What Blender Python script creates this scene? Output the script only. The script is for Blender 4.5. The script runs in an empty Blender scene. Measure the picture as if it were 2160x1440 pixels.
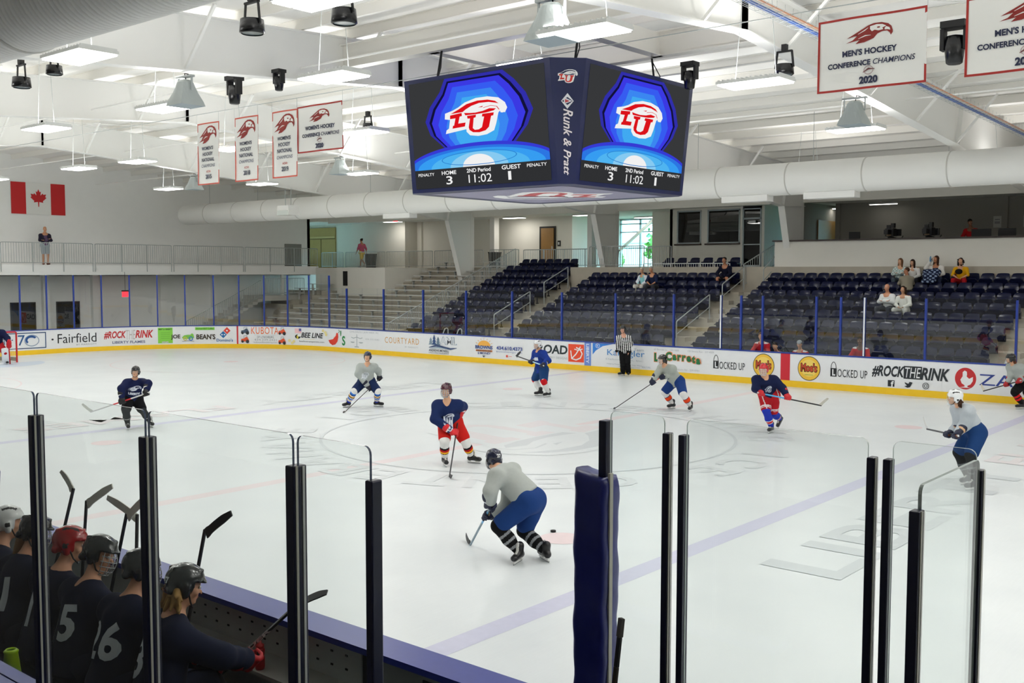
import bpy, bmesh, math, random
import numpy as np
from mathutils import Vector, Matrix
from mathutils.bvhtree import BVHTree

# ------------------------------------------------------------------ camera, world, exposure
SC = bpy.context.scene
COL = SC.collection
PI = math.pi
random.seed(7)
rng = np.random.default_rng(7)

cam_data = bpy.data.cameras.new('camera')
cam = bpy.data.objects.new('camera', cam_data)
COL.objects.link(cam)
CAM_POS = (14.6268, -17.8331, 3.6496)
_yaw, _pitch, _roll = 0.702162, -0.067464, 0.001134
_f = Vector((-math.sin(_yaw) * math.cos(_pitch), math.cos(_yaw) * math.cos(_pitch), math.sin(_pitch)))
_r = Vector((math.cos(_yaw), math.sin(_yaw), 0))
_u = _r.cross(_f)
_r2 = _r * math.cos(_roll) + _u * math.sin(_roll)
_u2 = _u * math.cos(_roll) - _r * math.sin(_roll)
_m = Matrix((_r2, _u2, -_f)).transposed().to_4x4()
_m.translation = CAM_POS
cam.matrix_world = _m
cam_data.sensor_width = 36.0
cam_data.lens = 36.0 * 2188.07 / 2160.0
cam_data.clip_start = 0.05
cam_data.clip_end = 400
SC.camera = cam

SC.view_settings.view_transform = 'Standard'
SC.view_settings.look = 'None'
SC.view_settings.gamma = 1.0
SC.view_settings.use_curve_mapping = False
SC.view_settings.exposure = 0.5
SC.cycles.max_bounces = 10
SC.cycles.diffuse_bounces = 8
SC.cycles.glossy_bounces = 3
SC.cycles.transparent_max_bounces = 16
SC.cycles.caustics_reflective = False
SC.cycles.caustics_refractive = False
SC.cycles.sample_clamp_indirect = 4.0
SC.cycles.use_denoising = True

world = bpy.data.worlds.new('daylight')
SC.world = world
world.use_nodes = True
_bg = world.node_tree.nodes['Background']
_bg.inputs[0].default_value = (0.42, 0.80, 1.0, 1)
_bg.inputs[1].default_value = 7.0
LAMP_POWER = 23.0
ROOF_FILL = 1.9  # strength of the added upward lamps relative to the downward ones

# ------------------------------------------------------------------ materials
def lin(c):
    if isinstance(c, str):
        c = c.lstrip('#')
        c = tuple(int(c[i:i + 2], 16) / 255 for i in (0, 2, 4))
    return tuple((x / 12.92 if x <= 0.04045 else ((x + 0.055) / 1.055) ** 2.4) for x in c)

MATS = {}
def mat(name, c='#808080', rough=0.6, metal=0.0, spec=0.5, var=0.0, scale=8.0, bump=0.0, bscale=60.0, emit=0.0, coat=0.0):
    if name in MATS:
        return MATS[name]
    m = bpy.data.materials.new(name)
    m.use_nodes = True
    nt = m.node_tree
    b = nt.nodes['Principled BSDF']
    col = lin(c) if isinstance(c, str) else c
    b.inputs['Base Color'].default_value = (*col, 1)
    b.inputs['Roughness'].default_value = rough
    b.inputs['Metallic'].default_value = metal
    b.inputs['Specular IOR Level'].default_value = spec
    b.inputs['Coat Weight'].default_value = coat
    if emit:
        b.inputs['Emission Color'].default_value = (*col, 1)
        b.inputs['Emission Strength'].default_value = emit
    if var or bump:
        tc = nt.nodes.new('ShaderNodeTexCoord')
        nz = nt.nodes.new('ShaderNodeTexNoise')
        nz.inputs['Scale'].default_value = scale
        nz.inputs['Detail'].default_value = 4
        nt.links.new(tc.outputs['Object'], nz.inputs['Vector'])
        if var:
            mx = nt.nodes.new('ShaderNodeMix')
            mx.data_type = 'RGBA'
            mx.inputs[6].default_value = (*[x * (1 - var) for x in col], 1)
            mx.inputs[7].default_value = (*[min(1, x * (1 + var)) for x in col], 1)
            nt.links.new(nz.outputs['Fac'], mx.inputs[0])
            nt.links.new(mx.outputs[2], b.inputs['Base Color'])
        if bump:
            n2 = nt.nodes.new('ShaderNodeTexNoise')
            n2.inputs['Scale'].default_value = bscale
            nt.links.new(tc.outputs['Object'], n2.inputs['Vector'])
            bp = nt.nodes.new('ShaderNodeBump')
            bp.inputs['Strength'].default_value = bump
            bp.inputs['Distance'].default_value = 0.02
            nt.links.new(n2.outputs['Fac'], bp.inputs['Height'])
            nt.links.new(bp.outputs['Normal'], b.inputs['Normal'])
    MATS[name] = m
    return m

def emis(name, c, strength):
    if name in MATS:
        return MATS[name]
    m = bpy.data.materials.new(name)
    m.use_nodes = True
    nt = m.node_tree
    nt.nodes.clear()
    e = nt.nodes.new('ShaderNodeEmission')
    o = nt.nodes.new('ShaderNodeOutputMaterial')
    e.inputs[0].default_value = (*lin(c), 1)
    e.inputs[1].default_value = strength
    nt.links.new(e.outputs[0], o.inputs[0])
    MATS[name] = m
    return m

def glass_mat(name, tint, f0=0.04, rough=0.0):
    """thin clear pane: grazing-angle mirror coat over a tinted see-through layer, the same from both sides"""
    if name in MATS:
        return MATS[name]
    m = bpy.data.materials.new(name)
    m.use_nodes = True
    nt = m.node_tree
    nt.nodes.clear()
    N = nt.nodes.new
    o = N('ShaderNodeOutputMaterial')
    mix = N('ShaderNodeMixShader')
    ge = N('ShaderNodeNewGeometry')
    dt = N('ShaderNodeVectorMath'); dt.operation = 'DOT_PRODUCT'
    ab = N('ShaderNodeMath'); ab.operation = 'ABSOLUTE'
    su = N('ShaderNodeMath'); su.operation = 'SUBTRACT'; su.inputs[0].default_value = 1.0
    pw = N('ShaderNodeMath'); pw.operation = 'POWER'; pw.inputs[1].default_value = 5.0
    ma = N('ShaderNodeMath'); ma.operation = 'MULTIPLY_ADD'; ma.inputs[1].default_value = 1 - f0; ma.inputs[2].default_value = f0
    tr = N('ShaderNodeBsdfTransparent')
    tr.inputs[0].default_value = (*tint, 1)
    gl = N('ShaderNodeBsdfGlossy')
    gl.inputs['Roughness'].default_value = rough
    gl.inputs[0].default_value = (1, 1, 1, 1)
    nt.links.new(ge.outputs['Incoming'], dt.inputs[0]); nt.links.new(ge.outputs['Normal'], dt.inputs[1])
    nt.links.new(dt.outputs['Value'], ab.inputs[0]); nt.links.new(ab.outputs[0], su.inputs[1]); nt.links.new(su.outputs[0], pw.inputs[0])
    nt.links.new(pw.outputs[0], ma.inputs[0]); nt.links.new(ma.outputs[0], mix.inputs[0])
    nt.links.new(tr.outputs[0], mix.inputs[1]); nt.links.new(gl.outputs[0], mix.inputs[2])
    nt.links.new(mix.outputs[0], o.inputs[0])
    MATS[name] = m
    return m

WHITE_WALL = mat('painted_wall', '#f0f0ee', 0.8, var=0.02, scale=3)
GREY_WALL = mat('warm_grey_wall', '#e3e1d9', 0.8, var=0.02, scale=3)
STEEL_WHITE = mat('white_painted_steel', '#efefec', 0.45)
PURLIN_WHITE = mat('purlin_steel', '#ebe9e3', 0.5)
ROOF_LINER = mat('roof_liner', '#f0efec', 0.7, var=0.03, scale=2)
CONCRETE = mat('concrete', '#b3ac9e', 0.85, var=0.14, scale=2.5, bump=0.2, bscale=30)
CONCRETE_LT = mat('stair_concrete', '#b6b0a4', 0.85, var=0.10, scale=4)
BOARD_WHITE = mat('dasher_white', '#eceef1', 0.45, var=0.03, scale=5)
KICK_YELLOW = mat('kick_yellow', '#f4c81e', 0.4, var=0.05, scale=6)
CAP_BLUE = mat('cap_blue', '#3b479c', 0.35, var=0.08, scale=20)
POST_BLUE = mat('post_blue', '#1f3a94', 0.35)
POST_NAVY = mat('post_navy', '#0d1233', 0.35)
POST_SEAL = mat('post_seal', '#c9c7bb', 0.5)
ALU = mat('aluminium', '#d6d6d3', 0.4, metal=0.2)
GALV = mat('galvanised_steel', '#aeb4b4', 0.45, metal=0.2)
SEAT_NAVY = mat('seat_navy', '#0e1434', 0.22, spec=0.28)
SEAT_DARK = mat('seat_bracket', '#0b0d18', 0.5)
BLACK = mat('matte_black', '#0c0c0e', 0.6)
BLACK_GLOSS = mat('gloss_black', '#0b0c10', 0.25)
DARK_RUBBER = mat('rubber_floor', '#15171a', 0.8, var=0.2, scale=30)
GLASS = glass_mat('rink_glass', (0.965, 0.98, 0.975), 0.032)
GLASS_NEAR = glass_mat('near_rink_glass', (0.96, 0.975, 0.97), 0.025)
GLASS_EDGE = mat('glass_edge', '#b9c6c2', 0.15, spec=0.8)
ROOM_GLASS = glass_mat('room_glass', (0.10, 0.11, 0.11), 0.06)
WIN_GLASS = glass_mat('window_glass', (0.95, 0.98, 0.98), 0.04)

# ------------------------------------------------------------------ mesh helpers
class MB:
    def __init__(self):
        self.v, self.f, self.mi, self.ms, self.sm = [], [], [], [], []
        self.cur = 0
        self.smooth = False
    def m(self, material):
        if material not in self.ms:
            self.ms.append(material)
        self.cur = self.ms.index(material)
        return self
    def add(self, vs, fs, smooth=None):
        n = len(self.v)
        self.v.extend([tuple(p) for p in vs])
        s = self.smooth if smooth is None else smooth
        for f in fs:
            self.f.append(tuple(i + n for i in f))
            self.mi.append(self.cur)
            self.sm.append(s)
        return self
    def box(self, x0, x1, y0, y1, z0, z1):
        x0, x1 = min(x0, x1), max(x0, x1); y0, y1 = min(y0, y1), max(y0, y1); z0, z1 = min(z0, z1), max(z0, z1)
        return self.add([(x0, y0, z0), (x1, y0, z0), (x1, y1, z0), (x0, y1, z0), (x0, y0, z1), (x1, y0, z1), (x1, y1, z1), (x0, y1, z1)],
                        [(3, 2, 1, 0), (4, 5, 6, 7), (0, 1, 5, 4), (1, 2, 6, 5), (2, 3, 7, 6), (3, 0, 4, 7)], False)
    def obox(self, c, ax, ay, az):
        """box from centre and three half-axis vectors"""
        c, ax, ay, az = map(Vector, (c, ax, ay, az))
        vs = [c + ax * i + ay * j + az * k for k in (-1, 1) for j in (-1, 1) for i in (-1, 1)]
        return self.add(vs, [(0, 2, 3, 1), (4, 5, 7, 6), (0, 1, 5, 4), (1, 3, 7, 5), (3, 2, 6, 7), (2, 0, 4, 6)], False)
    def bar(self, p, q, w, h, up=(0, 0, 1)):
        p, q, up = Vector(p), Vector(q), Vector(up)
        d = q - p
        s = d.cross(up)
        if s.length < 1e-6:
            s = d.cross(Vector((1, 0, 0)))
        s.normalize()
        u = s.cross(d).normalized()
        return self.obox((p + q) / 2, d / 2, s * w / 2, u * h / 2)
    def tube(self, pts, r, seg=8, cap=True, r1=None):
        pts = [Vector(p) for p in pts]
        n = len(pts)
        rs = r if isinstance(r, (list, tuple)) else ([r] * n if r1 is None else [r + (r1 - r) * i / (n - 1) for i in range(n)])
        vs, fs = [], []
        prev = None
        for i, p in enumerate(pts):
            t = (pts[min(i + 1, n - 1)] - pts[max(i - 1, 0)]).normalized()
            if prev is None:
                a = t.cross(Vector((0, 0, 1)))
                if a.length < 1e-3:
                    a = t.cross(Vector((1, 0, 0)))
            else:
                a = prev - t * prev.dot(t)
            a.normalize()
            prev = a
            b = t.cross(a)
            for k in range(seg):
                w = 2 * PI * k / seg
                vs.append(p + (a * math.cos(w) + b * math.sin(w)) * rs[i])
        for i in range(n - 1):
            for k in range(seg):
                k2 = (k + 1) % seg
                fs.append((i * seg + k, i * seg + k2, (i + 1) * seg + k2, (i + 1) * seg + k))
        self.add(vs, fs, True)
        if cap:
            self.add(vs[:seg], [tuple(range(seg - 1, -1, -1))], False)
            self.add(vs[-seg:], [tuple(range(seg))], False)
        return self
    def lathe(self, prof, seg=24, axis=None):
        """prof: list of (r, z); axis: Matrix placing local z"""
        vs, fs = [], []
        n = len(prof)
        for r, z in prof:
            for k in range(seg):
                w = 2 * PI * k / seg
                p = Vector((r * math.cos(w), r * math.sin(w), z))
                vs.append(axis @ p if axis else p)
        for i in range(n - 1):
            for k in range(seg):
                k2 = (k + 1) % seg
                fs.append((i * seg + k, i * seg + k2, (i + 1) * seg + k2, (i + 1) * seg + k))
        return self.add(vs, fs, True)
    def prism(self, poly, fn, d0, d1):
        """extrude a 2-D convex/simple polygon: fn(u, v, d) -> xyz"""
        n = len(poly)
        vs = [fn(u, v, d0) for u, v in poly] + [fn(u, v, d1) for u, v in poly]
        fs = [tuple(range(n - 1, -1, -1)), tuple(range(n, 2 * n))]
        fs += [(i, (i + 1) % n, n + (i + 1) % n, n + i) for i in range(n)]
        return self.add(vs, fs, False)
    def build(self, name, parent=None, off=None, bevel=0.0):
        me = bpy.data.meshes.new(name)
        vs = self.v
        if off is not None:
            vs = [(p[0] - off[0], p[1] - off[1], p[2] - off[2]) for p in vs]
        me.from_pydata(vs, [], self.f)
        for m in self.ms:
            me.materials.append(m)
        if self.f:
            me.polygons.foreach_set('material_index', self.mi)
            me.polygons.foreach_set('use_smooth', self.sm)
        me.update()
        o = bpy.data.objects.new(name, me)
        COL.objects.link(o)
        if parent is not None:
            o.parent = parent
        elif off is not None:
            o.location = off
        if bevel:
            bv = o.modifiers.new('bevel', 'BEVEL')
            bv.width = bevel
            bv.segments = 2
            bv.limit_method = 'ANGLE'
        return o

def tag(o, label=None, cat=None, group=None, kind=None):
    if label: o['label'] = label
    if cat: o['category'] = cat
    if group: o['group'] = group
    if kind: o['kind'] = kind
    return o

def thing(name, label, cat, loc=(0, 0, 0), rz=0.0, group=None):
    o = bpy.data.objects.new(name, None)
    o.empty_display_size = 0.1
    COL.objects.link(o)
    o.location = loc
    o.rotation_euler = (0, 0, rz)
    return tag(o, label, cat, group)

def structure(o, label=None):
    o['kind'] = 'structure'
    if label: o['label'] = label
    return o

def dup(root, loc=None, rz=None, label=None, group=None):
    r = root.copy(); COL.objects.link(r)
    if loc is not None: r.location = loc
    if rz is not None: r.rotation_euler = (0, 0, rz)
    if label: r['label'] = label
    if group: r['group'] = group
    for ch in list(root.children):
        c = ch.copy(); COL.objects.link(c); c.parent = r
        for g in ch.children:
            d = g.copy(); COL.objects.link(d); d.parent = c
    return r

ORD = ['first', 'second', 'third', 'fourth', 'fifth', 'sixth', 'seventh', 'eighth', 'ninth', 'tenth', 'eleventh', 'twelfth', 'thirteenth',
       'fourteenth', 'fifteenth', 'sixteenth', 'seventeenth', 'eighteenth', 'nineteenth', 'twentieth', 'twenty-first']

# ------------------------------------------------------------------ flat artwork (signs, markings, numbers)
_tmp = bpy.data.scenes.new('lettering')
_tcache = {}
def text_mesh(s, bold=0.0, shear=0.0, space=1.0):
    k = (s, bold, shear, space)
    if k in _tcache:
        return _tcache[k]
    cu = bpy.data.curves.new('t', 'FONT')
    cu.body = s
    cu.size = 1.0
    cu.offset = bold
    cu.shear = shear
    cu.space_character = space
    cu.resolution_u = 3
    cu.fill_mode = 'FRONT'
    o = bpy.data.objects.new('t', cu)
    _tmp.collection.objects.link(o)
    with bpy.context.temp_override(scene=_tmp, view_layer=_tmp.view_layers[0]):
        dg = bpy.context.evaluated_depsgraph_get()
    dg.update()
    ev = o.evaluated_get(dg)
    me = ev.to_mesh()
    vs = [(v.co.x, v.co.y) for v in me.vertices]
    fs = [tuple(p.vertices) for p in me.polygons]
    ev.to_mesh_clear()
    bpy.data.objects.remove(o)
    bpy.data.curves.remove(cu)
    xs = [p[0] for p in vs]; ys = [p[1] for p in vs]
    x0, x1, y0, y1 = min(xs), max(xs), min(ys), max(ys)
    vs = [((x - x0) / (x1 - x0), (y - y0) / (y1 - y0)) for x, y in vs]
    _tcache[k] = (vs, fs, (x1 - x0) / (y1 - y0))
    return _tcache[k]

class Art:
    """stack of flat coloured shapes in (u, v); later shapes lie a hair above earlier ones"""
    def __init__(self):
        self.items = []
        self.layer = 0
    def raw(self, vs, fs, c):
        self.layer += 1
        self.items.append((list(vs), list(fs), c, self.layer))
        return self
    def rect(self, x0, y0, x1, y1, c):
        return self.raw([(x0, y0), (x1, y0), (x1, y1), (x0, y1)], [(0, 1, 2, 3)], c)
    def poly(self, pts, c):
        from mathutils.geometry import tessellate_polygon
        tri = tessellate_polygon([[Vector((x, y, 0)) for x, y in pts]])
        return self.raw(pts, [tuple(t) for t in tri], c)
    def ell(self, cx, cy, rx, ry, c, a0=0.0, a1=2 * PI, n=40):
        pts = [(cx + rx * math.cos(a0 + (a1 - a0) * i / n), cy + ry * math.sin(a0 + (a1 - a0) * i / n)) for i in range(n + (0 if a1 - a0 > 6.28 else 1))]
        return self.raw(pts, [tuple(range(len(pts)))], c)
    def ring(self, cx, cy, rx, ry, w, c, a0=0.0, a1=2 * PI, n=48):
        vs, fs = [], []
        for i in range(n + 1):
            a = a0 + (a1 - a0) * i / n
            vs += [(cx + (rx - w) * math.cos(a), cy + (ry - w) * math.sin(a)), (cx + rx * math.cos(a), cy + ry * math.sin(a))]
        for i in range(n):
            fs.append((2 * i, 2 * i + 1, 2 * i + 3, 2 * i + 2))
        return self.raw(vs, fs, c)
    def line(self, pts, w, c):
        vs, fs = [], []
        n = len(pts)
        for i, p in enumerate(pts):
            a, b = pts[max(i - 1, 0)], pts[min(i + 1, n - 1)]
            dx, dy = b[0] - a[0], b[1] - a[1]
            l = math.hypot(dx, dy) or 1
            ww = w[i] if isinstance(w, (list, tuple)) else w
            nx, ny = -dy / l * ww / 2, dx / l * ww / 2
            vs += [(p[0] - nx, p[1] - ny), (p[0] + nx, p[1] + ny)]
        for i in range(n - 1):
            fs.append((2 * i, 2 * i + 2, 2 * i + 3, 2 * i + 1))
        return self.raw(vs, fs, c)
    def text(self, s, x, y, w, h, c, bold=0.0, shear=0.0, space=1.0, rot=0.0):
        """fit the string in the box with lower-left corner (x, y); w may be None"""
        vs, fs, asp = text_mesh(s, bold, shear, space)
        if w is None: w = h * asp
        pts = [(p[0] * w, p[1] * h) for p in vs]
        if rot:
            cr, sr = math.cos(rot), math.sin(rot)
            pts = [(px * cr - py * sr, px * sr + py * cr) for px, py in pts]
        return self.raw([(x + px, y + py) for px, py in pts], fs, c)
    def ctext(self, s, cx, y, h, c, **k):
        asp = text_mesh(s, k.get('bold', 0.0), k.get('shear', 0.0), k.get('space', 1.0))[2]
        w = k.pop('w', None) or h * asp
        return self.text(s, cx - w / 2, y, w, h, c, **k)
    def place(self, other, x, y, sx, sy=None, cmap=None, rot=0.0):
        sy = sx if sy is None else sy
        cr, sr = math.cos(rot), math.sin(rot)
        for vs, fs, c, l in other.items:
            q = []
            for a, b in vs:
                a, b = a * sx, b * sy
                q.append((x + a * cr - b * sr, y + a * sr + b * cr))
            self.raw(q, fs, cmap.get(c, c) if cmap else c)
        return self
    def build(self, name, fn, parent=None, lift=0.002, off=None, base=0.003, cut=None, rough=0.5, emit=0.0, kind=None):
        """fn(u, v, d) maps to the world; cut: longest edge before a shape is sliced in u"""
        mb = MB()
        for vs, fs, c, l in self.items:
            if cut:
                vs, fs = slice_u(vs, fs, cut)
            if emit:
                mm = emis('lit_' + c.strip('#') + str(emit), c, emit)
            else:
                mm = c if not isinstance(c, str) else mat('ink_' + c.strip('#') + ('' if rough == 0.5 else str(rough)), c, rough)
            mb.m(mm)
            d = base + lift * l
            mb.add([fn(u, v, d) for u, v in vs], fs, False)
        o = mb.build(name, parent, off)
        if kind: o['kind'] = kind
        return o

def slice_u(vs, fs, step, vstep=None):
    bm = bmesh.new()
    bv = [bm.verts.new((x, y, 0)) for x, y in vs]
    for f in fs:
        try: bm.faces.new([bv[i] for i in f])
        except ValueError: pass
    def cutx(lo, hi, st, co_i):
        k = math.floor(lo / st) + 1
        while k * st < hi:
            co = [0, 0, 0]; co[co_i] = k * st
            no = [0, 0, 0]; no[co_i] = 1
            bmesh.ops.bisect_plane(bm, geom=bm.verts[:] + bm.edges[:] + bm.faces[:], plane_co=co, plane_no=no)
            k += 1
    xs = [p[0] for p in vs]; ys = [p[1] for p in vs]
    cutx(min(xs), max(xs), step, 0)
    if vstep: cutx(min(ys), max(ys), vstep, 1)
    bm.verts.index_update()
    out = [(v.co.x, v.co.y) for v in bm.verts], [tuple(v.index for v in f.verts) for f in bm.faces]
    bm.free()
    return out

# ------------------------------------------------------------------ the rink: ice, markings, boards
def ice_material():
    m = mat('ice', '#dfe4e6', 0.32, spec=0.35)
    nt = m.node_tree
    b = nt.nodes['Principled BSDF']
    tc = nt.nodes.new('ShaderNodeTexCoord')
    n1 = nt.nodes.new('ShaderNodeTexNoise'); n1.inputs['Scale'].default_value = 0.8; n1.inputs['Detail'].default_value = 6
    mp = nt.nodes.new('ShaderNodeMapping'); mp.inputs['Rotation'].default_value = (0, 0, 0.6); mp.inputs['Scale'].default_value = (40, 2.5, 1)
    n2 = nt.nodes.new('ShaderNodeTexNoise'); n2.inputs['Scale'].default_value = 1.0; n2.inputs['Detail'].default_value = 5
    ad = nt.nodes.new('ShaderNodeMath'); ad.operation = 'MULTIPLY_ADD'; ad.inputs[1].default_value = 0.35
    mx = nt.nodes.new('ShaderNodeMix'); mx.data_type = 'RGBA'
    mx.inputs[6].default_value = (*lin('#d6dcdf'), 1); mx.inputs[7].default_value = (*lin('#e8edee'), 1)
    nt.links.new(tc.outputs['Object'], n1.inputs['Vector'])
    nt.links.new(tc.outputs['Object'], mp.inputs['Vector'])
    nt.links.new(mp.outputs[0], n2.inputs['Vector'])
    nt.links.new(n2.outputs['Fac'], ad.inputs[0]); nt.links.new(n1.outputs['Fac'], ad.inputs[2])
    nt.links.new(ad.outputs[0], mx.inputs[0]); nt.links.new(mx.outputs[2], b.inputs['Base Color'])
    return m
ICE = ice_material()

def rink(s):
    """point and inward normal on the dasher line; s = X along the far side, decreasing round the left end"""
    R, L, Wd = 8.5, 21.98, 4.45
    q = R * PI / 2
    if s >= -L: return (s, 12.95, 0, -1)
    t = -L - s
    if t < q:
        a = t / R
        return (-L - R * math.sin(a), Wd + R * math.cos(a), math.sin(a), -math.cos(a))
    t -= q
    if t < 2 * Wd: return (-L - R, Wd - t, 1, 0)
    t -= 2 * Wd
    if t < q:
        a = t / R
        return (-L - R * math.cos(a), -Wd - R * math.sin(a), math.cos(a), math.sin(a))
    t -= q
    if t < 2 * L: return (-L + t, -12.95, 0, 1)
    t -= 2 * L
    if t < q:
        a = t / R
        return (L + R * math.sin(a), -Wd - R * math.cos(a), -math.sin(a), math.cos(a))
    t -= q
    if t < 2 * Wd: return (L + R, -Wd + t, -1, 0)
    t -= 2 * Wd
    a = min(t / R, PI / 2)
    return (L + R * math.cos(a), Wd + R * math.sin(a), -math.cos(a), -math.sin(a))
S_NEAR0 = -21.98 - 13.352 - 8.9 - 13.352          # s where the near side starts (X = -21.98)
def s_near(x): return S_NEAR0 - (x + 21.98)
S_END = S_NEAR0 - 43.96 - 13.352 - 8.9 - 13.352

def rng_s(a, b, step=0.4):
    n = max(1, int(abs(b - a) / step))
    return [a + (b - a) * i / n for i in range(n + 1)]

mb = MB().m(ICE)
loop = []
for s in rng_s(21.98, S_END, 0.6)[:-1]:
    x, y, nx, ny = rink(s)
    loop.append((x, y, 0))
mb.add(loop[::-1], [tuple(range(len(loop)))], False)
ice = structure(mb.build('floor_ice'), 'white ice sheet of the rink')

flat = lambda u, v, d: (u, v, d)
C_RED, C_BLUE, C_GREY, C_PINK = (mat('line_red', '#e6dadc', 0.35, var=0.05, scale=9), mat('line_blue', '#cdcee2', 0.35, var=0.07, scale=9),
                                 mat('letter_grey', '#d0d6d9', 0.35, var=0.05, scale=9), mat('dot_red', '#e7d4d6', 0.35, var=0.05, scale=9))
C_LGREY, C_LPINK = mat('letter_pale_grey', '#d9dee0', 0.35, var=0.05, scale=9), mat('logo_pale_red', '#e4dfe1', 0.35, var=0.04, scale=9)
MARK = [0]
def marking(name, art):
    MARK[0] += 1
    return art.build(name, flat, ice, lift=0.00002, base=0.0006 + .00025 * MARK[0])
marking('center_line', Art().rect(-0.15, -12.95, 0.15, 12.95, C_RED))
for x in (-7.77, 7.77): marking('blue_line', Art().rect(x - 0.15, -12.95, x + 0.15, 12.95, C_BLUE))
for x in (-27.13, 27.13): marking('goal_line', Art().rect(x - 0.03, -11.2, x + 0.03, 11.2, C_RED))
for x in (-6.1, 6.1):
    for y in (-6.7, 6.7): marking('faceoff_dot', Art().ell(x, y, 0.31, 0.31, C_PINK))
for x in (-21.0, 21.0):
    for y in (-6.7, 6.7): marking('faceoff_circle', Art().ring(x, y, 4.57, 4.57, 0.05, C_RED, n=90).ell(x, y, 0.3, 0.3, C_PINK))
marking('goal_crease', Art().ell(-27.1, 0, 1.83, 1.83, mat('crease_blue', '#cfdcea', 0.35), -PI / 2, PI / 2))
marking('center_circle', Art().ring(0, 0, 4.6, 4.6, 0.07, C_GREY, n=90))

# athletic crest: slab letters L and U under a hooked-beak bird head
def crest(letter='#d6202c', edge='#ffffff', ink='#1b2450', head='#ffffff', rim=None):
    a = Art()
    N = lambda pts: [((x - 870) / 370, (715 - y) / 370) for x, y in pts]
    outer = N([(688, 642), (735, 622), (770, 598), (812, 556), (880, 526), (950, 526), (1012, 552), (1047, 606), (1058, 660), (1044, 704), (1030, 700), (1022, 668), (1006, 700), (990, 800), (975, 868), (932, 900), (880, 908),
               (832, 892), (812, 852), (812, 826), (684, 852), (690, 815), (706, 800), (716, 712), (684, 700)])
    if rim: a.poly([(x * 1.07, y * 1.06) for x, y in outer], rim)
    a.poly(outer, edge)
    a.poly(N([(708, 664), (785, 652), (785, 686), (770, 690), (758, 762), (806, 760), (800, 802), (718, 810), (722, 780), (730, 778), (742, 702), (706, 704)]), letter)
    a.poly(N([(818, 692), (876, 690), (873, 718), (860, 722), (850, 830), (862, 850), (888, 850), (908, 830), (926, 722), (912, 718), (916, 690), (988, 690), (984, 720), (970, 724), (952, 835), (930, 868), (890, 882), (850, 874),
              (828, 846), (824, 815), (836, 724), (820, 722)]), letter)
    a.poly(N([(712, 650), (765, 612), (820, 566), (890, 544), (955, 549), (1000, 572), (1022, 604), (1000, 592), (960, 575), (900, 572), (850, 592), (812, 622), (792, 645)]), ink)
    a.poly(N([(800, 656), (835, 664), (872, 668), (920, 660), (962, 641), (1004, 652), (988, 670), (940, 682), (880, 686), (808, 684)]), ink)
    a.line(N([(925, 628), (972, 614), (1008, 630), (1022, 668)]), .014, ink)
    a.poly(N([(892, 618), (925, 606), (918, 620)]), ink)
    return a
# flying bird head with streaming feathers, used on banners and jerseys
def bird(c, bg='#ffffff'):
    a = Art()
    a.poly([(.50, .02), (.47, .16), (.40, .26), (.26, .33), (.10, .33), (-.02, .28), (-.14, .18), (-.30, .06), (-.50, -.08), (-.34, -.04), (-.26, -.03), (-.36, -.16), (-.52, -.24),
            (-.30, -.20), (-.20, -.18), (-.30, -.30), (-.10, -.28), (.10, -.18), (.18, -.04), (.28, .02), (.38, .02), (.44, -.06), (.46, -.14), (.50, -.06)], c)
    a.poly([(.02, .24), (.16, .28), (.28, .26), (.36, .19), (.28, .14), (.30, .08), (.20, .06), (.12, .10), (.06, .06), (.02, .14)], bg)
    a.line([(-.24, .02), (-.10, .12), (-.02, .20)], [.01, .03, .01], bg)
    a.line([(-.24, -.14), (-.08, -.06), (.04, -.06)], [.01, .035, .01], bg)
    a.ell(.20, .17, .035, .022, c)
    a.poly([(.36, .17), (.43, .12), (.45, .03), (.39, .06), (.33, .06), (.33, .12)], bg)
    return a
FADED = {'#d6202c': C_LPINK, '#1b2450': C_GREY, '#ffffff': ICE}
marking('center_logo', Art().place(crest(), 0, 0, 4.6, 4.6, FADED, rot=-PI / 2))
def arc_text(s, r, a_mid, h, c, da, inward=False):
    a = Art()
    n = len(s)
    for i, ch in enumerate(s):
        if ch == ' ': continue
        ang = a_mid - (i - (n - 1) / 2) * da * (-1 if inward else 1)
        vs, fs, asp = text_mesh(ch, 0.02)
        w = min(h * asp, h * 0.95)
        rot = ang - PI / 2 + (PI if inward else 0)
        cr, sr = math.cos(rot), math.sin(rot)
        pts = []
        for px, py in vs:
            px, py = (px - .5) * w, (py - .5) * h
            pts.append((r * math.cos(ang) + px * cr - py * sr, r * math.sin(ang) + px * sr + py * cr))
        a.raw(pts, fs, c)
    return a
marking('ice_lettering', arc_text('LAHAYE ICE CENTER', 5.35, 0.0, 0.95, C_LGREY, 0.2))
marking('ice_lettering', arc_text('LAHAYE ICE CENTER', 5.35, PI, 0.95, C_LGREY, 0.2))
marking('ice_lettering', Art().text('LIBERTY', 9.8, -6.1, 8.6, 1.05, C_GREY, bold=0.02, rot=PI / 2))
marking('ice_lettering', Art().text('FLAMES', 9.8, 3.2, 6.6, 1.05, C_LPINK, bold=0.02, rot=PI / 2))
marking('ice_lettering', Art().text('LIBERTY', -9.6, 6.4, 7.2, 0.9, C_LGREY, bold=0.02, rot=-PI / 2))
marking('ice_lettering', Art().text('FLAMES', -9.6, -1.6, 5.6, 0.9, C_LPINK, bold=0.02, rot=-PI / 2))

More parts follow.
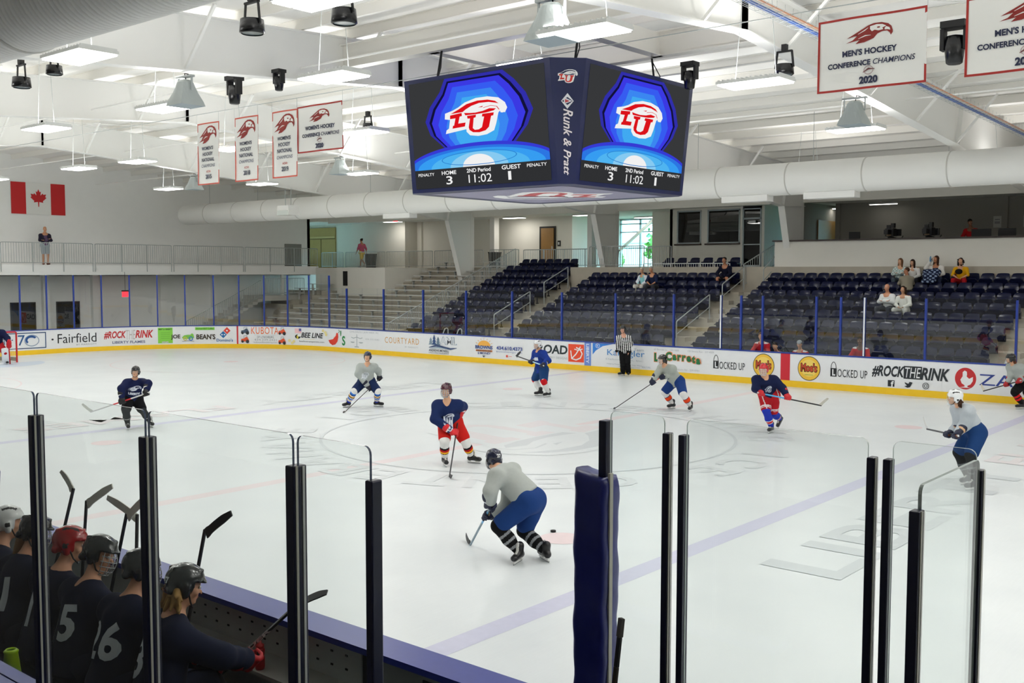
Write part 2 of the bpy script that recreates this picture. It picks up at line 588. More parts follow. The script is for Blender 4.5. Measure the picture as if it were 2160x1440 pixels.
# surrounding slab
mb = MB().m(CONCRETE).box(-46, 42, -28, 36, -0.45, -0.25)
structure(mb.build('floor'))
mb = MB().m(DARK_RUBBER)
mb.box(-35.2, 38, 13.06, 14.0, -0.25, 0.0)
mb.box(-35.2, -30.6, -20, 14.0, -0.25, 0.0)
mb.box(-30.6, 38, -15.0, -13.07, -0.25, 0.0)
mb.m(mat('dark_slab', '#4a4844', .8)).box(-30.6, 38, -26, -15.0, -0.25, 0.0)
structure(mb.build('floor_walkway'))

# dasher boards (one continuous ring with kick plate, cap rail and printed panels)
boards = thing('rink_boards', 'white dasher boards around the ice with yellow kick plate and blue cap', 'boards')
def sweep(name, prof, m, s0, s1, parent, step=0.4):
    """prof: list of (outward offset, z) closed loop"""
    mb = MB().m(m)
    st = rng_s(s0, s1, step)
    n = len(prof)
    vs, fs = [], []
    for s in st:
        x, y, nx, ny = rink(s)
        for o, z in prof: vs.append((x - nx * o, y - ny * o, z))
    for i in range(len(st) - 1):
        for k in range(n):
            k2 = (k + 1) % n
            fs.append((i * n + k, i * n + k2, (i + 1) * n + k2, (i + 1) * n + k))
    fs.append(tuple(range(n))); fs.append(tuple(range((len(st) - 1) * n, len(st) * n))[::-1])
    mb.add(vs, fs, False)
    return mb.build(name, parent)
S_GAP0, S_GAP1 = s_near(11.0), s_near(11.9)
sweep('board_panel', [(0, 0.0), (0, 1.05), (.09, 1.05), (.09, 0.0)], BOARD_WHITE, 21.98, S_END, boards)
sweep('kick_plate', [(-.012, 0.0), (-.012, .2), (-.004, .2), (-.004, 0.0)], KICK_YELLOW, 21.98, S_END, boards)
sweep('cap_rail', [(-.02, 1.05), (-.02, 1.085), (.15, 1.085), (.15, 1.05)], POST_BLUE, 21.98, s_near(-6.0), boards)
sweep('cap_rail', [(-.01, 1.04), (-.01, 1.085), (.26, 1.085), (.26, 1.04)], CAP_BLUE, s_near(-6.0), s_near(11.3), boards)
sweep('cap_rail', [(-.02, 1.05), (-.02, 1.085), (.15, 1.085), (.15, 1.05)], POST_BLUE, s_near(11.3), S_END, boards)

def bfn(u, v, d):
    x, y, nx, ny = rink(u)
    return (x + nx * d, y + ny * d, v)
def ad(art, label, name='advert_print'):
    o = art.build(name, bfn, boards, lift=0.0015, base=0.003, cut=0.3)
    o['label'] = label
    return o
RED, NAVY, INK = '#c62127', '#1f2a5a', '#1d2126'
W_ = '#eceef1'
def frame_rect(a, x0, y0, x1, y1, w, c):
    a.rect(x0, y0, x1, y0 + w, c).rect(x0, y1 - w, x1, y1, c).rect(x0, y0, x0 + w, y1, c).rect(x1 - w, y0, x1, y1, c)
    return a
a = Art(); frame_rect(a, -40.4, .27, -36.07, .97, .04, '#1e4673')
a.text('Southern Air', -39.9, .5, 2.4, .3, '#35507a', shear=.4).text('7', -37.3, .42, .3, .45, '#27568a').ring(-36.7, .62, .32, .25, .03, '#7c93b0').ring(-36.72, .64, .26, .2, .09, '#1f4f8f', 0.6, 3.9)
a.rect(-39.9, .36, -38.2, .365, '#d98b8b')
ad(a, 'blue framed panel reading Southern Air 70')
a = Art().text('Fairfield', -35.55, .43, 1.75, .42, INK).text('BY MARRIOTT', -34.7, .3, .9, .07, '#8a8f96', space=1.2).ell(-35.78, .62, .05, .04, INK)
ad(a, 'white panel reading Fairfield in thin black letters')
a = Art().text('#ROCK', -33.47, .52, .98, .36, RED, bold=.03, shear=.25).text('THE', -32.5, .48, .42, .44, '#c9c2c2', shear=.1).text('RINK', -32.08, .54, .8, .36, RED, bold=.03, shear=.25).text('LIBERTY FLAMES', -33.1, .3, 1.45, .12, '#5a6489', bold=.02)
ad(a, 'white panel with red hashtag rock the rink slogan')
a = Art().rect(-31.08, .26, -30.42, .99, '#86d347').text('BEST in GREAT!', -31.04, .88, .58, .07, INK, bold=.03)
for i in range(4): a.rect(-30.95, .75 - i * .09, -30.55, .76 - i * .09, '#5c9a33')
a.rect(-30.9, .28, -30.62, .34, W_).text('ESPN', -30.88, .285, .24, .05, INK)
a.text('JOE', -30.5, .42, .42, .24, '#31240f', bold=.03).text("BEAN'S", -29.35, .42, .88, .25, '#31240f', bold=.03)
a.poly([(-30.0, .52), (-29.9, .62), (-29.75, .64), (-29.62, .64), (-29.55, .72), (-29.48, .66), (-29.45, .5), (-29.6, .45), (-29.95, .45)], '#7ec850')
a.ring(-29.86, .46, .09, .09, .035, '#d7c94a').ring(-29.6, .46, .1, .1, .04, '#2e6fc0').line([(-30.0, .33), (-29.75, .36), (-29.45, .33)], .015, '#57534f')
a.rect(-29.4, .87, -28.5, .99, '#7dd040').text('Brewed BEST Coffee', -29.34, .9, .78, .06, '#1d3b14', bold=.02)
ad(a, 'panel with green flyer and coffee shop lettering around a green tractor')
a = Art()
def rr(cx, cy, r, c): a.poly([(cx, cy - r), (cx + r, cy), (cx, cy + r), (cx - r, cy)], c)
rr(-27.92, .83, .17, '#e0402f'); rr(-28.1, .64, .17, '#1f6db0')
a.ell(-27.92, .83, .04, .04, W_).ell(-28.16, .64, .035, .035, W_).ell(-28.04, .64, .035, .035, W_).text("Domino's", -28.42, .31, .78, .14, '#2c6ca8', bold=.02)
ad(a, 'red and blue domino tile logo panel')
ad(Art().rect(-27.46, 0, -27.38, 1.05, '#c9303a'), 'red goal line mark on the boards', 'goal_line_mark')
a = Art().text('KUBOTA', -26.75, .68, 1.4, .33, '#ee6a1f', bold=.0, space=1.1).text('OF LYNCHBURG', -26.45, .49, .85, .1, '#44484c', space=1.2).text('434.239.2421', -26.6, .36, 1.15, .1, '#a9abb0').text('kubotaoflynchburg.com', -26.62, .25, 1.2, .07, '#7d8086').rect(-26.6, .63, -25.5, .64, '#b8bcc0')
for x, y, c in ((-27.05, .8, '#43556b'), (-25.15, .8, '#e0552a'), (-27.05, .4, '#e0552a'), (-25.15, .36, '#e0552a')):
    a.poly([(x - .2, y - .08), (x - .18, y + .04), (x - .05, y + .06), (x + .05, y + .14), (x + .12, y + .12), (x + .2, y - .02), (x + .2, y - .08)], c)
    a.ell(x - .12, y - .08, .06, .06, '#26292d').ell(x + .12, y - .08, .08, .08, '#26292d').line([(x - .05, y + .06), (x - .05, y + .2), (x + .1, y + .2), (x + .1, y + .1)], .015, '#5b6066')
ad(a, 'orange lettered tractor dealer panel with four small machines')
a = Art().text('BEE LINE', -24.1, .56, 1.35, .24, '#15171a', bold=.03, shear=.25).text('beelinetransportinc.com', -24.2, .33, 1.5, .1, '#4b5058').rect(-24.1, .49, -23.3, .5, '#e3cf6a')
a.rect(-24.45, .76, -24.08, .98, '#efc2c6').rect(-24.22, .86, -24.08, .98, '#5d5f9a')
a.ell(-24.28, .6, .16, .1, '#15171a').ell(-24.3, .58, .05, .09, '#d8c73a').ell(-24.2, .66, .1, .06, '#f4f4f4')
for x, y in ((-24.75, .4), (-24.6, .3), (-24.5, .38), (-22.75, .92), (-22.6, .84), (-22.55, .74)): a.ell(x, y, .08, .07, '#ecdf9a', n=6)
ad(a, 'bee line transport panel with small bee and flag')
a = Art().poly([(-22.42, .5), (-22.3, .52), (-22.1, .56), (-21.95, .72), (-21.85, .86), (-21.76, .84), (-21.74, .66), (-21.8, .46), (-21.95, .32), (-22.15, .28), (-22.32, .36)], '#e03a28')
a.line([(-22.06, .62), (-21.95, .7), (-21.88, .78)], .03, '#f6d0c8').line([(-21.72, .86), (-21.66, .92), (-21.7, 1.0)], .04, '#2f8f4e').text("'s", -21.6, .3, .34, .66, '#2f8f4e', bold=.01)
ad(a, 'red chili pepper logo with green letter')
a = Art().text('CHILDRESS LAW FIRM, PC', -20.95, .9, 1.9, .08, '#b3b8bd', space=1.1).rect(-20.5, .28, -20.46, .84, '#a7b0b5').line([(-20.85, .7), (-20.7, .66), (-20.48, .72), (-20.26, .66), (-20.1, .7)], .03, '#a7b0b5')
a.ell(-20.76, .5, .14, .05, '#a7b0b5', PI, 2 * PI).ell(-20.2, .5, .14, .05, '#a7b0b5', PI, 2 * PI).rect(-20.62, .26, -20.34, .3, '#a7b0b5').text('434-333-4382', -19.9, .62, .9, .07, '#bcc1c6', space=1.1)
ad(a, 'pale grey law firm panel with scales')
ad(Art().text('COURTYARD', -18.65, .55, 2.1, .26, '#d9a45c', space=1.2).text('BY MARRIOTT', -17.4, .4, .8, .06, '#b4b7bb', space=1.2), 'panel reading Courtyard in thin gold letters')
a = Art()
for x, h, c in ((-15.85, .3, '#7f95a8'), (-15.65, .42, '#2d4b7d'), (-15.42, .34, '#6d8498')):
    for k in range(3): a.poly([(x - .14 + .03 * k, .6 + k * h / 3.5), (x + .14 - .03 * k, .6 + k * h / 3.5), (x, .6 + (k + 1.6) * h / 3.5)], c)
a.text('AML', -15.3, .64, .95, .32, '#8fa1b6', bold=.02).text('AML', -15.27, .66, .88, .27, W_)
a.line([(-15.95, .48), (-15.5, .58), (-15.0, .5), (-14.7, .47), (-14.35, .52)], [.02, .1, .09, .07, .02], '#3a4f78').line([(-15.9, .44), (-15.4, .5), (-14.9, .46)], [.01, .05, .01], '#9db3c6')
a.text('ANDREWS MCNEILL', -15.95, .32, 1.15, .1, '#3a4350', bold=.01).text('LANDSCAPING MANAGEMENT', -15.95, .24, 1.15, .05, '#565d68')
ad(a, 'blue landscaping panel with pine trees')
a = Art().ell(-12.87, .68, .34, .22, '#f0b04c', 0, PI)
for i in range(9):
    w = PI * i / 8
    a.line([(-12.87 + .38 * math.cos(w), .68 + .25 * math.sin(w)), (-12.87 + .47 * math.cos(w), .68 + .32 * math.sin(w))], .02, '#e7a848')
a.text('BROWNS', -13.33, .56, .92, .14, '#274a8e', bold=.03).rect(-13.3, .46, -12.42, .53, '#c07848').text('HEATING AIR', -13.25, .47, .78, .05, '#42302a', bold=.02).text('$ MONEY', -13.2, .34, .7, .1, '#3a4c94', bold=.02).poly([(-12.95, .3), (-12.8, .3), (-12.87, .22)], '#3a3d55')
a.text('434.610.4373', -12.2, .57, 1.32, .15, '#3b4f9c', bold=.02).text('brownsheatingair.com', -12.2, .46, 1.32, .07, '#7a88b9').ell(-11.65, .34, .05, .05, '#dd4a38').rect(-11.55, .33, -11.4, .35, '#dd8a80')
ad(a, 'heating company panel with orange sun and phone number')
a = Art().text('ROAD', -10.15, .55, 1.45, .34, '#1f2f33', bold=.03, shear=.08).text('DELIVERY DESIGNS', -9.9, .37, 1.2, .08, '#a4abae', space=1.1).rect(-8.66, .3, -7.94, .98 - .02, '#ec4b25')
a.line([(-8.55, .72), (-8.5, .42), (-8.3, .38), (-8.1, .46), (-8.02, .62), (-8.12, .78), (-8.3, .84)], .05, W_).line([(-8.5, .42), (-8.3, .6), (-8.1, .88)], .045, W_).line([(-8.38, .78), (-8.2, .74), (-8.0, .8)], .035, W_)
a.rect(-8.3, .24, -7.95, .245, '#e9a79a')
ad(a, 'dark green lettering beside orange square logo')
a = Art().rect(-7.92, 0, -7.62, 1.05, '#6d8fd8').rect(-7.92, 0, -7.62, .2, '#2559b8').text('LIBERTY', -7.84, 1.0, .72, .13, '#dfe6f5', bold=.03, rot=-PI / 2)
ad(a, 'blue line stripe on the boards with white letters', 'blue_line_stripe')
a = Art().poly([(-7.55, 1.04), (-6.65, 1.04), (-7.1, .95), (-7.4, .78), (-7.55, .62)], '#2f7fd8').ring(-7.33, .95, .1, .08, .015, W_).text('R', -7.37, .91, .08, .08, W_)
a.text('Karingler', -6.9, .57, 1.6, .28, '#4b8fd0').text('Team', -5.75, .84, .42, .09, '#b3bcc8').text('Dalton & Co, Inc.', -6.95, .46, 1.6, .07, '#b8c0c6').text('Helping People Get What They Want', -6.9, .3, 1.5, .05, '#9ba5ae').text('www.karingler.com', -6.4, .23, .9, .045, '#a9b1b8').text('REALTORS', -5.4, .26, .35, .06, '#a9b4c4')
ad(a, 'white realty panel with light blue letters')
a = Art()
carr = 'La Carreta'
x = -4.9
for i, ch in enumerate(carr):
    if ch == ' ': x += .05; continue
    h = .30 if ch in 'LC' else (.25 if ch == 't' else .2)
    vs, fs, asp = text_mesh(ch, .06)
    w = h * asp * .92
    yb = .52 + .14 * math.sin((x + 4.9) / 2.2 * PI) - (x + 4.9) * .06
    a.text(ch, x - .02, yb - .02, w + .05, h + .04, '#e98a55', bold=.09)
    a.text(ch, x, yb, w, h, '#12703f', bold=.06)
    x += w + .035
a.text('69 Barrido Ln - 132-1600', -4.9, .92, 1.0, .06, '#b1b5b9').text('120 Simons Run - 237-4009', -3.55, .92, 1.0, .06, '#b1b5b9').text('4925 Boonsboro Rd - 239-9701', -4.4, .27, 1.3, .06, '#b1b5b9')
ad(a, 'restaurant panel with green letters outlined in orange')
def locked(x0):
    a = Art().rect(x0 + .02, .42, x0 + .22, .68, INK).ring(x0 + .12, .68, .09, .2, .02, INK, 0, PI).text('L', x0 + .08, .45, .1, .2, W_, bold=.04)
    a.text('OCKED UP', x0 + .25, .42, .93, .24, INK, bold=.0, space=1.05)
    return a
ad(locked(-2.6), 'black padlock wordmark panel left of the red line')
ad(locked(1.48), 'black padlock wordmark panel right of the red line')
def round_sign(cx):
    a = Art().ell(cx, .62, .375, .385, '#2a2a22').ell(cx, .62, .355, .365, '#f0c13a').ell(cx, .63, .27, .27, '#f3d46a')
    a.text("Moe's", cx - .28, .5, .56, .3, '#3a1d10', bold=.09).text("Moe's", cx - .26, .52, .52, .26, '#c2461f', bold=.04).rect(cx - .14, .41, cx + .14, .43, '#b7c24a')
    return a
ad(round_sign(-.75), 'round yellow sign left of the red line stripe')
ad(round_sign(.80), 'round yellow sign right of the red line stripe')
ad(Art().rect(-.16, 0, .16, 1.05, '#cf1f33'), 'red center line stripe on the boards', 'center_line_stripe')
a = Art().text('#ROCK', 2.8, .5, .98, .36, '#252b31', bold=.035, shear=.25).rect(3.75, .5, 4.28, .88, '#252b31').text('THE', 3.79, .54, .46, .3, W_, shear=.2).text('RINK', 4.25, .5, .82, .36, '#252b31', bold=.035, shear=.25)
a.rect(3.29, .24, 3.49, .43, '#252b31').text('f', 3.38, .24, .09, .17, W_, bold=.04)
a.poly([(3.78, .28), (3.86, .3), (3.8, .36), (3.79, .4), (3.84, .38), (3.9, .36), (3.93, .42), (3.99, .41), (4.02, .4), (3.99, .34), (3.95, .26), (3.87, .24)], '#252b31')
a.ring(4.4, .33, .095, .095, .018, '#252b31', n=24).ring(4.4, .33, .05, .05, .016, '#252b31').ell(4.455, .385, .012, .012, '#252b31')
ad(a, 'panel with black rock the rink slogan over three social media icons')
a = Art().ell(5.5, .62, .29, .31, '#c5262c').poly([(5.36, .58), (5.42, .68), (5.42, .8), (5.47, .85), (5.53, .82), (5.54, .74), (5.53, .68), (5.6, .62), (5.7, .68), (5.7, .56), (5.64, .46), (5.56, .42), (5.56, .38), (5.66, .36), (5.34, .36), (5.48, .39), (5.48, .43), (5.4, .48)], W_)
a.text('ZAXBYS', 5.87, .46, 2.5, .32, '#2d4192')
ad(a, 'red circle hen logo beside blue serif letters')

# far glass: posts and panes standing on the boards
POSTS_TALL = [-39.5, -38.3, -37.14, -35.97, -34.75, -33.52, -32.29, -31.07, -29.84, -28.54, -27.34, -26.1, -24.87, -23.66, -22.41]
POSTS_FAR = [-21.21, -18.78, -16.35, -13.90, -11.46, -9.02, -6.59, -4.17, -2.35, -1.61, -.84, .98, 1.77, 2.51, 4.33, 6.79, 9.2, 11.6]
def post(s, z1, w=.055, d=.075, m=None, off=.06):
    x, y, nx, ny = rink(s)
    tx, ty = -ny, nx
    mb = MB().m(m or POST_BLUE)
    cx, cy = x - nx * off, y - ny * off
    mb.obox((cx, cy, (1.086 + z1) / 2), (tx * w / 2, ty * w / 2, 0), (nx * d / 2, ny * d / 2, 0), (0, 0, (z1 - 1.086) / 2))
    return mb
def pane(sa, sb, z0, z1, off=.06, gap=.03, t=.006, step=.35):
    st = rng_s(sa + gap if sa < sb else sa - gap, sb - gap if sa < sb else sb + gap, step)
    mb = MB()
    f, r = [], []
    for s in st:
        x, y, nx, ny = rink(s)
        for o in (off - t, off + t): f.append((x - nx * o, y - ny * o, z0)); f.append((x - nx * o, y - ny * o, z1))
    mb.m(GLASS)
    n = len(st)
    fa = []
    for i in range(n - 1):
        a, b = i * 4, i * 4 + 4
        fa += [(a, b, b + 1, a + 1), (a + 3, b + 3, b + 2, a + 2)]
    mb.add(f, fa, False)
    mb.m(GLASS_EDGE)
    fe = [(i * 4 + 1, i * 4 + 5, i * 4 + 7, i * 4 + 3) for i in range(n - 1)] + [(0, 1, 3, 2), ((n - 1) * 4, (n - 1) * 4 + 2, (n - 1) * 4 + 3, (n - 1) * 4 + 1)]
    mb.add(f, fe, False)
    return mb
def ordinal_from(i, n): return ORD[i] if i < len(ORD) else str(i + 1)
for i, s in enumerate(POSTS_TALL):
    x, y, nx, ny = rink(s)
    o = post(s, 3.45).build('glass_post', off=(x, y, 1.086))
    tag(o, f'tall blue post, {ORD[i]} from the left on the curved end glass', 'glass post', 'tall posts of the end glass')
for i in range(len(POSTS_TALL) - 1):
    x, y, nx, ny = rink(POSTS_TALL[i])
    o = pane(POSTS_TALL[i], POSTS_TALL[i + 1], 1.087, 3.5).build('glass_screen', off=(x, y, 1.087))
    tag(o, f'tall clear pane right of the {ORD[i]} tall blue post on the end glass', 'glass pane', 'tall panes of the end glass')
for i, s in enumerate(POSTS_FAR):
    x, y, nx, ny = rink(s)
    wide = s in (-2.35, 2.51)
    mb = post(s, 2.87, .06)
    if wide: mb.m(mat('post_white', '#e9ecef', .4)).box(s - .014, s + .03, 12.955, 12.968, 1.1, 2.87)
    o = mb.build('glass_post', off=(x, y, 1.086))
    extra = ' with white front strip' if wide else ''
    tag(o, f'blue post{extra}, {ORD[i]} from the left along the far side glass', 'glass post', 'posts of the far side glass')
allp = [POSTS_TALL[-1]] + POSTS_FAR
for i in range(len(allp) - 1):
    o = pane(allp[i], allp[i + 1], 1.087, 2.9, step=3).build('glass_screen', off=(allp[i], 13.01, 1.087))
    tag(o, f'clear pane, {ORD[i]} from the left along the far side glass', 'glass pane', 'panes of the far side glass')

# ------------------------------------------------------------------ stands, concourse, walls
FLOOR2 = 3.85
def zr(Y): return 9.36 - 0.055 * abs(Y)          # roof liner height
def tread(r): return 0.16 + 0.331 * r
def yfront(r): return 13.9 + 0.84 * r
def terrace(name, x0, x1, n):
    mb = MB().m(CONCRETE)
    for r in range(n):
        mb.box(x0, x1, yfront(r), yfront(r) + .84, -.2, tread(r))
    return structure(mb.build(name))
terrace('stand_terrace', -20.0, -14.95, 11)
terrace('stand_terrace', -13.65, -5.75, 9)
terrace('stand_terrace', -4.65, 6.05, 9)
terrace('stand_terrace', 7.25, 16.0, 9)
def stairs(x0, x1, n):
    mb = MB().m(CONCRETE_LT)
    for k in range(2 * n):
        y = 13.9 + .42 * k
        mb.box(x0, x1, y, y + .42, -.2, .16 + .1655 * (k - 1) if k else 0.03)
    return structure(mb.build('aisle_stair'))
stairs(-14.95, -13.65, 9); stairs(-5.75, -4.65, 9); stairs(6.05, 7.25, 9)
# bleacher terrace on the left with its low concrete steps
BT = lambda i: 0.56 + .248 * i
BY = lambda i: 15.2 + .63 * i
mb = MB().m(CONCRETE)
for i in range(-1, 14):
    x0 = -30.9 if i < 8 else -26.4
    mb.box(x0 if i < 8 else -26.4, -20.0, BY(i), BY(i) + .63, -.2, BT(i))
for i in range(-1, 9):
    mb.box(-32.2 + .05 * i, -30.9, BY(i), BY(i) + .63, -.2, BT(i))
    if i > 4: mb.box(-34.8, -32.2, BY(i), BY(i) + .63, -.2, BT(i))
structure(mb.build('bleacher_terrace'))
# concourse slab and the white block beside the bleachers
mb = MB().m(CONCRETE)
mb.box(-13.65, 38, 21.46, 32, 3.4, FLOOR2)
mb.box(-20.0, -13.65, 23.14, 32, 3.4, FLOOR2)
mb.box(-42, -20.0, 24.0, 32, 3.4, FLOOR2)
mb.box(-13.65, 38, 21.46, 21.6, -.2, 3.4)
mb.box(-15.0, -13.65, 21.46, 23.2, -.2, FLOOR2)
structure(mb.build('floor_concourse'))
mb = MB().m(GREY_WALL)
mb.box(-30.3, -26.4, 20.15, 24.0, -.2, FLOOR2)
mb.box(-33.2, -30.3, 21.0, 24.0, -.2, FLOOR2)
structure(mb.build('wall_block'))
tag((lambda o: o)(MB().m(BLACK).box(-29.75, -29.42, 20.1, 20.16, 2.85, 3.65).build('wall_speaker')), 'dark flat speaker box on the white block above the bleachers', 'speaker')

# end wall with balcony
mb = MB().m(WHITE_WALL)
mb.box(-35.5, -35.2, -28, 22.2, 3.4, 9.4)
mb.box(-35.5, -35.2, -28, 24.0, -.3, 3.6)
structure(mb.build('wall_left'))
mb = MB().m(WHITE_WALL)
mb.box(-35.2, -33.2, -28, 21.2, 3.45, 3.93)
structure(mb.build('floor_balcony'))
mb = MB().m(WHITE_WALL)
for y in (-3, 1.6, 5.95, 8.45, 12.2, 15.4):
    mb.box(-35.2, -34.95, y - .16, y + .16, 0, 3.45)
structure(mb.build('trim_1'))
for y0, y1, n, w in ((4.34, 5.44, 1, 'left'), (6.56, 7.64, 2, 'right')):
    mb = MB().m(BLACK_GLOSS).box(-35.21, -35.17, y0, y1, 0, 2.1)
    mb.m(mat('door_frame_dark', '#2a2b2c', .5)).box(-35.22, -35.14, y0 - .05, y0, 0, 2.15).box(-35.22, -35.14, y1, y1 + .05, 0, 2.15).box(-35.22, -35.14, y0 - .05, y1 + .05, 2.1, 2.15)
    structure(mb.build('door_%d' % n), 'dark glass door under the balcony')
mb = MB().m(mat('grey_door', '#8b8d89', .6)).box(-35.2, -35.14, 20.32, 21.52, FLOOR2, 5.25)
mb.m(mat('grey_door_slat', '#7e807c', .6))
for k in range(16): mb.box(-35.14, -35.13, 20.36, 21.48, FLOOR2 + .06 + k * .085, FLOOR2 + .1 + k * .085)
structure(mb.build('door_3'), 'grey louvred door at the end of the balcony')

# back walls of the concourse, left to right
TAN = mat('tan_door', '#b59a62', .6, var=.06, scale=3)
mb = MB().m(GREY_WALL)
mb.box(-42, -35.2, 26.2, 26.4, FLOOR2, 6.6)
mb.box(-35.2, -30.4, 25.5, 26.5, FLOOR2, 6.7)
mb.box(-30.4, -18.9, 26.5, 26.7, FLOOR2, 6.7)
mb.box(-30.2, -29.9, 26.38, 26.5, FLOOR2, 6.7)
mb.box(-18.9, -18.7, 26.5, 31.2, FLOOR2, 6.7)
mb.box(-13.7, -11.6, 26.5, 26.7, FLOOR2, 6.7)
mb.box(-42.2, -42, 20, 32, FLOOR2 - .5, 9.2)
mb.box(-42, -35.2, 22.0, 22.2, FLOOR2 - .5, 9.2)
mb.box(-42, -18.9, 31.0, 31.2, 3.4, 6.7)
structure(mb.build('wall_back'))
mb = MB().m(TAN).box(-40.3, -37.5, 26.1, 26.2, FLOOR2, 6.45)
mb.m(mat('tan_dark', '#7d6a42', .6)).box(-40.3, -37.5, 26.07, 26.1, 5.72, 5.78).box(-38.92, -38.88, 26.07, 26.1, FLOOR2, 5.72)  # darker tan strips under the trim and between the doors
mb.m(mat('tan_trim', '#c9b27c', .5)).box(-40.3, -37.5, 26.05, 26.1, 5.78, 5.9)
structure(mb.build('door_4'), 'tall tan double doors behind the concourse')
mb = MB().m(mat('dark_frame', '#1b1713', .5)).box(-20.88, -19.78, 26.44, 26.5, FLOOR2, 6.08)
mb.m(mat('oak_door', '#9a7440', .5, var=.12, scale=5)).box(-20.74, -19.88, 26.4, 26.44, FLOOR2, 5.98)
mb.m(ALU).box(-19.98, -19.94, 26.36, 26.4, 4.8, 5.0)
structure(mb.build('door_5'), 'oak door in a black frame on the grey concourse wall')
tag(MB().m(BLACK).box(-19.66, -19.46, 26.47, 26.5, 5.0, 5.3).m(mat('sign_white', '#dfe2e4')).box(-19.62, -19.53, 26.465, 26.47, 5.08, 5.22).build('wall_sign'),
    'small black wall sign right of the oak door', 'sign')
# pillars behind the stands
for k, (x, w, y) in enumerate(((-23.4, .32, 25.6), (-15.6, .28, 24.0))):
    o = MB().m(STEEL_WHITE).box(x - w / 2, x + w / 2, y - .2, y + .2, FLOOR2, 6.6).build('pillar')
    structure(o)
mb = MB().m(mat('soffit', '#d9dbd8', .8))
mb.box(-42, 38, 23.12, 32, 6.6, 6.75)
structure(mb.build('ceiling_concourse'))
mb = MB().m(GREY_WALL).box(-34.4, 38, 22.95, 23.15, 6.5, zr(23) + .1)
mb.box(-42, -34.4, 22.2, 23.15, 6.6, zr(23) + .1)
structure(mb.build('wall_bulkhead'))
# exterior glazing at the end of the corridor, with the outdoors beyond
FRAME = mat('window_frame', '#aeb9bd', .5)
def glazing(x0, x1, n, cols, rows_, name):
    w = structure(MB().m(FRAME).box(x0, x1, 31.0, 31.12, 3.85, 3.93).box(x0, x1, 31.0, 31.12, 6.5, 6.6).build(name))
    mbm = MB().m(FRAME)
    for i in range(cols + 1):
        x = x0 + (x1 - x0) * i / cols
        mbm.box(x - .04, x + .04, 31.0, 31.12, 3.85, 6.6)
    for z in rows_: mbm.box(x0, x1, 31.0, 31.12, z - .035, z + .035)
    mbm.build('mullion', w)
    MB().m(WIN_GLASS).box(x0, x1, 31.05, 31.07, 3.9, 6.55).build('window_pane', w)
    return w
glazing(-18.7, -13.4, 1, 4, (4.95, 5.85, 6.3), 'window_1')
glazing(-6.7, -1.2, 1, 4, (4.95, 5.85), 'window_2')
mb = MB().m(GREY_WALL)
mb.box(-13.4, -6.7, 31.0, 31.2, 3.4, 6.7)
mb.box(-1.2, 38, 31.0, 31.2, 3.4, 6.7)
mb.box(-18.9, 38, 31.0, 31.2, 3.0, 3.85)
structure(mb.build('wall_rear'))
mb = MB().m(STEEL_WHITE)
mb.bar((-18.6, 30.4, 4.6), (-16.0, 30.4, 6.55), .14, .14)
structure(mb.build('diagonal_brace'))
# glass fronted room
mb = MB().m(GREY_WALL)
X0, X1, Yf = -11.75, -6.85, 25.0
W1 = (-11.35, -10.05); W2 = (-9.72, -8.05); D1 = (-7.92, -6.98)
zb, zt = 4.95, 6.5
for a, b, c, d in ((X0, W1[0], FLOOR2, 6.6), (W1[1], W2[0], FLOOR2, 6.6), (W1[0], W1[1], FLOOR2, zb), (W2[0], W2[1], FLOOR2, zb), (W1[0], W1[1], zt, 6.6), (W2[0], W2[1], zt, 6.6),
                   (W2[1], D1[0], FLOOR2, 6.6), (D1[1], X1, FLOOR2, 6.6)):
    mb.box(a, b, Yf, Yf + .15, c, d)
mb.box(X0, X0 + .15, Yf, 27.5, FLOOR2, 6.6)
mb.box(X1 - .15, X1, Yf + .15, 28.0, FLOOR2, 6.6)
mb.m(mat('room_back', '#4a4844', .9)).box(X0 + .15, X1 - .15, 27.4, 27.55, FLOOR2, 6.6)
structure(mb.build('wall_room'))
for k, (a, b) in enumerate((W1, W2)):
    w = structure(MB().m(FRAME).box(a, a + .06, Yf - .03, Yf + .1, zb, zt).box(b - .06, b, Yf - .03, Yf + .1, zb, zt).box(a, b, Yf - .03, Yf + .1, zb, zb + .06).box(a, b, Yf - .03, Yf + .1, zt - .06, zt).build('window_%d' % (3 + k)))
    MB().m(ROOM_GLASS).box(a + .06, b - .06, Yf + .03, Yf + .04, zb + .06, zt - .06).build('window_pane', w)
    MB().m(mat('sill_dark', '#3c302a', .5)).box(a - .1, b + .02, Yf - .1, Yf, zb - .07, zb).build('window_sill', w)
d = structure(MB().m(FRAME).box(D1[0], D1[0] + .07, Yf - .03, Yf + .1, FLOOR2, 6.5).box(D1[1] - .07, D1[1], Yf - .03, Yf + .1, FLOOR2, 6.5).box(D1[0], D1[1], Yf - .03, Yf + .1, 6.0, 6.08).box(D1[0], D1[1], Yf - .03, Yf + .1, 6.44, 6.5)
              .box(D1[0], D1[1], Yf - .03, Yf + .1, 4.85, 4.9).box(D1[0], D1[1], Yf - .03, Yf + .1, FLOOR2, FLOOR2 + .1).build('door_6'), 'glass door with a closer beside the dark windows')
MB().m(ROOM_GLASS).box(D1[0] + .07, D1[1] - .07, Yf + .03, Yf + .04, FLOOR2 + .1, 6.44).build('door_pane', d)
MB().m(mat('closer_white', '#d8dad8', .5)).box(-7.6, -7.25, Yf - .09, Yf - .03, 5.84, 5.94).build('door_closer', d)
